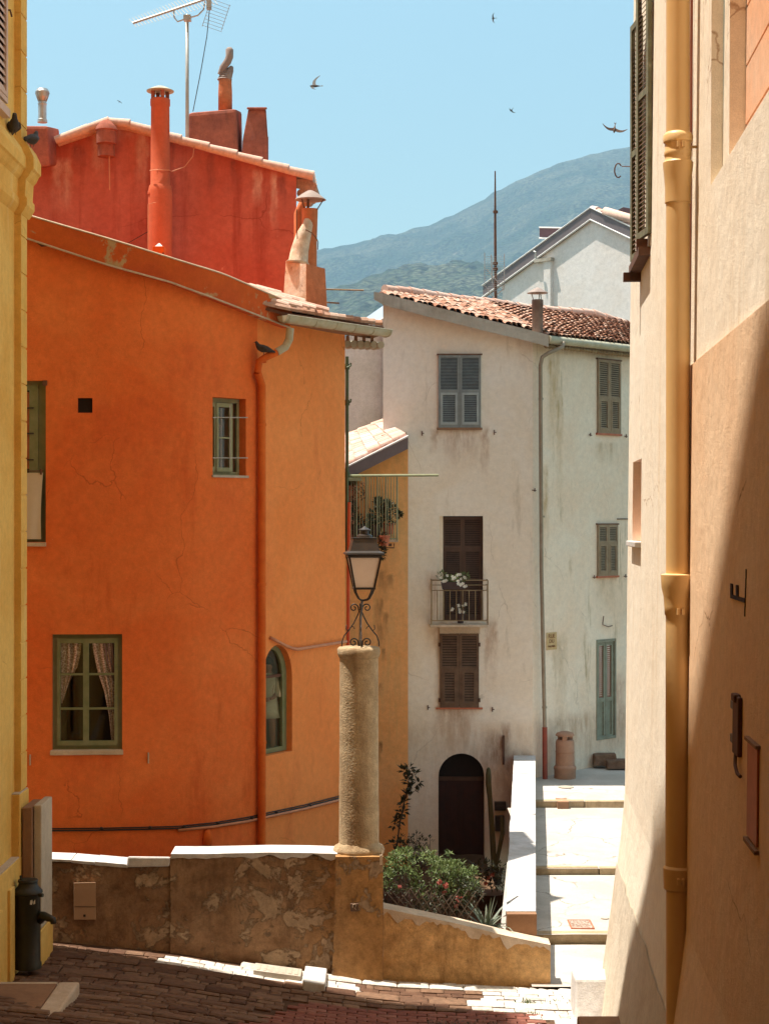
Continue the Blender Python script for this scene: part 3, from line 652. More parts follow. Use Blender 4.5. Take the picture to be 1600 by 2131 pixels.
# ------------------------------------------------------------------ right house
NRM = Vector((-.99753, .0702, 0))
def RW(u, z, off=0.):
    o = .011 * (6.5 - min(z, 6.5)); o = min(o, .12)
    if z < -3.35: o += .33 * ((-3.35 - z) / 2.75) ** 1.3
    return Vector((1.623 + .0704 * u, u, z)) + NRM * (o + off)
rh = thing('cream_house', (3.1, 21.5, -6.1), 'sunlit cream plastered house wall with flared foot filling the right side', 'house')
m = MB()
OPW = dict(u0=19.45, u1=20.75, v0=-.24, v1=.72, d=.26)
OPR = dict(u0=8.0, u1=13.1, v0=2.58, v1=11.9, d=.09)
panel(m, RW, 8.0, 21.5, -6.7, lambda u: 19., [OPW, OPR], du=.6, dv=.3)
panel(m, RW, -26, 8.0, -6.7, lambda u: 19., [], du=2, dv=.6)
E = lambda u, z, off=0.: RW(21.5, z) + Vector((u, 0, 0))
panel(m, E, 0, 5.0, -6.7, lambda u: 19., [], du=2, dv=.3)
m.add([RW(-26, 19), RW(21.5, 19), RW(21.5, 19) + Vector((6, 0, 0)), RW(-26, 19) + Vector((6, 0, 0))], [(0, 1, 2, 3)])
m.build('wall', M['cream'], rh)
m = MB(); f1 = lambda u, z, off=0.: RW(u, z, off - .09)
panel(m, f1, 8.0, 13.1, 2.50, lambda u: 11.9, [dict(u0=8.0, u1=12.72, v0=2.58, v1=11.85, d=.118)], du=1, dv=2)
m.build('recessed_panel', M['cream'], rh)
m = MB(); vy = [-26, 9.35]; arcp = [(-4.6 + 7.3 * (1 - math.cos(math.pi * k / 16)) / 2, 2.9 + .9 * math.sin(math.pi * k / 16)) for k in range(17)]
m.prism([(a, 9.35, b) for a, b in arcp] + [(2.7, 9.35, 20), (-4.6, 9.35, 20)], (0, -30, 0)); m.build('unseen_sky_blocker', M['peach'], rh)  # unseen vaulted mass added over the street to block sky light
m = MB(); f2 = lambda u, z, off=0.: RW(u, z, off - .225)
pinkp = plaster('pink_blocks', lin(.80, .44, .26), lin(.78, .50, .34), .8, .4, .65, bump=.4)
m.fbox(f2, 8.0, 12.85, 2.45, 11.9, -.05, 0); z = 2.50
while z < 11.6:
    m.fbox(f2, 8.0, 12.72, z + .012, z + .43, 0, .02); z += .442
m.build('block_courses', pinkp, rh)
m = MB(); f0 = lambda u, z, off=0.: RW(u, z, off)
m.hexa([f0(-26., -6.6, .0), f0(14.38, -6.6, 0), f0(14.38, -6.6, .03), f0(-26, -6.6, .03), f0(-26, -3.35, 0), f0(14.38, -3.35, 0), f0(14.38, -3.35, .03), f0(-26, -3.35, .03)])
m.fbox(f0, -26., 14.38, -3.35, 1.29, 0, .03); m.build('thicker_plaster', M['peach'], rh)
m = MB()
for i in range(40):
    u0 = 8 + 13.5 * i / 40; u1 = 8 + 13.5 * (i + 1) / 40
    t0 = -4.30 + .12 * mnoise.noise(Vector((u0 * 2, 0, 3))); t1 = -4.30 + .12 * mnoise.noise(Vector((u1 * 2, 0, 3)))
    for k in range(12):
        a0, a1 = lerp(-6.65, t0, k / 12), lerp(-6.65, t0, (k + 1) / 12); b0, b1 = lerp(-6.65, t1, k / 12), lerp(-6.65, t1, (k + 1) / 12)
        m.add([RW(u0, a0, .035 if u0 < 14.4 else .012), RW(u1, b0, .035 if u0 < 14.4 else .012), RW(u1, b1, .035 if u0 < 14.4 else .012), RW(u0, a1, .035 if u0 < 14.4 else .012)], [(0, 1, 2, 3)])
m.build('roughcast_foot', M['roughcast'], rh)
# window niche
m = MB(); m.fbox(RW, 19.45, 20.75, -.24, .72, -.26, -.22); wnd = m.build('window', M['orangepipe'], rh)
m = MB(); m.fbox(RW, 19.42, 20.80, -.30, -.235, -.05, .07); m.build('window_sill', M['parapet'], rh, bevel=.01)
# shutters that stand open
def leaf_f(y0, o0, y1, o1):
    a = RW(y0, 4.5, o0); b = RW(y1, 4.5, o1); d = (b - a); nn = Vector((d.y, -d.x, 0)).normalized()
    if nn.y > 0: nn = -nn
    return lambda u, z, o=0.: Vector((a.x, a.y, 0)) + Vector((d.x, d.y, 0)) * u + nn * o + Vector((0, 0, z))
for (y0, o0, y1, o1, z0, z1) in ((19.85, .10, 19.38, .03, 3.02, 5.75), (18.98, .10, 18.45, .01, 3.12, 6.6)):
    fl = leaf_f(y0, o0, y1, o1)
    lf = MB(); frame(lf, fl, 0, 1, z0, z1, .17, .07, 0, .045, vs=[lerp(z0, z1, .45)], bv=.07)
    lo = lf.build('shutter', M['oliveg'], rh)
    s = MB(); slats(s, fl, .17, .83, z0 + .07, z1 - .07, int((z1 - z0) / .055), .004, .036); s.build('slats', M['brownshut'], lo)
m = MB(); m.hexa([RW(18.55, 2.90, 0), RW(20.0, 2.90, 0), RW(20.0, 2.90, .13), RW(18.55, 2.90, .13), RW(18.55, 2.99, 0), RW(20.0, 2.99, 0), RW(20.0, 2.99, .13), RW(18.55, 2.99, .13)])
m.fbox(RW, 19.85, 19.95, 2.80, 2.90, 0, .2); m.fbox(RW, 18.7, 18.8, 2.99, 3.10, .02, .14)
m.build('shutter_ledge', M['rustiron'], rh)
m = MB(); c = RW(20.4, 4.2, .24); m.tube([c + Vector((math.cos(a) * .045, 0, math.sin(a) * .085)) for a in [rad(40 + 30 * i) for i in range(10)]], .008, 6); m.tube([c + Vector((.04, 0, .05)), RW(20.4, 4.24, 0)], .006, 5)
m.build('shutter_stay', M['rustiron'], rh)
# big downpipe
pc = RW(14.07, 2, .145); px_, py_ = pc.x, pc.y
dp = D.objects.new('downpipe_root', None); D.objects.remove(dp)
m = MB()
prof = [(.098, -6.3), (.098, -3.05), (.118, -3.03), (.122, -2.86), (.104, -2.84), (.100, -.86), (.100, -.78), (.108, -.77), (.112, -.70), (.118, -.62), (.135, -.55), (.140, -.46), (.140, -.44), (.098, -.43), (.098, 2.62), (.107, 2.63), (.107, 2.75), (.115, 2.86), (.122, 2.92), (.124, 2.96), (.108, 2.98), (.108, 3.01), (.113, 3.02), (.113, 3.05), (.108, 3.06), (.108, 3.12), (.120, 3.13), (.124, 3.18), (.110, 3.2), (.098, 3.21), (.098, 11.5)]
m.lathe((px_, py_, 0), prof, 40)
pipe = m.build('downpipe', M['ochrepipe'], rh, smooth=True, auto=40)
m = MB()
for zz in (-.74, 3.09, -2.95):
    m.tube([Vector((px_, py_, zz)), Vector((px_ + .2, py_ - .01, zz))], .012, 6); m.box((px_ - .03, py_ - .145, zz - .025), (px_ - .01, py_ - .10, zz + .025)); m.box((px_ + .01, py_ - .145, zz - .025), (px_ + .03, py_ - .10, zz + .025)); m.cut()
m.build_each('pipe_clamp', M['ochrepipe'], pipe)
m = MB(); m.tube([RW(14.42, 1.30, .012), RW(14.42, 2.9, .014), RW(14.5, 3.0, .016), RW(14.42, 3.2, .014), RW(14.42, 11.8, .012)], .012, 6); m.build('cable', M['redcable'], rh)
# marks, bracket and plaque on the shaded wall
def text_mesh(s, size, depth=.004):
    cu = D.curves.new('txt', 'FONT'); cu.body = s; cu.size = size; cu.extrude = depth; cu.align_x = 'CENTER'; cu.align_y = 'CENTER'
    o = D.objects.new('txt', cu); COL.objects.link(o); dg = bpy.context.evaluated_depsgraph_get(); me = D.meshes.new_from_object(o.evaluated_get(dg))
    D.objects.remove(o); D.curves.remove(cu); return me
def text_obj(s, size, mat, parent, name, origin, ex, ey, sx=1.):
    me = text_mesh(s, size); me.transform(Matrix.Diagonal((sx, 1, 1, 1))); ex = Vector(ex).normalized(); ey = Vector(ey).normalized(); ez = ex.cross(ey)
    mt = Matrix.Translation(Vector(origin) - ORG[parent.name]) @ Matrix((ex, ey, ez)).transposed().to_4x4(); me.transform(mt)
    me.materials.clear(); me.materials.append(mat); o = D.objects.new(name, me); COL.objects.link(o); o.parent = parent; ORG[o.name] = ORG[parent.name]; return o
al = Vector((.0704, 1, 0)).normalized()
text_obj('F', 1.0, M['blackink'], rh, 'painted_letter', RW(11.03, -.47, .036), (0, 0, 1), al, .27)
m = MB()
for k in range(5): m.fbox(RW, 10.74 - k * .01, 10.77 - k * .01, -.60 + k * .06, -.54 + k * .06, .031, .035)
m.build('paint_run', M['blackink'], rh)
wb = thing('wall_bracket', RW(11.0, -1.35, .04), 'dark rusty iron gate hinge bracket bolted to the shaded right wall', 'bracket')
m = MB(); m.fbox(RW, 10.82, 11.08, -1.50, -1.12, .03, .06); m.fbox(RW, 10.90, 11.05, -1.16, -1.11, .03, .075); m.build('plate', M['rustiron'], wb, bevel=.01)
m = MB()
for zz in (-1.20, -1.42): m.fbox(RW, 11.08, 11.22, zz - .025, zz + .025, .03, .055); m.cut()
m.build_each('lug', M['iron'], wb); m = MB(); m.tube([RW(10.98, -1.50, .05), RW(10.92, -1.56, .06), RW(10.82, -1.60, .06), RW(10.75, -1.61, .05)], .012, 8); m.build('hook', M['rustiron'], wb)
pl = thing('wall_plaque', RW(10.3, -1.65, .04), 'tall narrow reddish plaque on the shaded wall beside the iron bracket', 'plaque')
m = MB(); m.fbox(RW, 10.08, 10.50, -1.93, -1.35, .03, .045); m.build('board', M['redplaque'], pl, bevel=.006)
m = MB(); m.fbox(RW, 10.05, 10.53, -1.345, -1.325, .03, .06); m.cut(); m.fbox(RW, 10.05, 10.53, -1.97, -1.945, .03, .06); m.build_each('trim', M['brownslab'], pl)
for i in range(4):
    pass
# stone blocks at the foot of that wall
m = MB(); zt = -5.60; m.hexa([(2.30, 20.62, -6.2), (3.0, 20.62, -6.2), (3.0, 21.3, -6.2), (2.30, 21.3, -6.2), (2.33, 20.86, zt), (3.0, 20.86, zt), (3.0, 21.3, zt + .02), (2.33, 21.3, zt + .02)])
tag(m.build('stone_block', M['parapet'], loc=(2.5, 20.9, -6.1), bevel=.03), 'white sunlit stone block at the flared foot of the cream wall', 'stone block')
m = MB(); m.box((2.12, 18.0, -6.2), (3.4, 18.85, -5.46)); 
tag(m.build('stone_threshold', M['brownslab'], loc=(2.6, 18.5, -6.0), bevel=.03), 'dark plum stone slab in shade at the bottom right corner', 'stone slab')

# ------------------------------------------------------------------ orange house
OH_PLAN = [(-120, 23.95), (60, 23.92), (160, 23.92), (250, 23.97), (330, 24.1), (400, 24.3), (460, 24.6), (510, 24.92), (540, 25.15), (580, 25.55), (620, 26.0), (670, 26.65), (718, 27.3)]
def smooth_plan(pl, n=5):
    out = []
    for i in range(len(pl) - 1):
        p0 = pl[max(i - 1, 0)]; p1 = pl[i]; p2 = pl[i + 1]; p3 = pl[min(i + 2, len(pl) - 1)]
        for k in range(n):
            t = k / n; m0 = (p2[1] - p0[1]) / (p2[0] - p0[0]) * (p2[0] - p1[0]); m1 = (p3[1] - p1[1]) / (p3[0] - p1[0]) * (p2[0] - p1[0])
            y = (2 * t**3 - 3 * t**2 + 1) * p1[1] + (t**3 - 2 * t**2 + t) * m0 + (-2 * t**3 + 3 * t**2) * p2[1] + (t**3 - t**2) * m1
            out.append((lerp(p1[0], p2[0], t), y))
    return out + [pl[-1]]
OW = Wall(smooth_plan(OH_PLAN)); of = OW.f
oh = thing('orange_house', (-2.5, 25, -7), 'big orange plastered house with a curved front and green framed windows', 'house')
vt = [(-120, 383), (59, 452), (220, 500), (350, 542), (450, 575), (590, 637), (718, 660)]
vb = [(-120, 432), (59, 499), (230, 556), (350, 590), (470, 637), (575, 679), (590, 684), (718, 700)]
otop = lambda u: OW.z(u, interp(u, vt) + (14 if u < 588 else 24))
def op(u0, u1, y0, y1, d, **k):
    c = (u0 + u1) / 2; return dict(u0=u0, u1=u1, v0=OW.z(c, y1), v1=OW.z(c, y0), d=d, **k)
W1 = op(108, 255, 1320, 1562, .14); W2 = op(20, 96, 792, 1128, .16); W3 = op(443, 512, 828, 990, .20)
SQ = op(162, 193, 828, 859, .12); WA = op(547, 608, 1342, 1569, .16); WA['arch'] = .5
m = MB(); panel(m, of, -120, 718, -7.5, otop, [W1, W2, W3, SQ, WA], du=12, dv=2)
shell(m, of, -120, 718, -7.5, otop, (-.75, 4.4, 0), 24)
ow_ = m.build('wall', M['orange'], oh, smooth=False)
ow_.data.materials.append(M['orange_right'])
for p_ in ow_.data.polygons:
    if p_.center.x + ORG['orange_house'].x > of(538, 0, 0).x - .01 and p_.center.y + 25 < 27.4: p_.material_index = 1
# verge and mouldings
m = MB(); us = [-120 + i * 14.4 for i in range(50)]; us = [u for u in us if u < 586] + [587]
for a, b in zip(us, us[1:]):
    za0, zb0 = OW.z(a, interp(a, vb)), OW.z(b, interp(b, vb)); za1, zb1 = OW.z(a, interp(a, vt)), OW.z(b, interp(b, vt))
    m.hexa([of(a, za0, -.02), of(b, zb0, -.02), of(b, zb0, .14), of(a, za0, .14), of(a, za1, -.02), of(b, zb1, -.02), of(b, zb1, .20), of(a, za1, .20)])
vg = m.build('verge', M['fascia'], oh)
m = MB(); m.tube([of(u, OW.z(u, interp(u, vb)) + .0, .15) for u in us], .014, 6); m.tube([of(u, OW.z(u, interp(u, vt)) + .008, .20) for u in us], .014, 6)
m.build('verge_moulding', M['curb'], vg)
# eaves, tiles and gutter on the right
G0 = P(588, 665, 25.05); G1 = P(806, 696, 26.98)
ed = (G1 - G0).normalized(); slope_dir = (P(59, 448, 23.75) - P(592, 640, 25.1))
A_ = P(592, 650, 25.12); B_ = A_ + (G1 - G0) * .95; D_ = A_ + slope_dir * .97 + Vector((0, 0, -.22)); C_ = D_ + Vector((1.0, 2.0, -.75))
m = MB(); slab(m, A_ + Vector((0, 0, -.0)), B_, C_, D_, .05); m.build('roof_deck', M['tile_dark'], oh)
m = MB(); tiles(m, A_ + Vector((0, 0, .02)), B_ + Vector((0, 0, .02)), C_ + Vector((0, 0, .02)), D_ + Vector((0, 0, .02)), 13, 10, .085, .012)
roof = m.build('roof', M['tile'], oh)
m = MB(); q0 = A_ + Vector((-.02, .06, .10)) ; tiles(m, q0, q0 + (B_ - A_) * .45, q0 + (B_ - A_) * .45 + slope_dir * .3, q0 + slope_dir * .3, 7, 3, .07, .02)
m.build('loose_tiles', M['ridge'], roof)
m = MB(); nrm_g = Vector((-ed.y, ed.x, 0)).normalized(); nrm_g = -nrm_g if nrm_g.y > 0 else nrm_g
r = .105; vs = []; ns = 12; ln = (G1 - G0).length
for t in (0, 1):
    for rr in (r, r - .012):
        for k in range(ns + 1):
            a = math.pi * k / ns; vs.append(G0.lerp(G1, t) + nrm_g * rr * math.cos(a) + Vector((0, 0, .06 - rr * math.sin(a))))
k1 = ns + 1
m.add(vs, [(i, i + 1, i + 1 + 2 * k1, i + 2 * k1) for i in range(ns)] + [(i + k1, i + 1 + k1, i + 1 + 3 * k1, i + 3 * k1) for i in range(ns)] + [(i, i + 1, i + 1 + k1, i + k1) for i in range(ns)] + [(i + 2 * k1, i + 1 + 2 * k1, i + 1 + 3 * k1, i + 3 * k1) for i in range(ns)] + [(0, k1, 3 * k1, 2 * k1), (ns, ns + k1, ns + 3 * k1, ns + 2 * k1)])
m.add([G0 + nrm_g * r * math.cos(math.pi * k / ns) + Vector((0, 0, .06 - r * math.sin(math.pi * k / ns))) for k in range(ns + 1)], [tuple(range(ns + 1))])
e1 = G1; bend = [Vector((0, 0, 0))]
gut = m.build('gutter', M['zinc'], oh, smooth=True, auto=40)
m = MB()
for t in (.02, .27, .46, .64, .82, .985):
    c = G0.lerp(G1, t); m.tube([c + nrm_g * (r + .004) * math.cos(math.pi * k / 10) + Vector((0, 0, .06 - (r + .004) * math.sin(math.pi * k / 10))) for k in range(11)], .007, 5)
m.tube([G0 + nrm_g * r + Vector((0, 0, .06)), G1 + nrm_g * r + Vector((0, 0, .06))], .011, 6)
m.build('gutter_joints', M['zinc'], gut)
m = MB(); ex = (G1 - B_) * .0
for k in range(7):    # rounded return end of the gutter and the tile undersides beyond the corner
    pass
u0p = of(716, 0, 0); 
for k in range(6):
    p = Vector((u0p.x, u0p.y, 2.86)).lerp(G1 + Vector((-.05, .25, -.13)), k / 6); q = Vector((u0p.x, u0p.y, 2.86)).lerp(G1 + Vector((-.05, .25, -.13)), (k + 1) / 6)
    mid = (p + q) / 2 + Vector((0, .12, 0))
    m.tube([mid, mid + Vector((-.12, .9, .06))], (q - p).length * .55, 10)
m.build('eaves_tiles', M['zinc'], oh, smooth=True, auto=50)
m = MB()
for k in range(5):
    p = Vector((u0p.x - .1 + .13 * k, u0p.y - .05 + .02 * k, 2.92)); m.box((p.x, p.y, 2.90), (p.x + .05, p.y + .9, 2.97))
m.hexa([A_ + Vector((.03, -.05, -.13)), B_ + Vector((0, -.05, -.12)), B_ + Vector((-.2, .8, -.10)), A_ + Vector((-.1, .8, -.10)), A_ + Vector((.03, -.05, -.06)), B_ + Vector((0, -.05, -.06)), B_ + Vector((-.2, .8, -.04)), A_ + Vector((-.1, .8, -.04))])
m.build('rafters', M['brownslab'], oh)
# downpipe of the orange house with its swan neck
q = [P(604, 683, 25.1), P(602, 706, 25.1), P(594, 722, 25.12), P(576, 733, 25.05), P(552, 744, 24.98), P(540, 752, 24.95), P(536, 775, 24.97)]
m = MB(); m.tube(q[:4], [.058, .06, .06, .056], 14); neck = m.build('downpipe_neck', M['zinc'], oh, smooth=True, auto=50)
m = MB(); m.tube(q[3:], .052, 14); dwn = of(537, 0, .075)
m.tube([q[-1], Vector((dwn.x, dwn.y, 2.0)), Vector((dwn.x, dwn.y, -6.9))], .060, 16)
for yy in (884, 1216, 1545, 752): c = Vector((dwn.x, dwn.y, Z(yy, dwn.y))); m.tube([c - Vector((0, 0, .02)), c + Vector((0, 0, .02))], .070, 16)
m.build('downpipe', M['orangepipe'], oh, smooth=True, auto=50)
# conduits along the foot
cd = [(100, 1728), (200, 1727), (300, 1725), (370, 1723), (440, 1716), (510, 1705), (560, 1694), (630, 1679), (705, 1660), (716, 1657)]
m = MB(); m.tube([OW.pp(a, b, .03) for a, b in cd], .013, 6); m.tube([OW.pp(a, b - 4, .028) for a, b in cd], .010, 6)
for a, b in cd[1:-1]: c = OW.pp(a + 12, b - 4, .03); m.ball(c, .03, .03, .02)
m.build('cable', M['blackcable'], oh, smooth=True)
m = MB(); m.tube([OW.pp(a, b + 4, .035) for a, b in cd if a > 350], .022, 8); m.tube([OW.pp(430, 1760, .03), OW.pp(430, 1728, .03)], .03, 8); m.cut()
m.tube([OW.pp(560, 1327, .03), OW.pp(574, 1335, .04), OW.pp(590, 1344, .05), OW.pp(606, 1350, .045), OW.pp(616, 1351, .04), OW.pp(640, 1347, .04), OW.pp(690, 1339, .04), OW.pp(716, 1335, .04)], .024, 8)
m.build_each('conduit', M['pinkpipe'], oh, smooth=True)
m = MB(); m.lathe(OW.pp(430, 1762, .03), [(.04, 0), (.07, .05), (.075, .12), (.06, .20), (.03, .25)], 12); m.build('conduit_box', M['orangepipe'], oh, smooth=True)
# small hooks and chips on the front
m = MB()
for a, b in ((309, 1576), (64, 1580)): m.fbox(of, a - 1.2, a + 1.2, OW.z(a, b + 12), OW.z(a, b - 10), 0, .04); m.cut()
m.build_each('shutter_catch', M['curb'], oh)
# window with lace curtains
def casement(o, side_w, rows, leaf_edges, mat, dep, panes=True, backing='room', name='window'):
    u0, u1, v0, v1 = o['u0'], o['u1'], o['v0'], o['v1']
    m = MB(); frame(m, of, u0, u1, v0, v1, side_w, .06, -dep - .03, -dep + .015)
    win = m.build(name, mat, oh)
    for (a, b) in leaf_edges:
        m = MB(); frame(m, of, a, b, v0 + .06, v1 - .06, side_w * .85, .07, -dep - .005, -dep + .04, vs=[lerp(v0 + .06, v1 - .06, t) for t in rows], bv=.03)
        m.build('sash', mat, win)
    m = MB(); m.fbox(of, u0 + 1, u1 - 1, v0 + .01, v1 - .01, -dep - .008, -dep - .004); m.build('glass', M['pane'], win)
    m = MB(); m.fbox(of, u0, u1, v0, v1, -dep - .5, -dep - .48)
    for u in (u0, u1): m.add([of(u, v0, -dep - .03), of(u, v1, -dep - .03), of(u, v1, -dep - .48), of(u, v0, -dep - .48)], [(0, 1, 2, 3)])
    m.add([of(u0, v1, -dep - .03), of(u1, v1, -dep - .03), of(u1, v1, -dep - .48), of(u0, v1, -dep - .48)], [(0, 1, 2, 3)])
    m.add([of(u0, v0, -dep - .03), of(u1, v0, -dep - .03), of(u1, v0, -dep - .48), of(u0, v0, -dep - .48)], [(0, 1, 2, 3)])
    m.build('room', M[backing], win)
    return win
win = casement(W1, 9, [.345, .665], [(117, 180), (177, 246)], M['greenpaint'], .10)
def curtain(win, ptsL, ptsR, dep, mat, wav=.018, nn=14):
    m = MB(); vs = []; rows = len(ptsL)
    for (la, ya), (ra, yb) in zip(ptsL, ptsR):
        for i in range(nn + 1):
            t = i / nn; u = lerp(la, ra, t) ; vs.append(of(u, OW.z(u, lerp(ya, yb, t)), -dep + wav * math.sin(t * 19) * .6))
    m.add(vs, [(j * (nn + 1) + i, j * (nn + 1) + i + 1, (j + 1) * (nn + 1) + i + 1, (j + 1) * (nn + 1) + i) for j in range(rows - 1) for i in range(nn)])
    return m.build('curtain', mat, win, smooth=True)
curtain(win, [(123, 1334), (123, 1380), (123, 1410), (124, 1440), (125, 1465)], [(168, 1334), (166, 1360), (159, 1390), (143, 1420), (127, 1466)], .125, M['lace'])
curtain(win, [(190, 1334), (193, 1360), (202, 1400), (216, 1440), (226, 1490), (233, 1552)], [(238, 1334), (239, 1360), (240, 1400), (240, 1440), (240, 1490), (241, 1552)], .125, M['lace'])
curtain(win, [(212, 1334), (222, 1380), (236, 1420)], [(240, 1334), (240, 1380), (240, 1420)], .118, M['greypur'])
m = MB(); m.fbox(of, 106, 257, OW.z(180, 1571), OW.z(180, 1561), -.13, .05); m.build('window_sill', M['curb'], win, bevel=.01)
# tall window with the hanging cloth
win = casement(W2, 22, [], [(20, 78)], M['greenpaint'], .11)
m = MB()
for yy in (850, 903, 958): m.fbox(of, 30, 69, OW.z(60, yy), OW.z(60, yy - 3), -.09, -.05); m.cut()
m.build_each('louvre_line', M['iron'], win)
m = MB(); m.fbox(of, 38, 69, OW.z(60, 975), OW.z(60, 815), -.115, -.10); m.build('red_blind', M['redplaque'], win)
m = MB(); m.fbox(of, 18, 97, OW.z(60, 1137), OW.z(60, 1129), -.15, .05); m.build('window_sill', M['curb'], win)
m = MB(); m.fbox(of, 90, 99, OW.z(95, 802), OW.z(95, 792), 0, .03); m.build('shutter_hinge', M['rustiron'], win)
vs = []; nn = 16
for j in range(10):
    for i in range(nn + 1):
        t = i / nn; s = j / 9; u = lerp(30, 91 - 5 * math.sin(s * 2.2), t); vs.append(of(u, OW.z(u, lerp(984, 1122, s)), .03 + .014 * math.sin(t * 11 + s) * s))
m = MB(); m.add(vs + [v + OW.nrm(60) * -.012 for v in vs], [(j * 17 + i, j * 17 + i + 1, (j + 1) * 17 + i + 1, (j + 1) * 17 + i) for j in range(9) for i in range(16)] + [(170 + j * 17 + i, 170 + (j + 1) * 17 + i, 170 + (j + 1) * 17 + i + 1, 170 + j * 17 + i + 1) for j in range(9) for i in range(16)])
tag(m.build('hanging_cloth', M['towel'], smooth=True, loc=OW.pp(70, 1120, .03)), 'cream cloth pegged across the lower half of the upper left window', 'cloth')
m = MB(); m.tube([OW.pp(22, 981, .04), OW.pp(93, 980, .04)], .008, 5); m.fbox(of, 86, 89, OW.z(88, 988), OW.z(88, 976), .03, .06); m.build('drying_line', M['rustiron'], oh)
# small barred window
win = casement(W3, 5, [], [(446, 461)], M['paleg'], .16, backing='roombrown')
m = MB(); frame(m, of, 460, 494, W3['v0'] + .06, W3['v1'] - .07, 4.5, .06, -.15, -.10, vs=[lerp(W3['v0'], W3['v1'], .49)], bv=.025); m.build('sash', M['paleg'], win)
curtain(win, [(446, 846), (446, 905), (446, 972)], [(460, 846), (460, 905), (460, 968)], .20, M['towel'])
m = MB(); c = OW.pp(478, 880, -.24); m.tube([c + Vector((math.cos(a) * .045, 0, math.sin(a) * .085)) for a in [2 * math.pi * i / 16 for i in range(17)]], .008, 5)
for k in range(3): m.tube([c, c + Vector((.04 * math.cos(4 + k * .7), 0, .07 * math.sin(4 + k * .7)))], .007, 5)
m.build('hanging_ornament', M['pinkpipe'], win)
m = MB(); m.fbox(of, 441, 515, OW.z(478, 994), OW.z(478, 989), -.19, .035); m.build('window_sill', M['concrete'], win)
m = MB()
for yy in (869, 953): m.tube([OW.pp(441, yy, .02), OW.pp(514, yy, .02)], .008, 6)
m.tube([OW.pp(477, 842, .02), OW.pp(477, 976, .02)], .008, 6); m.tube([OW.pp(459, 850, .02), OW.pp(459, 976, .02)], .006, 6)
m.build('bars', M['alu'], win)
# square air vent
m = MB(); m.fbox(of, 162, 193, SQ['v0'], SQ['v1'], -.11, -.07)
m.build('air_vent', M['room'], oh)
# arched window
u0, u1, v0, v1 = WA['u0'], WA['u1'], WA['v0'], WA['v1']; ar = .5
def archpts(a, b, bot, top, arh, off, n=14):
    c = (a + b) / 2; w = (b - a) / 2; out = [of(a, bot, off)]
    for i in range(n + 1):
        t = math.pi * (1 - i / n); out.append(of(c + w * math.cos(t), top - arh + arh * math.sin(t), off))
    return out + [of(b, bot, off)]
def archring(m, a0, a1, b0, b1, off0, off1, bot, bot1, top, top1, arh, arh1):
    o = archpts(a0, a1, bot, top, arh, off0); i_ = archpts(b0, b1, bot1, top1, arh1, off0); o2 = archpts(a0, a1, bot, top, arh, off1); i2 = archpts(b0, b1, bot1, top1, arh1, off1); n = len(o)
    m.add(o + i_ + o2 + i2, [(k, (k + 1) % n, (k + 1) % n + n, k + n) for k in range(n)] + [(k + 2 * n, (k + 1) % n + 2 * n, (k + 1) % n + 3 * n, k + 3 * n) for k in range(n)] + [(k + n, (k + 1) % n + n, (k + 1) % n + 3 * n, k + 3 * n) for k in range(n)])
m = MB(); archring(m, u0, u1, u0 + 7, u1 - 9, -.10, -.16, v0 + .01, v0 + .08, v1 - .005, v1 - .07, ar, ar - .06)
awin = m.build('arched_window', M['greenpaint'], oh)
m = MB(); m.fbox(of, u0 + 6, u1 - 8, v1 - .50, v1 - .46, -.16, -.12); m.build('transom', M['rustiron'], awin)
m = MB(); m.prism(archpts(u0 + 3, u1 - 4, v0 + .02, v1 - .03, ar - .03, -.135), OW.nrm(578) * -.004); m.build('glass', M['pane'], awin)
m = MB(); m.fbox(of, u0 - 30, u1 + 14, v0 - .3, v1 + .2, -1.2, -1.18)
for u in (u0 - 30, u1 + 14): m.add([of(u, v0 - .3, -.2), of(u, v1 + .2, -.2), of(u, v1 + .2, -1.2), of(u, v0 - .3, -1.2)], [(0, 1, 2, 3)])
for v in (v0 - .3, v1 + .2): m.add([of(u0 - 30, v, -.2), of(u1 + 14, v, -.2), of(u1 + 14, v, -1.2), of(u0 - 30, v, -1.2)], [(0, 1, 2, 3)])
m.build('room', M['roombrown'], awin)

# ------------------------------------------------------------------ the person behind the arched window
pb = P(557.5, 0, 25.90); pz = OW.z(566, 1455)
def skin_figure(name, verts, edges, radii, mat, parent, root=0, sub=2):
    org = ORG[parent.name]; me = D.meshes.new(name); me.from_pydata([Vector(v) - org for v in verts], edges, []); me.update()
    o = D.objects.new(name, me); COL.objects.link(o); o.parent = parent; ORG[o.name] = org
    md = o.modifiers.new('skin', 'SKIN'); md.use_smooth_shade = True; sv = me.skin_vertices[0].data if me.skin_vertices else None
    if sv is None:
        bm = bmesh.new(); bm.from_mesh(me); bm.verts.layers.skin.verify(); bm.to_mesh(me); bm.free(); sv = me.skin_vertices[0].data
    for i, r_ in enumerate(radii): sv[i].radius = (r_, r_) if not isinstance(r_, tuple) else r_
    sv[root].use_root = True
    s = o.modifiers.new('sub', 'SUBSURF'); s.levels = sub; s.render_levels = sub
    me.materials.append(mat); return o
per = thing('person', Vector((pb.x, pb.y, pz - 1.0)), 'person in a loose ivory short-sleeved robe standing behind the arched window', 'person')
B = lambda x, z, y=0.: Vector((pb.x + x, pb.y + y, pz + z))
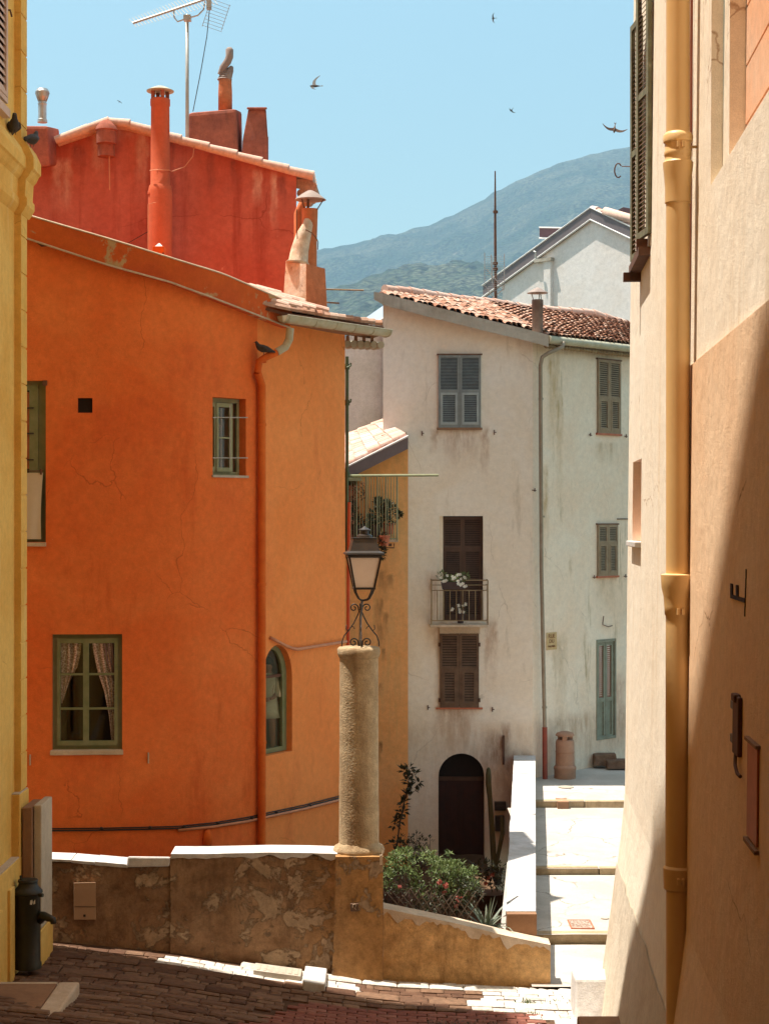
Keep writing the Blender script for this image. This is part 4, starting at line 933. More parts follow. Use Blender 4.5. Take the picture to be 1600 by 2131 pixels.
# pelvis, belly, chest, neck, skull; arms; legs
V = [B(-.02, -.18), B(-.02, .05), B(-.02, .24), B(-.01, .36), B(0, .44), B(0, .53, -.02),
     B(.12, .27), B(.155, .06, -.02), B(.09, -.02, -.12), B(.04, -.03, -.17), B(-.16, .27), B(-.22, .05), B(-.14, -.05, -.12), B(-.08, -.05, -.16),
     B(.06, -.30), B(.07, -.70), B(.07, -1.0), B(-.10, -.30), B(-.11, -.70), B(-.11, -1.0)]
Eg = [(0, 1), (1, 2), (2, 3), (3, 4), (4, 5), (2, 6), (6, 7), (7, 8), (8, 9), (2, 10), (10, 11), (11, 12), (12, 13), (0, 14), (14, 15), (15, 16), (0, 17), (17, 18), (18, 19)]
Rr = [.12, .12, .11, .055, .085, .075, .055, .042, .028, .022, .055, .042, .028, .022, .08, .055, .04, .08, .055, .04]
body = skin_figure('body', V, Eg, Rr, M['skin'], per)
m = MB(); m.ball(B(0, .50, .02), .095, .10, .10, 14, 9); m.build('hair', M['hair'], per, smooth=True)
m = MB()
for k in range(5):
    a = B(.04 - .0, -.03 - .012 * k + .02, -.17); m.tube([a, a + Vector((-.035, -.02, -.004)), a + Vector((-.06 - .004 * (2 - abs(k - 2)), -.015, -.012))], [.009, .008, .006], 6)
m.build('fingers', M['skin'], per, smooth=True)
m = MB(); m.lathe(B(-.02, 0), [(.235, -.33), (.20, -.20), (.165, -.05), (.165, .10), (.175, .22), (.15, .31), (.075, .36)], 28, sq=.7)
m.tube([B(.11, .27), B(.14, .17, -.01), B(.16, .05, -.02), B(.14, -.01, -.05)], [.065, .065, .07, .07], 14); m.tube([B(-.15, .27), B(-.2, .15), B(-.22, .05)], [.075, .08, .085], 14)
m.build('robe', M['linen'], per, smooth=True)

# ------------------------------------------------------------------ red house behind
RED = Wall([(-100, 29.7), (617, 29.4)]); rf = RED.f
rdh = thing('red_house', (-3, 29.5, -7), 'tall oxide red house with a pink tiled verge behind the orange house', 'house')
rt = [(-100, 352), (57, 322), (118, 297), (175, 275), (222, 258), (270, 263), (350, 287), (500, 330), (617, 362)]
rtop = lambda u: RED.z(u, interp(u, rt))
m = MB(); panel(m, rf, -100, 617, -8, rtop, [], du=14); shell(m, rf, -100, 617, -8, rtop, (-.9, 7, -.2), 40)
m.build('wall', M['red'], rdh)
m = MB(); pts = [(116, 292), (180, 268), (224, 253), (266, 259), (316, 275), (372, 291), (430, 307), (488, 323), (540, 338), (595, 353), (648, 367)]
for (a, b), (c, e) in zip(pts, pts[1:]):
    p = P(a, b, 29.35); q = P(c + 5, e - 1, 29.35); ax = (q - p).normalized()
    for dy in (0, .2, .4, .62, .85, 1.1):
        v = Vector((0, dy, 0)); m.tube([p + v, q + v], [.068, .084] if dy == 0 else [.07, .08], 12)
m.build('verge_tiles', M['ridge'], rdh, smooth=True, auto=50)
m = MB(); q = P(648, 372, 29.4)
for k in range(3): m.tube([q + Vector((.02 - .1 * k, .05, -.12 - .06 * k)), q + Vector((.05 - .06 * k, .9, -.15 - .05 * k))], .075, 10)
m.hexa([P(617, 392, 29.45), P(655, 400, 29.45), P(655, 400, 30.4), P(617, 392, 30.4), P(617, 372, 29.45), P(650, 374, 29.45), P(650, 374, 30.4), P(617, 372, 30.4)])
m.build('corner_tiles', M['tile'], rdh, smooth=True, auto=50)
# ridge end stub
m = MB(); c = P(222, 275, 29.25); m.lathe(c, [(.17, -.2), (.17, .02), (.19, .03), (.17, .09), (.08, .19), (.02, .21)], 16)
m.lathe(P(222, 284, 29.33), [(.15, -.35), (.15, .1)], 12); m.build('ridge_end', M['brickred'], rdh, smooth=True, auto=40)
# left chimney with steel cowl
m = MB(); m.hexa([P(20, 360, 29.1), P(104, 345, 29.1), P(127, 345, 29.9), P(20, 360, 29.9), P(20, 262, 29.1), P(100, 262, 29.1), P(125, 268, 29.9), P(20, 264, 29.9)])
st = m.build('chimney', M['brickred'], rdh, bevel=.05)
m = MB(); c = P(89, 255, 29.4); m.lathe(c, [(.085, 0), (.085, .05), (.072, .06), (.072, .3), (.078, .31), (.078, .33), (.07, .34), (.07, .36)], 16)
for k in range(8):
    a = 2 * math.pi * k / 8; cc = c + Vector((.075 * math.cos(a), .075 * math.sin(a), .45)); m.prism([cc + Vector((0, 0, -.09)), cc + Vector((.05 * math.cos(a), .05 * math.sin(a), .06)), cc + Vector((-.06 * math.cos(a), -.06 * math.sin(a), .13)), cc + Vector((-.075 * math.cos(a), -.075 * math.sin(a), -.08))], Vector((-math.sin(a), math.cos(a), 0)) * .012)
m.lathe(c, [(.05, .36), (.10, .44), (.12, .53), (.09, .58), (.02, .58)], 16); m.build('cowl', M['steel'], st)
# round flue chimney
c = P(334, 530, 28.95)
s_ = 28.95 / F
m = MB(); m.lathe(c, [(25 * s_, -.6), (25 * s_, (530 - 400) * s_), (23 * s_, (530 - 388) * s_), (20 * s_, (530 - 384) * s_), (19.2 * s_, (530 - 222) * s_), (20.5 * s_, (530 - 220) * s_), (20.5 * s_, (530 - 207) * s_), (19 * s_, (530 - 206) * s_)], 32)
m.lathe(c + Vector((-15 * s_, -.06, 130 * s_)), [(10 * s_, -.05), (10 * s_, 0), (6 * s_, .07), (0.01, .10)], 14)
ch = m.build('chimney', M['redflue'], rdh, smooth=True, auto=45)
m = MB()
for k in range(4):
    a = rad(25 + 90 * k); cc = c + Vector((15.5 * s_ * math.cos(a), 15.5 * s_ * math.sin(a), 0)); m.box((cc.x - .03, cc.y - .03, c.z + 324 * s_), (cc.x + .03, cc.y + .03, c.z + 340 * s_)); m.cut()
m.build_each('cap_post', M['brickred'], ch)
m = MB(); m.lathe(c + Vector((0, 0, 339 * s_)), [(28 * s_, 0), (28.5 * s_, .015), (20 * s_, .05), (10 * s_, .085), (.01, .10)], 32); m.build('cap', M['zinc'], ch, smooth=True, auto=60)
m = MB(); m.tube([P(312, 355, 28.8), P(330, 353, 28.72), P(352, 354, 28.8), P(358, 357, 29.1), P(385, 347, 29.3), P(402, 325, 29.3), P(405, 300, 29.3)], .009, 5); m.cut()
m.tube([P(309, 530, 28.75), P(309, 425, 28.75), P(325, 421, 28.72)], .009, 5); m.cut(); m.tube([P(229, 395, 29.3), P(228, 318, 29.3)], .012, 5); m.build_each('wire', M['pinkpipe'], rdh)
m = MB(); m.tube([P(255, 513, 29.3), P(312, 480, 29.2)], .007, 4); m.build('thin_wire', M['blackcable'], rdh)
# big chimney stack and pots
m = MB(); m.hexa([P(393, 340, 30.4), P(495, 360, 30.4), P(506, 360, 31.2), P(393, 340, 31.2), P(393, 235, 30.4), P(492, 226, 30.4), P(504, 232, 31.2), P(393, 235, 31.2)])
stk = m.build('chimney', M['brickred'], rdh, bevel=.06)
m = MB(); m.hexa([P(503, 380, 30.5), P(557, 390, 30.5), P(559, 390, 31), P(503, 380, 31), P(505, 292, 30.5), P(557, 284, 30.5), P(559, 284, 31), P(505, 292, 31)])
m.hexa([P(505, 294, 30.5), P(557, 286, 30.5), P(558, 286, 31), P(505, 294, 31), P(517, 228, 30.55), P(553, 228, 30.55), P(554, 228, 30.95), P(517, 228, 30.95)])
m.hexa([P(514, 228, 30.5), P(555, 228, 30.5), P(556, 228, 31), P(514, 228, 31), P(514, 223, 30.5), P(555, 223, 30.5), P(556, 223, 31), P(514, 223, 31)])
m.build('side_chimney', M['brickred'], rdh, bevel=.015)
c = P(469, 228, 30.75); s_ = 30.75 / F
m = MB(); m.lathe(c, [(14.5 * s_, -.02), (14.5 * s_, .3), (13.5 * s_, .48), (13.8 * s_, .55)], 20); pot = m.build('chimney_pot', M['chimorange'], stk, smooth=True)
m = MB()
for k in range(5): m.lathe(c + Vector((.01 * k - .01, 0, .53 + .035 * k)), [((14.5 - k) * s_, 0), ((15.5 - k) * s_, .012), ((14 - k) * s_, .03)], 18)
m.tube([P(466, 180, 30.75), P(474, 158, 30.72), P(480, 145, 30.75), P(483, 138, 30.75)], [.10, .085, .06, .03], 12)
m.tube([P(458, 155, 30.7), P(464, 142, 30.7), P(474, 128, 30.7), P(478, 118, 30.7), P(478, 104, 30.7), P(478, 99, 30.7)], [.045, .065, .068, .07, .072, .04], 14)
m.build('twisted_cowl', M['chimpale'], pot, smooth=True, auto=60)
# tall chimney standing on the orange roof
rc = thing('roof_chimney', P(636, 640, 26.4), 'battered orange and limewashed chimney with a conical metal hat on the orange roof', 'chimney')
Yc = 26.2; s_ = Yc / F
mw = MB(); mo = MB()
# base: left face lit, right face orange -> box turned about 45 degrees
def ring(px0, pxm, px1, py, yl=None, ym=None, yr=None): return [P(px0, yl or py, Yc + .35), P(pxm, ym or py, Yc), P(px1, yr or py, Yc + .35), P((px0 + px1) / 2, py, Yc + .7)]
b0 = ring(589, 637, 681, 640, 634, 642, 650); b1 = ring(595, 637, 676, 548, 546, 549, 559)
m = MB(); m.hexa(b0 + b1); base = m.build('base', M['chimwhite'], rc)
m = MB()
for q0, q1 in ((1, 2),):
    n_ = Vector((.55, -.8, 0)).normalized() * .006; m.hexa([b0[1], b0[2], b0[2] + n_, b0[1] + n_, b1[1], b1[2], b1[2] + n_, b1[1] + n_])
m.build('orange_side', M['chimorange'], base)
m = MB(); m.tube([P(620, 549, Yc + .3), P(621, 543, Yc + .3), P(624, 520, Yc + .3), P(632, 490, Yc + .3), P(641, 468, Yc + .3), P(643, 440, Yc + .35)], [.20, .155, .14, .12, .085, .04], 14); m.build('neck', M['chimwhite'], rc, smooth=True)
m = MB(); m.tube([P(644, 556, Yc + .42), P(644, 500, Yc + .40), P(645, 434, Yc + .36)], [.115, .118, .125], 24); m.tube([P(621, 500, Yc + .7), P(621, 445, Yc + .7), P(630, 424, Yc + .7), P(642, 418, Yc + .7)], .07, 12)
m.build('flue', M['chimorange'], rc, smooth=True, auto=50)
m = MB(); c = P(646, 416, Yc + .36); m.lathe(c, [(.245, 0), (.235, .012), (.14, .085), (.05, .14), (.02, .15)], 18); m.build('hat', M['chimpale'], rc, smooth=True, auto=60)
m = MB()
for a, b in (((628, 412), (633, 434)), ((641, 414), (641, 434)), ((674, 414), (660, 436))): m.tube([P(a[0], a[1], Yc + .3), P(b[0], b[1], Yc + .3)], .010 if a[0] != 641 else .022, 6); m.cut()
m.tube([P(618, 436, Yc + .1), P(618, 480, Yc + .1), P(619, 497, Yc + .1)], .008, 5); m.cut(); m.tube([P(636, 478, Yc + .1), P(650, 485, Yc + .12), P(659, 497, Yc + .3), P(662, 504, Yc + .3), P(661, 520, Yc + .3)], .008, 5)
m.build_each('wire_stay', M['rustiron'], rc)
m = MB(); m.hexa([P(600, 648, Yc - .1), P(684, 660, Yc - .1), P(690, 655, Yc + .6), P(600, 645, Yc + .6), P(600, 643, Yc - .1), P(684, 655, Yc - .1), P(690, 650, Yc + .6), P(600, 640, Yc + .6)]); m.build('flashing', M['zinc'], rc)
# little vent with a white cap
rv = thing('roof_vent', P(332, 545, 24.6), 'small orange roof vent with a white pointed cap in front of the round flue', 'roof vent')
m = MB(); m.box(tuple(P(318, 560, 24.5)), tuple(P(346, 517, 24.72))); m.build('body', M['orangepipe'], rv, bevel=.01)
m = MB(); c = P(332, 518, 24.62); m.lathe(c, [(.115, 0), (.115, .01), (.055, .045), (.03, .07), (.005, .08)], 4, rad(45)); m.build('cap', M['whitetrim'], rv)
m = MB()
for px in (327, 338): m.tube([P(px, 530, 24.49), P(px + 2, 525, 24.49), P(px + 3, 530, 24.49), P(px + 2, 536, 24.49)], .006, 5); m.cut()
m.build_each('slot', M['room'], rv)
m = MB(); m.lathe(P(433, 574, 24.75), [(.05, -.06), (.05, 0), (.01, .02)], 10); tag(m.build('vent_cap', M['whitetrim'], loc=P(433, 574, 24.75)), 'tiny white vent cap peeking over the orange verge', 'vent cap')

# ------------------------------------------------------------------ television aerials
ya = thing('tv_aerial', P(390, 300, 30.3), 'large comb shaped television aerial on a tall pole beside the red chimney stack', 'aerial')
Ya = 30.2
m = MB(); m.tube([P(390, 330, Ya + .15), P(390, 30, Ya + .15)], .032, 12); m.build('mast', M['alu'], ya, smooth=True)
b0 = P(277, 48, Ya); b1 = P(440, -6, Ya); ax = (b1 - b0).normalized()
m = MB(); m.tube([b0, b1], .022, 6); m.build('boom', M['alu'], ya)
m = MB()
for i in range(26):
    t = i / 25; c = b0.lerp(b1, t); L_ = lerp(.10, .17, t)
    for sgn in (-1, 1):
        up = Vector((.45, -.6, .62 if sgn > 0 else -.62)).normalized() if sgn > 0 else Vector((.5, -.3, -.75)).normalized()
        m.tube([c, c + Vector((-.50, .35, .62)).normalized() * L_ * 1.25 * sgn], .0065, 4)
m.build('elements', M['alu'], ya)
m = MB(); gx = Vector((-.35, .1, -1)).normalized(); gy = Vector((.25, .9, .1)).normalized(); c = P(445, 5, Ya)
for k in range(9): a = c + gx * (.06 * k) + Vector((.12, 0, 0)); m.tube([a - gy * .22 + Vector((-.08, 0, .02)), a + gy * .22 + Vector((.1, 0, -.02))], .004, 4)
for s_ in (-1, 1): a = c + gy * .22 * s_ + Vector((.12 + .09 * s_, 0, 0)); m.tube([a, a + gx * .48], .006, 4)
m.build('reflector', M['alu'], ya)
m = MB(); m.tube([P(362, 22, Ya), P(363, 36, Ya), P(370, 45, Ya), P(390, 38, Ya), P(412, 32, Ya), P(424, 20, Ya), P(427, 3, Ya)], .013, 8)
m.box(tuple(P(430, 18, Ya - .08)), tuple(P(441, 3, Ya + .02))); m.box(tuple(P(382, 41, Ya - .02)), tuple(P(399, 35, Ya + .12))); m.build('bracket', M['alu'], ya)
m = MB(); m.tube([P(437, 12, Ya), P(431, 75, Ya), P(418, 150, Ya), P(402, 232, Ya + .3)], .008, 5); m.build('lead', M['blackcable'], ya)
def pole_aerial(name, px, y0, y1, Yd, r, label, els, mat='rustiron'):
    t = thing(name, P(px, y0, Yd), label, 'aerial'); m = MB(); m.tube([P(px, y0, Yd), P(px - 1, lerp(y0, y1, .6), Yd), P(px - 1, y1, Yd)], [r, r * .8, r * .4], 8)
    for yy in (441, 548, 560): m.lathe(P(px - .5, yy, Yd), [(r * 1.6, -.03), (r * 1.6, .03)], 8)
    m.build('mast', M[mat], t)
    return t
ma = pole_aerial('mast_aerial', 1031, 634, 356, 41.0, .038, 'thin dark mast aerial on the white house roof against the hills', None)
m = MB()
for px_, y0, y1 in ((1008, 526, 596), (1049, 528, 600)): m.tube([P(px_, y0, 41), P(px_, y1, 41)], .010, 5)
for k in range(17): yy = 534 + k * 4.4; m.tube([P(1008 if k < 12 else 1014, yy, 40.6), P(1049, yy + 1, 41.2)], .0045, 4)
m.tube([P(1022, 530, 40.8), P(1024, 590, 40.8)], .014, 5); m.tube([P(1012, 560, 40.9), P(1049, 603, 41)], .010, 5); m.tube([P(1010, 596, 41), P(1028, 622, 41)], .012, 5); m.tube([P(1049, 600, 41), P(1020, 625, 41)], .012, 5)
m.build('grid_panel', M['steel'], ma)
m = MB()
for (a, b, y_) in ((676, 757, 604), (676, 706, 631)): m.tube([P(a, y_ - 2, 30.5), P(b, y_, 30.5)], .014, 6)
for px_ in (682, 690, 712, 735): m.tube([P(px_, 604, 30.45), P(px_, 603, 30.0)], .006, 4)
tag(m.build('aerial_boom', M['balrail'], loc=P(676, 604, 30.5)), 'two thin yellowish aerial rods sticking out right of the battered chimney', 'aerial')

# ------------------------------------------------------------------ white house
WH = Wall([(797, 36.0), (1108, 36.0), (1340, 38.75)]); wf = WH.f
whs = thing('white_house', (1.5, 36, -7), 'grey white corner house with louvred shutters, a flower balcony and arched doorway', 'house')
vt = [(778, 607), (800, 611), (900, 637), (1000, 662), (1100, 686), (1141, 697)]
gtop = [(1108, 700), (1140, 706), (1340, 730)]
wtop = lambda u: WH.z(u, interp(u, vt) + 22) if u <= 1108 else WH.z(u, interp(u, gtop) - 1)
def wo(u0, u1, y0, y1, d=.2, **k):
    c = (u0 + u1) / 2; return dict(u0=u0, u1=u1, v0=WH.z(c, y1), v1=WH.z(c, y0), d=d, **k)
A1 = wo(914, 998, 742, 890); A2 = wo(914, 1005, 1074, 1292, .22); A3 = wo(917, 994, 1320, 1472); AD = wo(912, 1008, 1568, 1830, .35); AD['arch'] = 48 * 36 / F * 1.02
B1 = wo(1242, 1287, 750, 902); B2 = wo(1242, 1281, 1092, 1198); B3 = wo(1241, 1279, 1332, 1538, .1)
m = MB(); panel(m, wf, 797, 1108, -8, wtop, [A1, A2, A3, AD], du=20, dv=2); panel(m, wf, 1108, 1340, -8, lambda u: WH.z(u, interp(u, gtop) - 1), [B1, B2, B3], du=20, dv=2)
m.add([wf(797, -8), wf(797, wtop(797)), wf(797, wtop(797)) + Vector((0, 7, 0)), wf(797, -8) + Vector((0, 7, 0))], [(0, 1, 2, 3)])
wallw = m.build('wall', M['white'], whs)
for p_ in wallw.data.polygons:
    pass
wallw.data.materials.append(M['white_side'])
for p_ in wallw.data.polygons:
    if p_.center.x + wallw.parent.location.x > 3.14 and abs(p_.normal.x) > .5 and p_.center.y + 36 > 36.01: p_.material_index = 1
Ae = P(1140, 700, 35.75); Be = P(1345, 723, 38.6); Cr = P(1345, 678, 44.5); Dr = P(790, 603, 37.2); A0 = P(778, 612, 35.72)
# roof as two patches: the verge runs A0->Ae, the eave Ae->Be
m = MB(); tiles(m, Ae, Be, P(1345, 676, 45.0), P(1010, 630, 40.2), 24, 16, .078, .022, n=5, lift=.03)
tiles(m, P(1139, 697, 35.76), P(1139.5, 697.5, 35.8), P(1010, 630, 40.2), P(795, 607, 35.8), 1, 1, .01)
# left part: rows parallel to the eave, columns running up the slope towards the verge top
up = (P(1010, 630, 40.2) - Ae); up2 = (A0 - Ae)
for k in range(13):
    t0 = k / 13.
    p0 = Ae.lerp(A0, t0) + Vector((0, 0, .03)); n_ = 20
# triangular field between verge and first patch column
E0 = Ae; R0 = P(1010, 630, 40.2); nrow = 16; nn = (Be - Ae).cross(R0 - Ae).normalized(); nn = nn if nn.z > 0 else -nn; ed2 = (Be - Ae).normalized()
for j in range(nrow):
    a = E0.lerp(R0, j / nrow); rowdir = -ed2
    # walk along the row to the left until the verge line (Y about 35.8) is met
    s_ = .10
    while True:
        p = a + rowdir * s_
        if p.y < 35.85 or s_ > 9 or HX + F * p.x / p.y < 806: break
        q = p + (R0 - E0) / nrow * 1.25; vs = []
        sd = (q - p).normalized().cross(nn).normalized(); lift = .03 + R.uniform(0, .022)
        for c_, rr in ((p, .080), (q, .066)):
            for kk in range(6): aa = math.pi * kk / 5; vs.append(c_ + nn * lift + sd * rr * math.cos(aa) + nn * rr * .75 * math.sin(aa))
        for kk in range(6): aa = math.pi * kk / 5; vs.append(p + nn * lift + sd * .067 * math.cos(aa) + nn * .057 * math.sin(aa))
        m.add(vs, [(b, b + 1, b + 7, b + 6) for b in range(5)] + [(b + 12, b + 13, b + 1, b) for b in range(5)])
        s_ += .172
rf_ = m.build('roof', M['tile'], whs)
Dv = R0 - ed2 * 6.1
m = MB(); slab(m, Ae, Be, P(1345, 678, 45.0), R0, .06); m.hexa([Ae + Vector((0, 0, -.06)), R0 + Vector((0, 0, -.06)), P(792, 606, 36.6) + Vector((0, 0, -.06)), A0 + Vector((.05, .08, -.08)), Ae, R0, P(792, 606, 36.6), A0 + Vector((.05, .08, -.02))])
m.build('roof_deck', M['tile_dark'], whs)
m = MB(); rp = [P(800, 603, 36.7), P(850, 607, 37.2), P(905, 616, 38.1), P(960, 624, 39.1), P(1025, 630, 40.4), P(1100, 642, 41.4), P(1160, 647, 42.3), P(1232, 652, 43.4), P(1280, 668, 44.2), P(1345, 686, 45)]
for a, b in zip(rp, rp[1:]):
    k = max(2, int((b - a).length / .42))
    for i in range(k):
        p = a.lerp(b, i / k); q = a.lerp(b, (i + 1.15) / k); m.tube([p, q], [.115, .09], 9)
m.build('ridge_tiles', M['ridge'], rf_, smooth=True, auto=60)
# verge slab
m = MB(); us = [778 + (1141 - 778) * i / 16 for i in range(17)]
for a, b in zip(us, us[1:]):
    y0, y1 = interp(a, vt), interp(b, vt); h0 = 24 if a > 800 else 16 + (a - 778) * .4; h1 = 25
    m.hexa([P(a, y0 + h0, 35.72), P(b - .15, y1 + h1, 35.72), P(b - .15, y1 + h1, 36.3), P(a, y0 + h0, 36.3), P(a, y0, 35.72), P(b - .15, y1, 35.72), P(b - .15, y1, 36.3), P(a, y0, 36.3)])
m.build('verge', M['concrete'], whs)
m = MB(); g0, g1 = P(1140, 706, 35.75), P(1345, 729, 38.5); dd = (g1 - g0).normalized()
m.tube([g0, g1], .085, 12); m.build('gutter', M['zinc'], whs, smooth=True, auto=50)
m = MB(); k = 0
while k < 34:
    c = g0 + (g1 - g0) * (k / 34) + Vector((-.02, .12, -.13)); m.ball(c, .06, .06, .05, 8, 5); k += 1
m.build('eaves_mortar', M['balrail'], whs, smooth=True)
# downpipe
m = MB(); m.tube([P(1173, 712, 36.0), P(1170, 722, 35.95), P(1140, 735, 35.85), P(1128, 743, 35.85), P(1124, 760, 35.9), P(1126, 1180, 35.95), P(1133, 1515, 35.95)], .042, 12)
for yy in (830, 1075, 1472): px_ = 1124 + (yy - 760) * 9 / 755; c = P(px_, yy, 35.95); m.tube([c - Vector((0, 0, .02)), c + Vector((0, 0, .02))], .055, 12)
dpw = m.build('downpipe', M['greypipe'], whs, smooth=True, auto=50)
m = MB(); m.tube([P(1133, 1513, 35.95), P(1133.5, 1622, 35.95)], .055, 12)
m.build('pipe_foot', M['redpipe'], dpw, smooth=True, auto=50)
# shuttered windows of the front
def sill(o, f, W, pad, th, mat, prt, out=.06): 
    m = MB(); m.fbox(f, o['u0'] - pad, o['u1'] + pad, o['v0'] - th, o['v0'], -.1, out); m.build('window_sill', M[mat], prt, bevel=.008)
def back_of(o, f, prt, mat='room'):
    m = MB(); m.fbox(f, o['u0'], o['u1'], o['v0'], o['v1'], -o['d'] - .02, -o['d'] + .0); m.build('window_recess', M[mat], prt)
def hinges(o, f, prt, ts=(.1, .86), mat='rustiron'):
    m = MB()
    for t in ts:
        z_ = lerp(o['v0'], o['v1'], t)
        for u, s_ in ((o['u0'], -1), (o['u1'], 1)): m.fbox(f, min(u, u + 5 * s_), max(u, u + 5 * s_), z_ - .04, z_ + .04, 0, .05); m.cut()
    m.build_each('shutter_hinge', M[mat], prt)
back_of(A1, wf, whs)
mid = (A1['u0'] + A1['u1']) / 2
for a, b in ((A1['u0'] - 2, mid - .3), (mid + .3, A1['u1'] + 2)):
    shutter_leaf(whs, wf, a, b, A1['v0'], A1['v1'] + .03, .02, M['greyshut'], 4.6, .50, (22, 15), M['greyshut2'], .18)
m = MB(); m.fbox(wf, 909, 1003, A1['v1'] + .03, A1['v1'] + .055, 0, .07); m.build('window_head', M['rustiron'], whs)
sill(A1, wf, WH, 5, .05, 'brownslab', whs); 
# balcony door
back_of(A2, wf, whs); mid = 963
for a, b in ((922, mid - .3), (mid + .3, 1004)): shutter_leaf(whs, wf, a, b, A2['v0'], A2['v1'] - .02, -.19, M['darkshut'], 4.2, .30, (12, 30), None, .10)
m = MB(); m.fbox(wf, 914, 922, A2['v0'], A2['v1'], -.215, -.12); m.build('door_jamb', M['white_side'], whs)
back_of(A3, wf, whs); mid = (A3['u0'] + A3['u1']) / 2
for a, b in ((A3['u0'] - 2, mid - .3), (mid + .3, A3['u1'] + 2)): shutter_leaf(whs, wf, a, b, A3['v0'], A3['v1'] + .02, .015, M['brownshut'], 5.0, .48, (12, 11), None, .25)
hinges(A3, wf, whs); sill(A3, wf, WH, 10, .04, 'redplaque', whs, .05)
m = MB(); m.fbox(wf, 914, 998, WH.z(950, 1319), WH.z(950, 1303), 0, .05); m.build('lintel', M['curb'], whs)
# shutter catches
m = MB()
for a, b in ((878, 902), (1028, 900), (890, 1472), (1024, 1476)): m.tube([wf(a, WH.z(a, b - 5), .03), wf(a, WH.z(a, b + 5), .03)], .012, 5); m.tube([wf(a, WH.z(a, b), 0), wf(a, WH.z(a, b), .05), wf(a + 4, WH.z(a, b), .05)], .010, 5); m.cut()
m.build_each('shutter_catch', M['rustiron'], whs)
# arched doorway
m = MB(); ad = AD; c = 960
m.fbox(wf, 912, 1008, ad['v0'], ad['v1'] - ad['arch'] - .10, -.37, -.33)
for k in range(7): u = 914 + 13.4 * k; m.fbox(wf, u, u + 12.8, ad['v0'], ad['v1'] - ad['arch'] - .12, -.33, -.31)
door = m.build('door', paint('dark_red_door', lin(.055, .018, .012), lin(.035, .014, .01), .7), whs)
m = MB(); m.fbox(wf, 912, 1008, ad['v1'] - ad['arch'] - .12, ad['v1'] - ad['arch'] - .04, -.36, -.28); m.build('transom', M['darkshut'], door)
m = MB(); m.fbox(wf, 912, 1008, ad['v1'] - ad['arch'] - .04, ad['v1'], -.37, -.345); m.build('fanlight', M['room'], door)
m = MB(); m.fbox(wf, 1045, 1049, WH.z(1047, 1590), WH.z(1047, 1530), 0, .10); 
m.build('iron_bar', M['rustiron'], whs)
for nm, (a, b, c_, e_) in (('letterbox', (1028, 1052, 1667, 1685)), ('meter_cabinet', (1029, 1048, 1696, 1728))):
    m = MB(); m.fbox(wf, a, b, WH.z(a, e_), WH.z(a, c_), 0, .12); m.fbox(wf, a + 2, b - 2, WH.z(a, e_ - 2), WH.z(a, c_ + 8), .12, .13)
    tag(m.build(nm, M['iron'], loc=wf(a, WH.z(a, e_)), bevel=.01), {'letterbox': 'small dark letterbox on the white wall right of the arched doorway', 'meter_cabinet': 'taller dark cabinet on the wall just below the letterbox'}[nm], nm.replace('_', ' '))
# right facade
for o, mat, nm, lowm in ((B1, 'oliveshut', (16, 14), None), (B2, 'oliveshut', (8, 15), None)):
    back_of(o, wf, whs); mid = (o['u0'] + o['u1']) / 2
    for a, b in ((o['u0'] - 1, mid - .2), (mid + .2, o['u1'] + 1)): shutter_leaf(whs, wf, a, b, o['v0'], o['v1'], .015, M[mat], 3.0, .52 if o is B1 else .35, nm, lowm, .16)
    sill(o, wf, WH, 3, .045, 'redplaque', whs); m = MB(); m.fbox(wf, o['u0'] - 3, o['u1'] + 3, o['v1'], o['v1'] + .03, 0, .05); m.build('window_head', M['rustiron'], whs)
m = MB()
for a, b in ((1226, 905), (1300, 908), (1234, 1201), (1299, 1199), (1110, 1020)): m.tube([wf(a, WH.z(a, b - 4), .03), wf(a, WH.z(a, b + 3), .03)], .012, 5); m.tube([wf(a - 4, WH.z(a, b), .04), wf(a + 2, WH.z(a, b + 1), .04)], .010, 5); m.cut()
m.build_each('shutter_catch', M['rustiron'], whs)
m = MB(); m.tube([wf(1254, WH.z(1254, 1282), .02), wf(1252, WH.z(1252, 1300), .02), wf(1262, WH.z(1262, 1304), .04), wf(1272, WH.z(1272, 1302), .02)], .010, 5); m.cut()
m.tube([wf(1282, WH.z(1282, 1080), .02), wf(1310, WH.z(1310, 1080), .02)], .012, 5); m.build_each('loose_wire', M['rustiron'], whs)
o = B3; m = MB(); frame(m, wf, o['u0'] - 1, o['u1'] + 1, o['v0'], o['v1'] + .02, 2.2, .06, -.05, .02); dr = m.build('door', M['tealdoor'], whs)
for a, b in ((1243, 1259.6), (1260.2, 1276)):
    m = MB(); vm = lerp(o['v0'], o['v1'], .40); frame(m, wf, a, b, o['v0'] + .02, o['v1'] - .05, 3.4, .07, -.06, -.01, vs=[vm], bv=.09); m.fbox(wf, a + 3, b - 3, o['v0'] + .08, vm - .03, -.055, -.04)
    m.build('door_leaf', M['tealdoor'], dr); m = MB(); slats(m, wf, a + 3.4, b - 3.4, vm + .05, o['v1'] - .12, 26, -.055, -.025); m.build('slats', M['rustslat'], dr)
# street sign
sg = thing('street_sign', wf(1146, WH.z(1146, 1350), .02), 'faded ochre painted street name panel beside the corner downpipe', 'sign')
m = MB(); m.fbox(wf, 1136, 1157, WH.z(1146, 1352), WH.z(1146, 1316), 0, .015); m.build('panel', M['signplate'], sg)
e = (wf(1157, 0) - wf(1136, 0)).normalized()
for i, (s, sz) in enumerate((('RUE', .125), ('DU', .115), ('PALMIER', .062))):
    text_obj(s, sz, M['signink'], sg, 'lettering', wf(1146, WH.z(1146, 1324 + 10.5 * i), .018), e, (0, 0, 1))
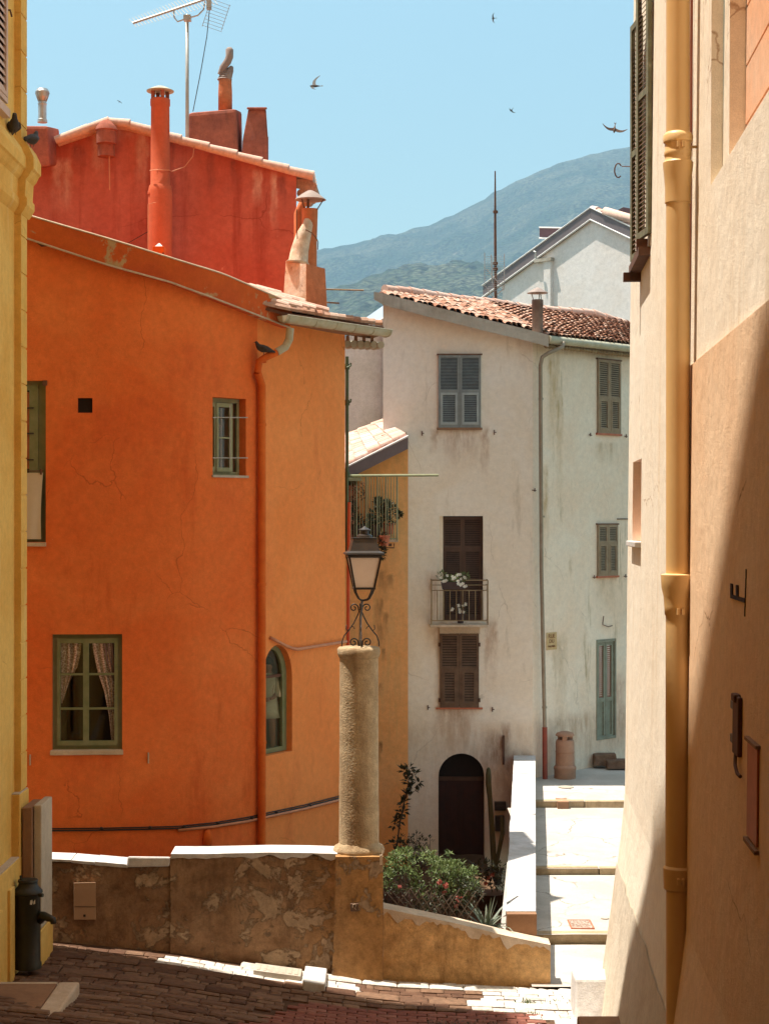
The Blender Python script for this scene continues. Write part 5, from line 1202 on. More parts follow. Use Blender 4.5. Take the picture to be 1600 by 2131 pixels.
# balcony
bal = thing('balcony', wf(955, WH.z(955, 1297)), 'small iron railed balcony on the white house holding flowers', 'balcony')
D_.x = D_.x
m = MB(); zb = WH.z(955, 1303); m.fbox(wf, 893, 1013, zb, zb + .055, 0, .42); m.build('slab', M['curb'], bal, bevel=.015)
f_ = lambda u, z, o_=0.: wf(955 + (u - 955) * .988, z, o_)
m = MB(); zt = WH.z(955, 1206); zb2 = zb + .08
for z_, r_ in ((zt, .014), (WH.z(955, 1216), .009), (WH.z(955, 1227), .010), (zb2 + .06, .010)):
    m.tube([f_(896, z_, 0), f_(896, z_, .40), f_(1013, z_, .40), f_(1013, z_, 0)], r_, 6)
for u in (896, 1013): m.tube([f_(u, zb + .05, .40), f_(u, zt, .40)], .014, 6); m.tube([f_(u, zb2, .2), f_(u, zt - .1, .2)], .009, 5)
u = 908
while u < 1008: m.tube([f_(u, zb2 + .06, .40), f_(u, WH.z(955, 1227), .40)], .0095, 5); u += 13.2
m.build('railing', M['balrail'], bal)
def flowerbox(px, py, Y, wdt, label, n, pot, seed, nm='flower_box'):
    t = thing(nm, P(px, py, Y), label, 'flower box' if wdt > .3 else 'potted plant'); c = P(px, py, Y)
    m = MB()
    if wdt > .3: m.hexa([c + Vector((-wdt / 2 + .03, -.07, 0)), c + Vector((wdt / 2 - .03, -.07, 0)), c + Vector((wdt / 2 - .03, .07, 0)), c + Vector((-wdt / 2 + .03, .07, 0)), c + Vector((-wdt / 2, -.09, .15)), c + Vector((wdt / 2, -.09, .15)), c + Vector((wdt / 2, .09, .15)), c + Vector((-wdt / 2, .09, .15))])
    else: m.lathe(c, [(wdt * .36, 0), (wdt * .5, .2), (wdt * .53, .21)], 16)
    m.build('pot', M[pot], t)
    return t, c
fb, c = flowerbox(943, 1226, 35.55, .52, 'dark planter of white flowers hooked on the balcony rail', 0, 'darkpot', 1)
m = MB(); foliage(m, [(c + Vector((x, R.uniform(-.05, .05), .22 + R.uniform(-.03, .07))), (.10, .10, .09)) for x in (-.24, -.12, 0, .12, .24)], 55, .06, .032); m.build('foliage', M['leaf'], fb)
def blossoms(m, pts, n=5, L=.035):
    for p in pts:
        for k in range(n): a = 2 * math.pi * k / n + R.random(); m.leaf(p, Vector((math.cos(a), -.5, math.sin(a))), Vector((0, -1, 0)), L, L * .8, .1)
m = MB(); blossoms(m, [c + Vector((R.uniform(-.26, .05), -.10 + R.uniform(-.04, .03), R.uniform(.12, .32))) for _ in range(9)] + [c + Vector((R.uniform(.08, .29), -.12 + R.uniform(-.04, .02), R.uniform(.05, .36))) for _ in range(17)], 5, .042); m.build('flowers', M['wflower'], fb)
fp, c = flowerbox(958, 1297, 35.72, .17, 'dark pot with white flowers standing on the balcony floor', 0, 'darkpot', 2, 'potted_plant')
m = MB(); foliage(m, [(c + Vector((x, 0, .30)), (.10, .07, .08)) for x in (-.05, .06)], 40, .06, .03); m.build('foliage', M['leafdark'], fp)
m = MB(); blossoms(m, [c + Vector((R.uniform(-.05, .13), -.08, R.uniform(.22, .42))) for _ in range(11)] + [c + Vector((R.uniform(-.22, -.16), -.08, R.uniform(.26, .32))) for _ in range(3)], 5, .04); m.build('flowers', M['wflower'], fp)
# roof flue
fl = thing('roof_flue', P(1118, 680, 36.2), 'dark metal flue with a conical rain hat on the white house roof', 'flue')
c = P(1118, 682, 36.0); s_ = 36.0 / F
m = MB(); m.lathe(c, [(11.5 * s_, -.2), (11.5 * s_, 44 * s_), (12 * s_, 44.5 * s_), (12 * s_, 58 * s_), (11 * s_, 58 * s_)], 24); m.build('pipe', paint('brown_flue', lin(.26, .17, .13), lin(.13, .075, .055), .6, scale=3), fl, smooth=True, auto=50)
m = MB(); m.lathe(c + Vector((0, 0, 72 * s_)), [(22 * s_, 0), (21 * s_, .01), (8 * s_, .09), (.01, .125)], 24); m.build('hat', M['chimpale'], fl, smooth=True, auto=60)
m = MB()
for a, b in ((-8, -10), (8, 5), (3, 3)): m.tube([c + Vector((a * s_, 0, 56 * s_)), c + Vector((b * 1.3 * s_, 0, 73 * s_))], .012, 5); m.cut()
m.build_each('stay', M['steel'], fl)

# ------------------------------------------------------------------ gable house behind on the right, pale house behind on the left
GH = Wall([(1045, 50.3), (1400, 46.0)]); gf = GH.f
gh = thing('gable_house', (5, 48, -5), 'bright white gable end with plum metal verge boards behind the tiled roof', 'house')
gt = [(1045, 569), (1120, 514), (1231, 434), (1320, 476), (1400, 514)]
gtopf = lambda u: GH.z(u, interp(u, gt) + 14)
m = MB(); panel(m, gf, 1045, 1400, -8, gtopf, [], du=10); shell(m, gf, 1045, 1400, -8, gtopf, (2.5, 8, 0), 30)
m.build('wall', M['gable'], gh)
def boards(m, pts, h0, h1, w, off):
    for (a, b), (c, e) in zip(pts, pts[1:]):
        m.hexa([gf(a, GH.z(a, b + h1), 0), gf(c, GH.z(c, e + h1), 0), gf(c, GH.z(c, e + h1), off), gf(a, GH.z(a, b + h1), off), gf(a, GH.z(a, b + h0), 0), gf(c, GH.z(c, e + h0), 0), gf(c, GH.z(c, e + h0), off), gf(a, GH.z(a, b + h0), off)])
m = MB(); boards(m, [(1008, 596), (1120, 514), (1231, 434)], 0, 25, 0, .07); boards(m, [(1231.4, 434.3), (1320, 476), (1400, 514)], 0, 25, 0, .07)
vb_ = m.build('verge', M['purple'], gh)
m = MB(); pts = [(1006, 595), (1120, 513), (1231, 433), (1320, 475), (1400, 513)]
m.tube([gf(a, GH.z(a, b), .075) for a, b in pts], .022, 6); m.tube([gf(a, GH.z(a, b + 25), .075) for a, b in pts], .028, 6); m.build('white_edging', M['whitetrim'], vb_)
m = MB(); A_2, B_2 = gf(1231, GH.z(1231, 434), .05), gf(1400, GH.z(1400, 514), .05); m2 = Vector((2.5, 8, .6)); tiles(m, B_2, B_2 + m2, A_2 + m2, A_2, 30, 14, .14, .01); m.build('roof', M['tile_pale'], gh)
m = MB(); m.hexa([gf(1136, -7, 0), gf(1150, -7, 0), gf(1150, -7, .12), gf(1136, -7, .12), gf(1136, GH.z(1140, 545), 0), gf(1150, GH.z(1140, 545), 0), gf(1150, GH.z(1140, 545), .12), gf(1136, GH.z(1140, 545), .12)]); m.build('buttress', M['gable'], gh)
m = MB(); m.fbox(gf, 1133, 1153, GH.z(1140, 545), GH.z(1140, 538), 0, .16); m.cut(); m.fbox(gf, 1115, 1134, GH.z(1124, 546), GH.z(1124, 539), 0, .10); m.build_each('coping', M['concrete'], gh)
m = MB(); m.tube([gf(1128, GH.z(1128, 540), .3), gf(1128, GH.z(1128, 527), .3), gf(1124, GH.z(1128, 525), .3)], .03, 6); m.build('vent_pipe', M['alu'], gh)
m = MB(); c = P(1125, 473, 52); e = P(1172, 494, 52); m.hexa([P(1122, 495, 52), P(1175, 496, 52), P(1175, 496, 54), P(1122, 495, 54), P(1122, 473, 52), P(1175, 474, 52), P(1175, 474, 54), P(1122, 473, 54)])
dm = m.build('dormer_box', paint('maroon_sheet', lin(.13, .07, .08), lin(.10, .055, .06), .6), gh)
m = MB(); m.tube([P(1121, 473, 51.9), P(1176, 474, 51.9)], .022, 5); m.cut(); m.tube([P(1121, 495, 51.9), P(1176, 496, 51.9)], .022, 5); m.build_each('edging', M['whitetrim'], dm)
m = MB(); m.prism([P(1268, 447, 55), P(1296, 431, 55), P(1330, 437, 55), P(1330, 470, 55), P(1268, 470, 55)], (0, 3, 0)); m.build('rear_gable', paint('maroon_gable', lin(.13, .07, .08), lin(.10, .055, .06), .6), gh)
m = MB(); m.tube([gf(1258, GH.z(1258, 440), .0), gf(1320, GH.z(1320, 458), .0), gf(1400, GH.z(1400, 480), 0)], .13, 10); m.build('ridge', M['ridge'], gh, smooth=True)

ph = thing('pale_house', (-.5, 39, -5), 'pale rough plastered house wall seen between the orange house and the white house', 'house')
PH = Wall([(660, 39.0), (830, 39.0)]); pf = PH.f; ptop = lambda u: PH.z(u, interp(u, [(660, 725), (770, 682), (798, 668), (830, 655)]))
m = MB(); panel(m, pf, 660, 830, -7, ptop, []); shell(m, pf, 660, 830, -7, ptop, (0, 6, 0)); m.build('wall', M['pale'], ph)
m = MB(); m.hexa([P(740, 694, 38.8), P(800, 664, 38.8), P(800, 640, 45), P(740, 690, 45), P(740, 690, 38.8), P(800, 660, 38.8), P(800, 634, 45), P(740, 676, 45)]); m.build('roof', paint('slate_blue_roof', lin(.30, .34, .40), lin(.25, .29, .34), .7), ph)
m = MB(); m.tube([P(755, 684, 38.75), P(800, 662, 38.75)], .03, 6); m.build('verge_trim', M['whitetrim'], ph)

# ------------------------------------------------------------------ ochre house with the plant balcony
oc = thing('ochre_house', (-.2, 34.5, -7), 'ochre yellow house with pale tiled roof and barred balcony squeezed between two houses', 'house')
OC = Wall([(650, 34.6), (849, 34.6)]); cf = OC.f
ct = [(650, 1030), (720, 1000), (770, 975), (849, 932)]
ctop = lambda u: OC.z(u, interp(u, ct) - 8)
m = MB(); panel(m, cf, 650, 849, -7.5, ctop, [dict(u0=655, u1=745, v0=OC.z(700, 1120), v1=OC.z(700, 1010), d=.3)], du=12, dv=2); shell(m, cf, 650, 849, -7.5, ctop, (0, 1.35, 0), 12); m.build('wall', M['ochre'], oc)
m = MB(); m.fbox(cf, 655, 745, OC.z(700, 1120), OC.z(700, 1010), -.34, -.3); m.build('dark_opening', M['roombrown'], oc)
m = MB(); A3_ = P(690, 988, 34.35); B3_ = P(850, 909, 34.35)
m.hexa([P(690, 1014, 34.3), P(849, 934, 34.3), P(849, 934, 34.7), P(690, 1014, 34.7), P(690, 989, 34.3), P(849, 910, 34.3), P(849, 910, 34.7), P(690, 989, 34.7)]); m.build('verge', M['purple'], oc)
m = MB(); m.hexa([P(690, 989, 34.28), P(849, 909.5, 34.28), P(849, 909.5, 34.75), P(690, 989, 34.75), P(690, 986, 34.28), P(849, 906.5, 34.28), P(849, 905, 34.75), P(690, 985, 34.75)]); m.build('verge_trim', M['whitetrim'], oc)
a0, a1, a2, a3 = P(690, 986, 34.75), P(846, 905, 34.75), P(800, 879, 37.6), P(690, 921, 37.6)
m = MB(); slab(m, a0, a1, a2, a3, .05); m.build('roof_deck', M['tile_pale'], oc)
m = MB(); tiles(m, a0, a3, a2, a1, 13, 6, .095, .014, .3); rfo = m.build('roof', M['tile_pale'], oc)
m = MB(); pq = [P(690, 926, 37.5), P(722, 912, 37.5), P(748, 901, 37.5), P(775, 890, 37.5), P(797, 880, 37.5)]
for a, b in zip(pq, pq[1:]): m.tube([a, a.lerp(b, 1.12)], [.115, .09], 10)
m.build('ridge_tiles', M['ridge'], rfo, smooth=True, auto=60)
m = MB(); m.hexa([P(690, 938, 37.3), P(796, 888, 37.3), P(796, 888, 37.5), P(690, 938, 37.5), P(690, 926, 37.3), P(796, 882, 37.3), P(796, 882, 37.5), P(690, 926, 37.5)]); m.build('red_upstand', M['red'], oc)
m = MB(); m.hexa([P(794, 912, 35.6), P(846, 906, 35.6), P(846, 906, 36.1), P(794, 912, 36.1), P(794, 905, 35.6), P(846, 900, 35.6), P(846, 900, 36.1), P(794, 905, 36.1)]); m.build('stone_ledge', M['curb'], whs)
# barred balcony
bb = thing('barred_balcony', P(775, 1128, 34), 'tall pale green barred balcony crowded with pot plants on the ochre house', 'balcony')
Yb = 34.0
m = MB(); m.box(tuple(P(715, 1128, Yb)), tuple(P(828, 1121, 34.6))); m.build('floor', M['curb'], bb)
m = MB(); m.tube([P(826, 1125, Yb), P(826, 990, Yb)], .018, 6); px_ = 731
while px_ < 824: m.tube([P(px_, 1124, Yb), P(px_, 990, Yb)], .008, 5); px_ += 5.9
for px_ in (742, 762, 785, 803): m.tube([P(px_, 1118, Yb - .02), P(px_, 990, Yb - .02)], .014, 6)
m.tube([P(720, 1121, Yb), P(828, 1121, Yb)], .012, 6); m.build('bars', M['paleg'], bb)
m = MB(); m.tube([P(724, 990, Yb - .03), P(912, 989, Yb - .03)], .026, 8); m.box(tuple(P(726, 1001, Yb - .1)), tuple(P(752, 994, Yb + .05))); m.build('rail', M['paleg'], bb)
m = MB(); m.tube([P(788, 1131, Yb + .1), P(788, 1140, Yb), P(820, 1140, Yb), P(820, 1131, Yb)], .012, 6); m.box(tuple(P(808, 1137, Yb)), tuple(P(815, 1131, Yb + .03))); m.build('flower_rack', M['rustiron'], bb)
def potted(px, py, Y, pw, h, label, crown, n, L, W_, pot='terracotta', mat='leafdark', name='potted_plant'):
    t = thing(name, P(px, py, Y), label, 'potted plant', 'plants on the green balcony'); c = P(px, py, Y)
    m = MB(); m.lathe(c, [(pw * .36, 0), (pw * .48, pw * .8), (pw * .54, pw * .81), (pw * .54, pw * .95)], 14); m.build('pot', M[pot], t)
    m = MB(); cs = [(P(a, b, Y + R.uniform(-.08, .08)), (r_, r_, r_)) for a, b, r_ in crown]; foliage(m, cs, n, L, W_); m.build('foliage', M[mat], t)
    m = MB()
    for cc, _ in cs: m.tube([c + Vector((0, 0, pw * .8)), (c + cc) / 2 + Vector((R.uniform(-.04, .04), 0, 0)), cc], .008, 5)
    m.build('stem', M['bark'], t)
potted(808, 1112, 34.2, .24, 1, 'bushy plant in the bright orange pot at the right end of the green balcony', [(806, 1085, .13), (812, 1060, .13), (800, 1072, .10), (829, 1070, .05), (803, 1048, .08)], 90, .08, .045)
potted(780, 1118, 34.25, .26, 1, 'tallest dark bush in the middle of the green balcony', [(778, 1095, .16), (785, 1070, .15), (789, 1050, .11), (786, 1044, .06), (772, 1082, .11), (765, 1100, .10)], 110, .08, .045, 'darkpot')
potted(745, 1120, 34.25, .28, 1, 'spiky low plant at the left end of the green balcony', [(738, 1070, .10), (742, 1085, .14), (752, 1098, .13), (733, 1100, .10), (734, 1050, .05)], 90, .09, .028, 'darkpot')
potted(800, 1136, 33.95, .22, 1, 'trailing plant in a dark red bowl below the green balcony', [(797, 1118, .09), (795, 1132, .07), (798, 1145, .05), (796, 1156, .05)], 60, .07, .03, 'redplaque')
t = thing('climbing_plant', P(735, 1010, 34.2), 'sparse reddish climber hanging at the top left of the green balcony', 'climbing plant')
m = MB(); cs = [(P(a, b, 34.2), (.05, .05, .07)) for a, b in ((733, 1015), (742, 1022), (752, 1012), (756, 1030), (735, 1040), (738, 1055))]; foliage(m, cs, 26, .06, .03); m.build('foliage', island('red_brown_leaves', [lin(.14, .045, .02), lin(.10, .05, .02), lin(.22, .08, .04)], .6, .1), t)
m = MB(); m.tube([c for c, _ in cs], .008, 5); m.build('stem', M['bark'], t)
# green scaffold pole and orange conduit beside the corner
gpz = thing('green_pole', P(723, 1150, 31), 'dark green steel pole with clamps rising beside the corner of the orange house', 'pole')
m = MB(); m.tube([P(722, 1160, 31), P(722.5, 742, 31)], .030, 10); m.build('shaft', M['greenpole'], gpz, smooth=True, auto=50)
m = MB()
for yy in (763, 838): m.lathe(P(722.5, yy, 31), [(.045, -.05), (.05, 0), (.045, .05)], 10); m.tube([P(722, yy + 2, 30.95), P(730, yy - 2, 30.95), P(730, yy - 8, 30.95)], .016, 6); m.cut()
m.lathe(P(722.5, 988, 31), [(.045, -.05), (.05, 0), (.045, .05)], 10); m.build_each('clamp', M['greenpole'], gpz)
m = MB(); m.tube([P(724.5, 1345, 30.8), P(725, 1200, 30.8), P(727, 1045, 30.8)], .030, 8)
tag(m.build('orange_conduit', paint('bright_orange_pipe', lin(.62, .10, .03), lin(.5, .08, .03), .6), loc=P(725, 1345, 30.8), smooth=True, auto=50), 'bright orange vertical pipe behind the street lantern', 'pipe')

# ------------------------------------------------------------------ low walls
lw = thing('low_wall', (-2.5, 22.2, -5.7), 'low wall of peeling brown render with pale sunlit coping and a pier under the column', 'wall')
Yw = 22.2
def wallseg(m, pts, Y0, Y1, zb, ztop_off=0.):
    """pts: (px, py_top) at Y0"""
    for (a, b), (c, e) in zip(pts, pts[1:]):
        A = P(a, b, Y0); B = P(c, e, Y0); k = max(1, int((B.x - A.x) / .12))
        for i in range(k):
            p = A.lerp(B, i / k); q = A.lerp(B, (i + 1) / k)
            m.add([(p.x, Y0, zb), (q.x, Y0, zb), q, p, (p.x, Y1, zb), (q.x, Y1, zb), (q.x, Y1, q.z), (p.x, Y1, p.z)], [(0, 1, 2, 3), (7, 6, 5, 4), (3, 2, 6, 7)] + ([(0, 3, 7, 4)] if i == 0 else []) + ([(1, 5, 6, 2)] if i == k - 1 else []))
m = MB(); wallseg(m, [(40, 1793), (150, 1796), (262, 1806), (354, 1803)], Yw, Yw + .34, -6.6); left = m.build('left_section', M['lowwall'], lw)
m = MB(); wallseg(m, [(354, 1784), (420, 1785), (560, 1781), (700, 1780)], Yw - .035, Yw + .36, -6.6); m.build('right_section', M['lowwall'], lw, bevel=.012)
def coping(name, pts, Y0, Y1, th, mat, prt, rag=.02, seed=0):
    m = MB()
    for (a, b), (c, e) in zip(pts, pts[1:]):
        A = P(a, b, Y0); B = P(c, e, Y0); k = max(1, int((B.x - A.x) / .07))
        for i in range(k):
            p = A.lerp(B, i / k); q = A.lerp(B, (i + 1) / k); h0 = th * (1 + rag * 18 * mnoise.noise(Vector((p.x * 5, seed, 0)))); h1 = th * (1 + rag * 18 * mnoise.noise(Vector((q.x * 5, seed, 0))))
            h0 = max(.012, h0); h1 = max(.012, h1); o0 = .012 * mnoise.noise(Vector((p.x * 9, seed, 3))); o1 = .012 * mnoise.noise(Vector((q.x * 9, seed, 3)))
            m.add([(p.x, Y0 + o0, p.z - h0), (q.x, Y0 + o1, q.z - h1), (q.x, Y0 + o1, q.z), (p.x, Y0 + o0, p.z), (p.x, Y1, p.z - h0), (q.x, Y1, q.z - h1), (q.x, Y1, q.z + .01), (p.x, Y1, p.z + .01)], [(0, 1, 2, 3), (7, 6, 5, 4), (3, 2, 6, 7), (0, 4, 5, 1)] + ([(0, 3, 7, 4)] if i == 0 else []) + ([(1, 5, 6, 2)] if i == k - 1 else []))
    return m.build(name, mat, prt)
coping('coping', [(40, 1786), (112, 1788), (148, 1789.5)], Yw - .02, Yw + .38, .03, M['parapet'], lw, .012, 1)
coping('coping', [(149.5, 1790), (197, 1794)], Yw - .025, Yw + .38, .035, M['parapet'], lw, .012, 2)
coping('coping', [(198.5, 1793), (266, 1799)], Yw - .02, Yw + .38, .045, M['parapet'], lw, .012, 3)
m = MB(); m.hexa([P(264, 1805, Yw - .05), P(353, 1803, Yw - .05), P(353, 1803, Yw + .40), P(268, 1803, Yw + .40), P(266, 1783, Yw - .045), P(355, 1784, Yw - .045), P(355, 1783, Yw + .42), P(268, 1782, Yw + .42)]); m.build('coping_block', M['parapet'], lw, bevel=.02)
coping('coping', [(356, 1777), (430, 1777), (560, 1774), (640, 1775), (702, 1777)], Yw - .05, Yw + .42, .055, M['parapet'], lw, .065, 7)
m = MB(); xx0 = P(698, 0, 22.02).x; xx1 = P(797, 0, 22.02).x
N = 10
for k in range(N):
    za = lerp(-6.6, -4.33, k / N); zb_ = lerp(-6.6, -4.33, (k + 1) / N); f0_ = .10 * max(0, (1 - k / N)) ** 2; f1_ = .10 * max(0, (1 - (k + 1) / N)) ** 2
    m.add([(xx0 - f0_, 22.02 - f0_, za), (xx1, 22.02 - f0_, za), (xx1, 22.02 - f1_, zb_), (xx0 - f1_, 22.02 - f1_, zb_), (xx0 - f0_, 22.7, za), (xx1, 22.7, za), (xx1, 22.7, zb_), (xx0 - f1_, 22.7, zb_)], [(0, 1, 2, 3), (0, 3, 7, 4), (1, 5, 6, 2)] + ([(3, 2, 6, 7)] if k == N - 1 else []))
m.build('pier', M['lowwall'], lw)
m = MB(); m.fbox(lambda u, z, o: P(u, HY - (z) * 1, Yw - o), 352, 358, HY - 1975, HY - 1790, .036, .05) if False else None
# garden wall that runs down to the right
gw = thing('garden_wall', (1, 22.2, -6), 'low ochre stained garden wall sloping down to the right with flaking white top', 'wall')
m = MB(); pts = [(797.5, 1891), (880, 1908), (960, 1925), (1040, 1945), (1100, 1958), (1145, 1967)]
wallseg(m, pts, 22.15, 22.42, -6.5); m.build('wall', M['gardenwall'], gw)
m = MB(); prevh = .09
for (a, b), (c, e) in zip(pts, pts[1:]):
    A = P(a, b, 22.142); B = P(c, e, 22.142); k = max(1, int((B.x - A.x) / .045))
    for i in range(k):
        p = A.lerp(B, i / k); q = A.lerp(B, (i + 1) / k); t_ = mnoise.noise(Vector((p.x * 4.1, 0, 5))); h = .025 + max(0, min(.10, t_ * .35)) + .05 * R.random() ** 2
        m.hexa([(p.x, 22.135, p.z - prevh), (q.x, 22.135, q.z - h), (q.x, 22.15, q.z - h), (p.x, 22.15, p.z - prevh), (p.x, 22.135, p.z + .006), (q.x, 22.135, q.z + .006), (q.x, 22.45, q.z + .012), (p.x, 22.45, p.z + .012)]); prevh = h
m.build('flaking_top', M['curb'], gw)
# stair parapet
sp = thing('alley_parapet', (2.1, 23, -6), 'long white topped parapet climbing along the left side of the alley', 'parapet')
m = MB(); zf = lambda Y: interp(Y, [(22.6, -5.16), (24, -5.12), (36, -4.93)])
xr = lambda Y: .0880 * Y; xl = lambda Y: xr(Y) - .37 - .004 * (Y - 22.6)
seg = [22.62 + i * (35.98 - 22.62) / 20 for i in range(21)]
for a, b in zip(seg, seg[1:]):
    m.hexa([(xl(a), a, -6.9), (xr(a), a, -6.9), (xr(b), b, -6.9), (xl(b), b, -6.9), (xl(a), a, zf(a) - .05), (xr(a), a, zf(a) - .05), (xr(b), b, zf(b) - .05), (xl(b), b, zf(b) - .05)])
m.build('wall', M['gardenwall'], sp)
m = MB(); yy = 22.58
while yy < 35.9:
    ln = R.uniform(.45, .75); b = min(yy + ln, 35.95); o_ = R.uniform(-.008, .008)
    m.hexa([(xl(yy) - .02 + o_, yy, zf(yy) - .05), (xr(yy) + .012, yy, zf(yy) - .05), (xr(b) + .012, b - .006, zf(b) - .05), (xl(b) - .02 + o_, b - .006, zf(b) - .05), (xl(yy) - .02 + o_, yy, zf(yy) + .0), (xr(yy) + .012, yy, zf(yy) + .0), (xr(b) + .012, b - .006, zf(b) + .0), (xl(b) - .02 + o_, b - .006, zf(b) + .0)]); yy += ln
m.build('coping', M['parapet'], sp)
m = MB(); m.box((xl(22.62) - .01, 22.45, -6.3), (xr(22.62) + .01, 22.615, -5.17)); m.build('end_face', M['brownslab'], sp)
m = MB(); m.prism([P(1055, 1795, 23.4), P(1058, 1795, 23.4), P(1051, 1945, 22.56), P(1040, 1945, 22.56)], (0.0, .03, 0))
tag(m.build('leaning_board', M['parapet'], loc=P(1045, 1945, 22.56)), 'narrow white board leaning against the near end of the alley parapet', 'board')

# ------------------------------------------------------------------ column and lantern
co = thing('stone_column', (P(747, 0, 22.4).x, 22.4, -4.35), 'round roughcast column standing on the end pier of the low wall', 'column')
cx = P(747, 0, 22.4).x; s_ = 22.4 / F; ztop = Z(1346, 22.4)
def rough_lathe(m, c, prof, n, amp, seed):
    b = len(m.v); m.lathe(c, prof, n)
    for i in range(b, len(m.v)):
        v = m.v[i]; d = Vector((v.x - c[0], v.y - c[1], 0))
        if d.length > 1e-3: m.v[i] = v + d.normalized() * amp * (.8 * mnoise.noise(v * 5 + Vector((seed, 0, 0))) + .5 * mnoise.noise(v * 60))
m = MB(); z0 = -4.33; prof = [(.262, z0 + .10 + i * (Z(1370, 22.4) - z0 - .10) / 70 + 0) for i in range(71)]
prof = [(lerp(.262, .252, i / 70), z0 + .10 + i * (Z(1368, 22.4) - z0 - .10) / 70) for i in range(71)]
prof = [(lerp(.262, .252, i / 260), z0 + .10 + i * (Z(1368, 22.4) - z0 - .10) / 260) for i in range(261)]
rough_lathe(m, (cx, 22.4, 0), prof, 170, .0055, 1); m.build('shaft', M['stonecol'], co, smooth=True)
m = MB(); zc = Z(1368, 22.4); rough_lathe(m, (cx, 22.4, 0), [(.25, zc - .01), (.268, zc + .01), (.278, zc + .05), (.280, zc + .11), (.262, zc + .135), (.20, zc + .145), (.01, zc + .15)], 60, .010, 5); m.build('capital', M['stonecol'], co, smooth=True)
m = MB(); rough_lathe(m, (cx, 22.4, 0), [(.33, z0 - .02), (.335, z0 + .03), (.315, z0 + .075), (.27, z0 + .10), (.255, z0 + .15)], 60, .012, 9); m.build('base', M['stonecol'], co, smooth=True)
la = thing('street_lantern', (cx + .06, 22.4, zc + .14), 'black four sided street lantern on scrolled iron brackets atop the round column', 'street lantern')
lc = P(757, 0, 22.4).x; Q = lambda dx, py: None
def lz(py): return Z(py, 22.4)
def sq(m, prof, cx_=lc): m.lathe((cx_, 22.4, 0), prof, 4, rad(45 + 6))
h2 = math.sqrt(2) * s_
m = MB(); sq(m, [(34 * h2, lz(1156)), (40 * h2, lz(1153)), (39 * h2, lz(1150)), (30.5 * h2, lz(1146)), (23.5 * h2, lz(1121)), (25 * h2, lz(1120.5)), (25 * h2, lz(1119)), (5 * h2, lz(1118.5))]); rf2 = m.build('roof', M['iron'], la)
m = MB(); m.lathe((lc + .01, 22.4, 0), [(17 * s_, lz(1119)), (16 * s_, lz(1114)), (9 * s_, lz(1111)), (8.5 * s_, lz(1104)), (13 * s_, lz(1103.5)), (12.5 * s_, lz(1102)), (5 * s_, lz(1098)), (2 * s_, lz(1096.5)), (.2 * s_, lz(1094.5))], 24); m.build('finial', M['iron'], rf2, smooth=True, auto=40)
m = MB(); ca, sa = math.cos(rad(6)), math.sin(rad(6))
def cor(i, r_, py): a = rad(45 + 6 + 90 * i); return Vector((lc + r_ * h2 * math.cos(a) - (0 if py < 1200 else .0), 22.4 + r_ * h2 * math.sin(a), lz(py)))
for i in range(4):
    m.tube([cor(i, 33, 1157), cor(i, 20, 1223)], .017, 4); m.tube([cor(i, 33, 1158), cor(i + 1, 33, 1158)], .018, 4); m.tube([cor(i, 20.3, 1224), cor(i + 1, 20.3, 1224)], .020, 4)
    m.tube([cor(i, 19, 1226), cor(i, 17, 1233), cor(i, 11, 1245), cor(i, 7, 1248), Vector((lc - .02, 22.4, lz(1250)))], .012, 6)
m.build('frame', M['iron'], la)
m = MB(); m.add([cor(i, 31.5, 1160) for i in range(4)] + [cor(i, 19.5, 1222) for i in range(4)], [(0, 1, 5, 4), (1, 2, 6, 5), (2, 3, 7, 6), (3, 0, 4, 7), (4, 5, 6, 7)]); m.build('glass', M['opal'], la)
bx = P(750, 0, 22.4).x
m = MB(); m.tube([Vector((lc - .02, 22.4, lz(1247))), Vector((bx, 22.4, lz(1290))), Vector((bx, 22.4, zc + .13))], .017, 8); m.build('stem', M['ironpale'], la, smooth=True)
def spiral(c, r0, turns, a0, sgn, n=22):
    out = []
    for i in range(n + 1):
        t = i / n; r_ = r0 * (1 - .78 * t); a = a0 + sgn * turns * 2 * math.pi * t; out.append((c[0] + r_ * math.cos(a), c[1] + r_ * math.sin(a)))
    return out
for ang in (0, 90, 180, 270):
    ca, sa = math.cos(rad(ang + 4)), math.sin(rad(ang + 4))
    tr = lambda p: Vector((bx + p[0] * s_ * ca, 22.4 + p[0] * s_ * sa, zc + .145 + p[1] * s_))
    m = MB()
    main = [(39, 0), (38, 10), (34, 22), (24, 34), (14, 48), (7, 62), (3, 72), (4, 80), (8, 87)]
    sp1 = spiral((13.5, 80), 9, 1.25, math.pi * .95, -1)
    m.tube([tr(p) for p in main[:7]] + [tr(p) for p in sp1], .0085, 6)
    m.tube([tr((4, 0)), tr((5, 10))] + [tr(p) for p in spiral((14, 8), 9.5, 1.3, math.pi * .95, -1)], .009, 6)
    m.tube([tr((26, 33)), tr((30, 36)), tr((29, 44))], .006, 5); m.tube([tr((19, 42)), tr((14, 40)), tr((12, 36))], .006, 5)
    m.build('scroll', M['iron'], la, smooth=True)

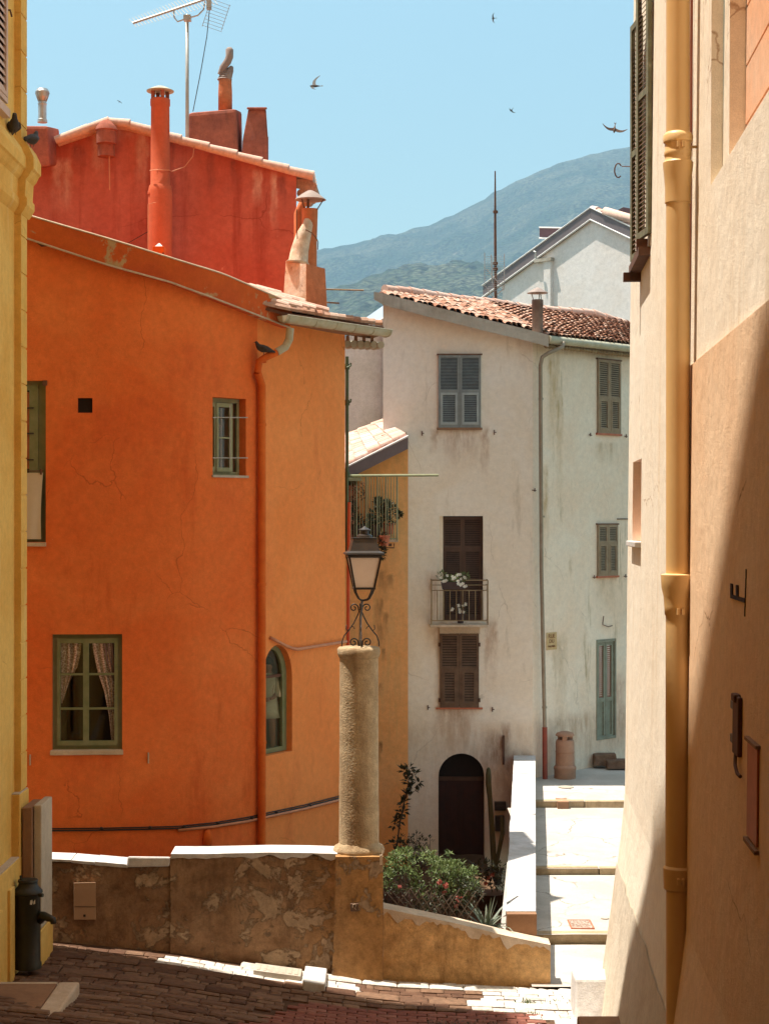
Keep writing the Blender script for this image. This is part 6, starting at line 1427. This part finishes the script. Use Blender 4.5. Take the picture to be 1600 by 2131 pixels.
# ------------------------------------------------------------------ cast iron fountain, meter boxes and small street things
fo = thing('street_fountain', (P(59, 0, 20.5).x, 20.5, -5.42), 'dark green cast iron street fountain with a side spout at the bottom left', 'fountain')
fx = P(59, 0, 20.5).x; s_ = 20.5 / F; fz = lambda py: Z(py, 20.5)
m = MB(); m.lathe((fx, 20.5, 0), [(28 * s_, fz(2014)), (28 * s_, fz(2004)), (26 * s_, fz(2000)), (25.5 * s_, fz(1868)), (27 * s_, fz(1866)), (27 * s_, fz(1860)), (30.5 * s_, fz(1857)), (30 * s_, fz(1853)), (25 * s_, fz(1848)), (20 * s_, fz(1842)), (19 * s_, fz(1836)), (21 * s_, fz(1834)), (20 * s_, fz(1830)), (4 * s_, fz(1828))], 32); m.build('body', M['castiron'], fo, smooth=True, auto=40)
m = MB(); m.tube([P(82, 1910, 20.5), P(92, 1906, 20.42), P(104, 1911, 20.36), P(111, 1914, 20.33), P(112, 1922, 20.33)], [14 * s_, 9 * s_, 7.5 * s_, 7 * s_, 6 * s_], 12); m.build('spout', M['castiron'], fo, smooth=True)
m = MB(); m.tube([P(82, 1863, 20.4), P(90, 1863, 20.38)], 4 * s_, 10); m.tube([P(44, 1832, 20.45), P(44, 1822, 20.45)], 2.5 * s_, 8); m.hexa([P(24, 1965, 20.55), P(36, 1945, 20.45), P(36, 1945, 20.6), P(24, 1965, 20.7), P(24, 1880, 20.55), P(36, 1858, 20.45), P(36, 1858, 20.6), P(24, 1880, 20.7)]); m.build('push_button', M['castiron'], fo)
m = MB(); yy_ = 20.5 - 25.8 * s_
for poly in ([(63, 1882), (64, 1874), (68, 1872), (69, 1878), (67, 1883)], [(70, 1882), (71, 1876), (74, 1872), (74, 1881)]): m.prism([P(a, b, yy_ + .002 * abs(a - 59)) for a, b in poly], (0, -.003, 0))
m.build('white_mark', M['postcardwhite'], fo)
mb_ = thing('meter_box', P(178, 1915, 22.14), 'beige plastic meter box with lid line on the left part of the brown low wall', 'meter box')
m = MB(); m.hexa([P(155, 1914, 22.10), P(200, 1914, 22.10), P(200, 1914, 22.2), P(155, 1914, 22.2), P(154, 1837, 22.10), P(200, 1836, 22.10), P(200, 1836, 22.2), P(154, 1837, 22.2)]); m.build('case', M['meter'], mb_, bevel=.006)
m = MB(); m.box(tuple(P(155, 1886, 22.096)), tuple(P(200, 1848, 22.102))); m.build('lid', M['meter'], mb_); m = MB(); m.box(tuple(P(174, 1908, 22.092)), tuple(P(179, 1903, 22.101))); m.tube([P(155, 1887, 22.097), P(200, 1887, 22.097)], .003, 4); m.build('lock', M['iron'], mb_)
jb = thing('junction_box', P(738, 1898, 22.0), 'small dark square box with a worn emblem on the pier', 'junction box')
m = MB(); m.box(tuple(P(729, 1897, 21.96)), tuple(P(746, 1877, 22.06))); m.build('case', M['brownshut'], jb, bevel=.008)
m = MB(); m.tube([P(734, 1889, 21.955), P(734, 1883, 21.955), P(739, 1881, 21.955), P(741, 1885, 21.955), P(738, 1890, 21.955), P(741, 1893, 21.955)], .005, 5); m.build('emblem', M['curb'], jb)
m = MB(); m.box(tuple(P(790, 1800, 22.0)), tuple(P(796, 1779, 22.02))); m.tube([P(795, 1779, 22.01), P(797, 1768, 22.01), P(794, 1758, 22.0)], .006, 5)
tag(m.build('small_tag', M['curb'], loc=P(793, 1800, 22)), 'tiny pale tag on the top right corner of the pier', 'tag')
# slab and grating in the sunlit strip
def ongrid(m, x0, x1, y0, y1, h, th=.05):
    m.hexa([(x0, y0, G(x0, y0) - .04), (x1, y0, G(x1, y0) - .04), (x1, y1, G(x1, y1) - .04), (x0, y1, G(x0, y1) - .04), (x0, y0, G(x0, y0) + h), (x1, y0, G(x1, y0) + h), (x1, y1, G(x1, y1) + h), (x0, y1, G(x0, y1) + h)])
m = MB(); ongrid(m, -1.02, -.74, 21.25, 22.0, .12); tag(m.build('kerb_stone', M['parapet'], loc=(-.9, 21.6, -5.8), bevel=.02), 'short pale kerb stone at the right end of the sunlit cobble strip', 'kerb stone')
dc = thing('drain_cover', (-1.35, 21.8, -5.75), 'flat grey drain cover set in the sunlit cobbles at the foot of the low wall', 'drain cover')
m = MB(); ongrid(m, -1.66, -1.06, 21.62, 21.98, .075); m.build('plate', M['concrete'], dc, bevel=.006)
m = MB()
for k in range(7): ongrid(m, -1.62 + .08 * k, -1.58 + .08 * k, 21.66, 21.94, .082)
m.build('ribs', M['concrete'], dc)
st_ = thing('stone_ramp_slab', (-4.0, 18.8, -5.2), 'worn paved slab with a pale rounded kerb in the bottom left corner', 'stone slab')
m = MB(); m.box((-4.42, 17.4, -5.6), (-3.72, 19.42, -5.262)); m.build('slab', M['brownslab'], st_, bevel=.01)
m = MB(); m.box((-3.71, 17.6, -5.6), (-3.47, 19.46, -5.25)); m.box((-4.42, 19.425, -5.6), (-3.72, 19.50, -5.258)); m.build('kerb', M['curb'], st_, bevel=.03)
# path covers
for i, (px_, py_, Yd, r_, lab) in enumerate(((1258, 1946, 25.1, .06, 'small oval grey cover near the right edge of the nearest alley landing'), (1177, 1650, 35.0, .16, 'round grey cover on the uppermost sunlit landing'))):
    c = P(px_, py_, Yd); m = MB(); m.lathe((c.x, c.y, PY(c.y) + .006), [(r_, 0), (r_, .008), (r_ * .9, .010), (.01, .010)], 24); tag(m.build('round_cover', M['concrete'], loc=(c.x, c.y, PY(c.y))), lab, 'cover')
c = P(1207, 1949, 24.8); rc_ = thing('red_framed_cover', (c.x, 24.75, -5.85), 'rectangular speckled cover with a red frame in the nearest alley landing', 'cover')
m = MB(); m.box((c.x - .15, 24.5, -5.9), (c.x + .15, 25.0, -5.842)); m.build('plate', plaster('speckled_plate', lin(.45, .38, .32), lin(.22, .12, .08), 40, .45, .55, bump=.8), rc_)
m = MB(); m.box((c.x - .17, 24.48, -5.9), (c.x - .15, 25.02, -5.838)); m.box((c.x + .15, 24.48, -5.9), (c.x + .17, 25.02, -5.838)); m.box((c.x - .15, 24.48, -5.9), (c.x + .15, 24.5, -5.838)); m.box((c.x - .15, 25.0, -5.9), (c.x + .15, 25.02, -5.838)); m.build('frame', M['redplaque'], rc_)
m = MB(); c = P(1171, 1668, 33.4); m.box((c.x - .11, 33.36, -5.66), (c.x + .11, 33.9, -5.488)); tag(m.build('step_drain', M['brownslab'], loc=c), 'small brown drain box set in the farthest stone step', 'drain')
# litter bin
bn = thing('litter_bin', P(1175, 1622, 36.1), 'pinkish concrete litter bin with a domed hood by the corner downpipe', 'litter bin')
c = P(1175, 1621, 36.1); s_ = 36.1 / F; c = Vector((c.x, c.y, 0)); bz = lambda py: Z(py, 36.1)
m = MB(); m.lathe(c, [(22.5 * s_, bz(1626)), (22.5 * s_, bz(1602)), (23.5 * s_, bz(1600)), (23.5 * s_, bz(1596)), (20 * s_, bz(1592)), (19.5 * s_, bz(1566)), (20.2 * s_, bz(1565)), (20.2 * s_, bz(1563)), (19.5 * s_, bz(1562)), (19.5 * s_, bz(1545)), (18 * s_, bz(1540)), (15 * s_, bz(1538)), (12 * s_, bz(1544))], 32); m.build('body', M['bin'], bn, smooth=True, auto=35)
m = MB(); m.lathe(c, [(19 * s_, bz(1531)), (19.5 * s_, bz(1529)), (17 * s_, bz(1525)), (8 * s_, bz(1522)), (.1 * s_, bz(1521.5))], 32)
for a in (20, 140, 260): m.box((c.x + 12 * s_ * math.cos(rad(a)) - .05, c.y + 12 * s_ * math.sin(rad(a)) - .05, bz(1541)), (c.x + 12 * s_ * math.cos(rad(a)) + .05, c.y + 12 * s_ * math.sin(rad(a)) + .05, bz(1530)))
m.build('hood', M['bin'], bn, smooth=True, auto=35)
# door stones
ds = plaster('door_stone', lin(.22, .13, .085), lin(.14, .08, .05), 3, .4, .65, bump=1., fine=25, mott=.3)
for (x0, y0, x1, y1, Yd, lab, ml) in ((1235, 1590, 1281, 1566, 37.2, 'upper rough brown doorstep stone under the teal door', .02), (1262, 1596, 1312, 1578, 37.0, 'lower rough doorstep stone right of the upper one', .02)):
    a = P(x0, y0, Yd); b = P(x1, y1, Yd + .35); m = MB(); m.hexa([(a.x, a.y, a.z - .05), (b.x, a.y, a.z - .05), (b.x - .02, b.y, a.z - .05), (a.x, b.y, a.z - .05), (a.x + .03, a.y + .03, b.z - .02), (b.x - .04, a.y + .05, b.z + .01), (b.x - .02, b.y, b.z), (a.x, b.y, b.z)]); o = m.build('doorstep', ds, loc=a, bevel=.02); tag(o, lab, 'doorstep', None)

# ------------------------------------------------------------------ garden plants
def gpt(px, py, Y): return P(px, py, Y)
sh = thing('flowering_shrub', P(880, 1900, 23.2), 'sunlit green leafy shrub spilling behind the garden wall', 'shrub')
cl = []
for k in range(95):
    px_ = R.uniform(800, 985); lo = interp(px_, [(800, 1850), (900, 1870), (985, 1870)]); hi = interp(px_, [(800, 1785), (830, 1774), (880, 1770), (920, 1790), (985, 1815)])
    py_ = lerp(hi, lo, R.random() ** 1.4); cl.append((gpt(px_, py_, R.uniform(22.75, 23.6)), (.075, .10, .065)))
m = MB(); foliage(m, cl, 26, .060, .026, .5); m.build('foliage', M['leaf'], sh)
m = MB()
for c_, _ in cl[::4]: b_ = gpt(R.uniform(820, 960), 1930, 23.2); m.tube([b_, b_.lerp(c_, .5) + Vector((R.uniform(-.08, .08), 0, .03)), c_], [.012, .008, .004], 5)
m.build('stem', M['bark'], sh)
ht = thing('whorled_shrub', P(950, 1880, 23.4), 'pale green shrub with star shaped leaf whorls at the right of the garden', 'shrub')
m = MB(); mstem = MB()
for (px_, py_) in ((914, 1788), (935, 1778), (928, 1796), (950, 1792), (962, 1800), (944, 1803), (985, 1806), (990, 1815), (978, 1812), (960, 1822), (970, 1830), (982, 1838), (956, 1836), (992, 1842), (972, 1848), (946, 1818)):
    c_ = gpt(px_, py_, R.uniform(23.1, 23.6))
    for k in range(26): a = R.uniform(0, 6.28); m.leaf(c_ + Vector((R.gauss(0, .015), R.gauss(0, .015), R.gauss(0, .02))), Vector((math.cos(a), math.sin(a), R.uniform(-.3, .9))), Vector((0, 0, 1)), R.uniform(.05, .085), .024, .15)
    b_ = gpt(958 + R.uniform(-12, 12), 1900, 23.4); mstem.tube([b_, b_.lerp(c_, .6) + Vector((0, 0, -.04)), c_], [.012, .009, .006], 5)
m.build('foliage', M['leaf'], ht); mstem.build('stem', M['bark'], ht)
du = thing('shaded_undergrowth', P(850, 1870, 23), 'dark tangled undergrowth with grassy blades low behind the garden wall', 'undergrowth'); 
m = MB()
for k in range(60): foliage(m, [(gpt(R.uniform(800, 1000), R.uniform(1835, 1900), R.uniform(22.6, 23.3)), (.08, .08, .07))], 14, .07, .02, .3)
m.build('foliage', M['leafdark'], du)
m = MB()
for k in range(260):
    b_ = gpt(R.uniform(800, 860), R.uniform(1870, 1900), R.uniform(22.6, 23.0)); m.leaf(b_, Vector((R.gauss(0, .5), R.gauss(-.2, .3), 1)), Vector((0, -1, 0)), R.uniform(.10, .22), .012, .1)
m.build('blades', island('plum_blades', [lin(.07, .03, .03), lin(.20, .13, .12), lin(.10, .05, .045)], .5, .1), du)
rb = thing('rose_bush', P(930, 1900, 22.9), 'rose bush with round coral blooms behind the trellis', 'rose bush')
m = MB(); foliage(m, [(gpt(R.uniform(900, 990), R.uniform(1830, 1900), R.uniform(22.8, 23.2)), (.08, .08, .08)) for _ in range(20)], 18, .055, .03); m.build('foliage', M['leafdark'], rb)
m = MB()
for (px_, py_, r_) in ((955, 1871, .042), (914, 1835, .032), (927, 1843, .034), (925, 1858, .028), (949, 1886, .026), (832, 1845, .022)):
    c_ = gpt(px_, py_, 22.72)
    for k in range(34): d = Vector((R.gauss(0, 1), R.gauss(0, 1), R.gauss(0, 1))).normalized(); m.leaf(c_ + d * r_ * .5, (d + Vector((R.gauss(0, .7), R.gauss(0, .7), R.gauss(0, .7)))), d, r_ * .9, r_ * .9, .3)
m.build('blooms', M['rose'], rb)
tl = thing('garden_trellis', P(930, 1930, 22.6), 'diamond lattice of thin grey wooden slats behind the garden wall', 'trellis')
m = MB()
base_y = lambda px: interp(px, [(800, 1900), (1040, 1952)])
for k in range(13):
    px_ = 806 + k * 16.5; h = 78 if k > 5 else 60
    for sgn in (1, -1):
        a = P(px_, base_y(px_) + 4, 22.55); b = P(px_ + sgn * 52, base_y(px_) + 4 - h, 22.56 + (.012 if sgn > 0 else 0))
        if 800 < px_ + sgn * 52 < 1015: m.tube([a, b], .0085, 4)
m.build('slats', M['wood'], tl)
ag = thing('agave', P(1015, 1930, 22.75), 'spiky grey green agave with arching pointed leaves at the end of the garden wall', 'agave')
m = MB(); c_ = P(1012, 1938, 22.75)
for k in range(34):
    a = R.uniform(0, 6.28); el = R.uniform(.25, 1.35); L_ = R.uniform(.32, .62); d = Vector((math.cos(a) * math.cos(el), math.sin(a) * math.cos(el), math.sin(el))); prev = c_.copy(); w0 = .030; side = d.cross(Vector((0, 0, 1))).normalized(); P_ = [prev]
    for j in range(5): d = (d + Vector((0, 0, -.10 * (1.5 - el) * j))).normalized(); P_.append(P_[-1] + d * L_ / 5)
    vs = []
    for j, p in enumerate(P_): ww = w0 * (1 - j / 5) ** .7 * (1 if j else .8) + .0015; vs += [p + side * ww, p - Vector((0, 0, ww * .5)), p - side * ww]
    m.add(vs, [(3 * j + q, 3 * j + q + 1, 3 * j + q + 4, 3 * j + q + 3) for j in range(5) for q in range(2)])
m.build('leaves', M['agave'], ag)
ct_ = thing('column_cactus', P(1020, 1795, 34.2), 'tall slender column cactus standing right of the arched doorway', 'cactus')
m = MB(); q = [P(1028, 1810, 34.2), P(1023, 1720, 34.2), P(1019, 1660, 34.2), P(1016, 1632, 34.2), P(1016, 1612, 34.2), P(1016, 1600, 34.2), P(1016, 1597, 34.2)]
m.tube(q, [.06, .055, .05, .06, .058, .04, .015], 9); m.tube([P(1030, 1812, 34.2), P(1038, 1770, 34.2), P(1045, 1735, 34.2), P(1043, 1700, 34.2)], [.04, .04, .045, .03], 8); m.build('stem', M['cactus'], ct_)
m = MB(); m.lathe(P(1028, 1840, 34.2), [(.13, 0), (.18, .3), (.19, .31)], 16); m.build('pot', M['darkpot'], ct_)
rp_ = thing('rubber_plant', P(822, 1790, 33.6), 'tall leaning rubber plant with broad dark leaves against the ochre wall', 'plant')
m = MB(); sp_ = [P(822, 1850, 33.6), P(826, 1760, 33.6), P(832, 1710, 33.6), P(842, 1665, 33.6), P(850, 1630, 33.6), P(851, 1600, 33.6)]; m.tube(sp_, [.022, .018, .016, .013, .010, .006], 6); m.build('stem', M['bark'], rp_)
m = MB()
for (a, b, n_, r_) in ((840, 1604, 20, .05), (852, 1600, 20, .07), (862, 1610, 16, .06), (850, 1625, 16, .06), (868, 1630, 12, .05), (856, 1640, 14, .06), (845, 1655, 14, .06), (840, 1670, 14, .07), (836, 1690, 14, .06), (828, 1706, 12, .06), (822, 1716, 14, .06), (838, 1676, 10, .08), (820, 1754, 14, .09), (832, 1758, 10, .07)):
    foliage(m, [(P(a, b, 33.6), (r_, r_, r_))], n_, .13, .065, .2)
m.build('foliage', M['leafdark'], rp_)
dk = thing('dark_bush', P(870, 1780, 30), 'dark twiggy bush in shade left of the arched doorway', 'bush')
m = MB(); tw = MB()
for k in range(38):
    px_ = R.uniform(828, 900); py_ = R.uniform(1742, 1800); c_ = P(px_, py_, 29.5 + R.uniform(-.5, .5)); foliage(m, [(c_, (.09, .09, .09))], 12, .07, .03)
for k in range(12): px_ = 835 + k * 5.5; tw.tube([P(862, 1850, 29.5), P(px_, 1790, 29.5), P(px_ + R.uniform(-4, 4), R.uniform(1728, 1765), 29.5)], [.012, .008, .004], 4)
m.build('foliage', M['leafdark'], dk); tw.build('stem', M['bark'], dk)
sb = thing('shaded_pot_plant', P(1030, 1880, 30), 'low dark potted plants with a few pink flowers at the foot of the white house', 'potted plant')
m = MB(); foliage(m, [(P(R.uniform(985, 1050), R.uniform(1800, 1850), 30 + R.uniform(-.4, .4)), (.14, .14, .12)) for _ in range(16)], 22, .09, .035); m.build('foliage', M['leafdark'], sb)
m = MB(); blossoms(m, [P(a, b, 29.6) for a, b in ((1013, 1828), (1016, 1826), (1024, 1820), (1010, 1838))], 6, .05); m.build('flowers', M['rose'], sb)
m = MB(); m.lathe(P(1020, 1900, 30), [(.2, -.1), (.26, .35), (.28, .36)], 14); m.build('pot', M['darkpot'], sb)
# tufts of grass in the paving
for i, (px_, py_, n_, h_, lab) in enumerate(((1100, 2090, 60, .10, 'largest green grass tuft in the sunlit paving'), (1145, 2086, 14, .08, 'thin grass tuft right of the largest one'), (1108, 2112, 22, .07, 'small grass tuft below the largest one at the bottom edge'), (1235, 2078, 14, .06, 'small dry tuft at the foot of the white stone block'))):
    Yd = 20.9; 
    for _ in range(20): Yd = Z(py_, 1) and G((px_ - HX) * Yd / F, Yd) / Z(py_, 1)
    c_ = P(px_, py_, Yd); m = MB()
    for k in range(n_): m.leaf(c_ + Vector((R.gauss(0, .05), R.gauss(0, .04), -.01)), Vector((R.gauss(0, .6), R.gauss(0, .5), 1)), Vector((0, -1, 0)), R.uniform(.4, 1.1) * h_, .009, .1)
    tag(m.build('grass_tuft', M['leaf'], loc=c_), lab, 'grass tuft', 'grass tufts in the paving')
m = MB()
for k in range(230):
    x_ = R.uniform(.5, 1.5); y_ = 20.35 - .10 * x_ + R.gauss(0, .10); z_ = G(x_, y_) + .02; m.leaf(Vector((x_, y_, z_)), Vector((R.gauss(0, 1), R.gauss(0, 1), .7)), Vector((0, 0, 1)), R.uniform(.02, .05), .014, .1)
tag(m.build('weeds', M['leafdark'], loc=(1, 20.3, -6)), kind='stuff')

# ------------------------------------------------------------------ birds
def swift(px, py, Y, span, hd, bank, lab, wingbias=(1., 1.), mat='feather', dihed=.1):
    c = P(px, py, Y); t = thing('swift', c, lab, 'bird', 'swifts flying over the roofs')
    fwd = Vector(hd).normalized(); side = Vector(bank).normalized(); side = (side - fwd * side.dot(fwd)).normalized(); up = side.cross(fwd)
    m = MB(); L_ = span * .40
    pr = [(-.5, .008), (-.38, .05), (-.1, .13), (.15, .16), (.32, .12), (.42, .07), (.5, .015)]
    m.tube([c + fwd * L_ * a for a, _ in pr], [max(.002, r_ * L_ * .8) for _, r_ in pr], 8)
    for s_ in (1, -1): m.leaf(c - fwd * L_ * .42, -fwd + side * .25 * s_, up, L_ * .35, L_ * .10, .1)
    b = m.build('body', M[mat], t, smooth=True)
    for s_, wb_ in ((1, wingbias[0]), (-1, wingbias[1])):
        m = MB(); H = span / 2 * wb_; n_ = 8; top, bot = [], []
        for i in range(n_ + 1):
            u = i / n_; lead = c + side * s_ * H * u + fwd * L_ * (.22 + .35 * math.sin(u * 1.6) - .75 * u ** 2.2) + up * (dihed * H * u); ch = L_ * .34 * (1 - u) ** .6 + .002
            top.append(lead + up * .002); bot.append(lead - fwd * ch + up * .002)
        vs = top + bot + [p - up * .005 for p in top + bot]; k = n_ + 1
        m.add(vs, [(i, i + 1, i + 1 + k, i + k) for i in range(n_)] + [(i + 2 * k, i + 3 * k, i + 1 + 3 * k, i + 1 + 2 * k) for i in range(n_)] + [(i, i + 2 * k, i + 1 + 2 * k, i + 1) for i in range(n_)] + [(i + k, i + 1 + k, i + 1 + 3 * k, i + 3 * k) for i in range(n_)])
        m.build('wing', M[mat], t)
swift(656, 179, 30, .50, (-1, .2, .05), (.25, 1, 1.1), 'swift in profile with one wing raised, right of the chimney stack', (1.15, .5))
swift(1278, 268, 26, .40, (-.15, -.35, -.9), (1, .1, -.16), 'largest brown swift with both wings spread beside the right wall', (1, 1), 'featherbr', -.12)
swift(1027, 38, 40, .27, (-1, .1, -.05), (.15, .25, 1), 'tiny swift high in the sky at the top centre', (1, 1))
swift(1064, 229, 42, .24, (-.6, .2, -.75), (.75, .2, -.6), 'tiny crescent shaped swift above the hill slope', (1, .6))
swift(249, 212, 44, .15, (.3, .6, 1), (1, .3, -.6), 'smallest distant swift above the red roof', (1, 1))
def pigeon(c, hd, sc_, lab, mat='feather', tilt=-.25):
    t = thing('pigeon', c, lab, 'bird', 'perched pigeons'); f_ = Vector(hd).normalized(); up = Vector((0, 0, 1)); b = c + up * .09 * sc_
    pr = [(-.20, .012, -.045), (-.13, .03, -.02), (-.06, .055, 0), (.02, .068, .015), (.08, .055, .04), (.105, .036, .075), (.12, .030, .105), (.135, .026, .122), (.15, .008, .118)]
    m = MB(); m.tube([b + f_ * a * sc_ + up * (z_ * sc_) for a, _, z_ in pr], [r_ * sc_ for _, r_, _ in pr], 12); m.build('body', M[mat], t, smooth=True)
    s_ = f_.cross(up)
    for k in (1, -1):
        m = MB(); m.tube([b + s_ * k * .052 * sc_ + f_ * .05 * sc_ + up * .03 * sc_, b + s_ * k * .060 * sc_ - f_ * .04 * sc_ + up * .01 * sc_, b + s_ * k * .03 * sc_ - f_ * .17 * sc_ - up * .03 * sc_], [.028 * sc_, .034 * sc_, .006 * sc_], 8); m.build('wing', M[mat], t, smooth=True)
    m = MB()
    for k in (1, -1): m.tube([b + s_ * k * .02 * sc_ - up * .04 * sc_, c + s_ * k * .02 * sc_], .005 * sc_, 5)
    m.tube([b + f_ * .15 * sc_ + up * .118 * sc_, b + f_ * .175 * sc_ + up * .112 * sc_], [.006 * sc_, .002 * sc_], 6); m.build('legs_and_beak', M['featherbr'], t)
pigeon(Vector((-4.46, 20.55, 4.66)), (.3, -1, 0), 1.0, 'pigeon perched on the yellow cornice, nearer of the two')
pigeon(Vector((-4.36, 21.12, 4.63)), (.2, .9, 0), 1.0, 'pigeon perched at the corner end of the yellow cornice')
pigeon(P(549, 738, 24.93), (-1, -.2, .0), .85, 'dark pigeon crouching on the elbow of the orange downpipe')

# ------------------------------------------------------------------ air between here and the hills
m = MB(); m.box((-4200, -1000, -20), (4200, 4300, 1500))
hz = m.build('haze', D.materials.new('haze')); tag(hz, kind='stuff')
hm = hz.data.materials[0]; hm.use_nodes = True; t = hm.node_tree; t.nodes.clear()
pv = t.nodes.new('ShaderNodeVolumePrincipled'); mo = t.nodes.new('ShaderNodeOutputMaterial')
pv.inputs['Color'].default_value = (.38, .66, .94, 1); pv.inputs['Density'].default_value = .00027; pv.inputs['Anisotropy'].default_value = .1
t.links.new(pv.outputs[0], mo.inputs['Volume'])
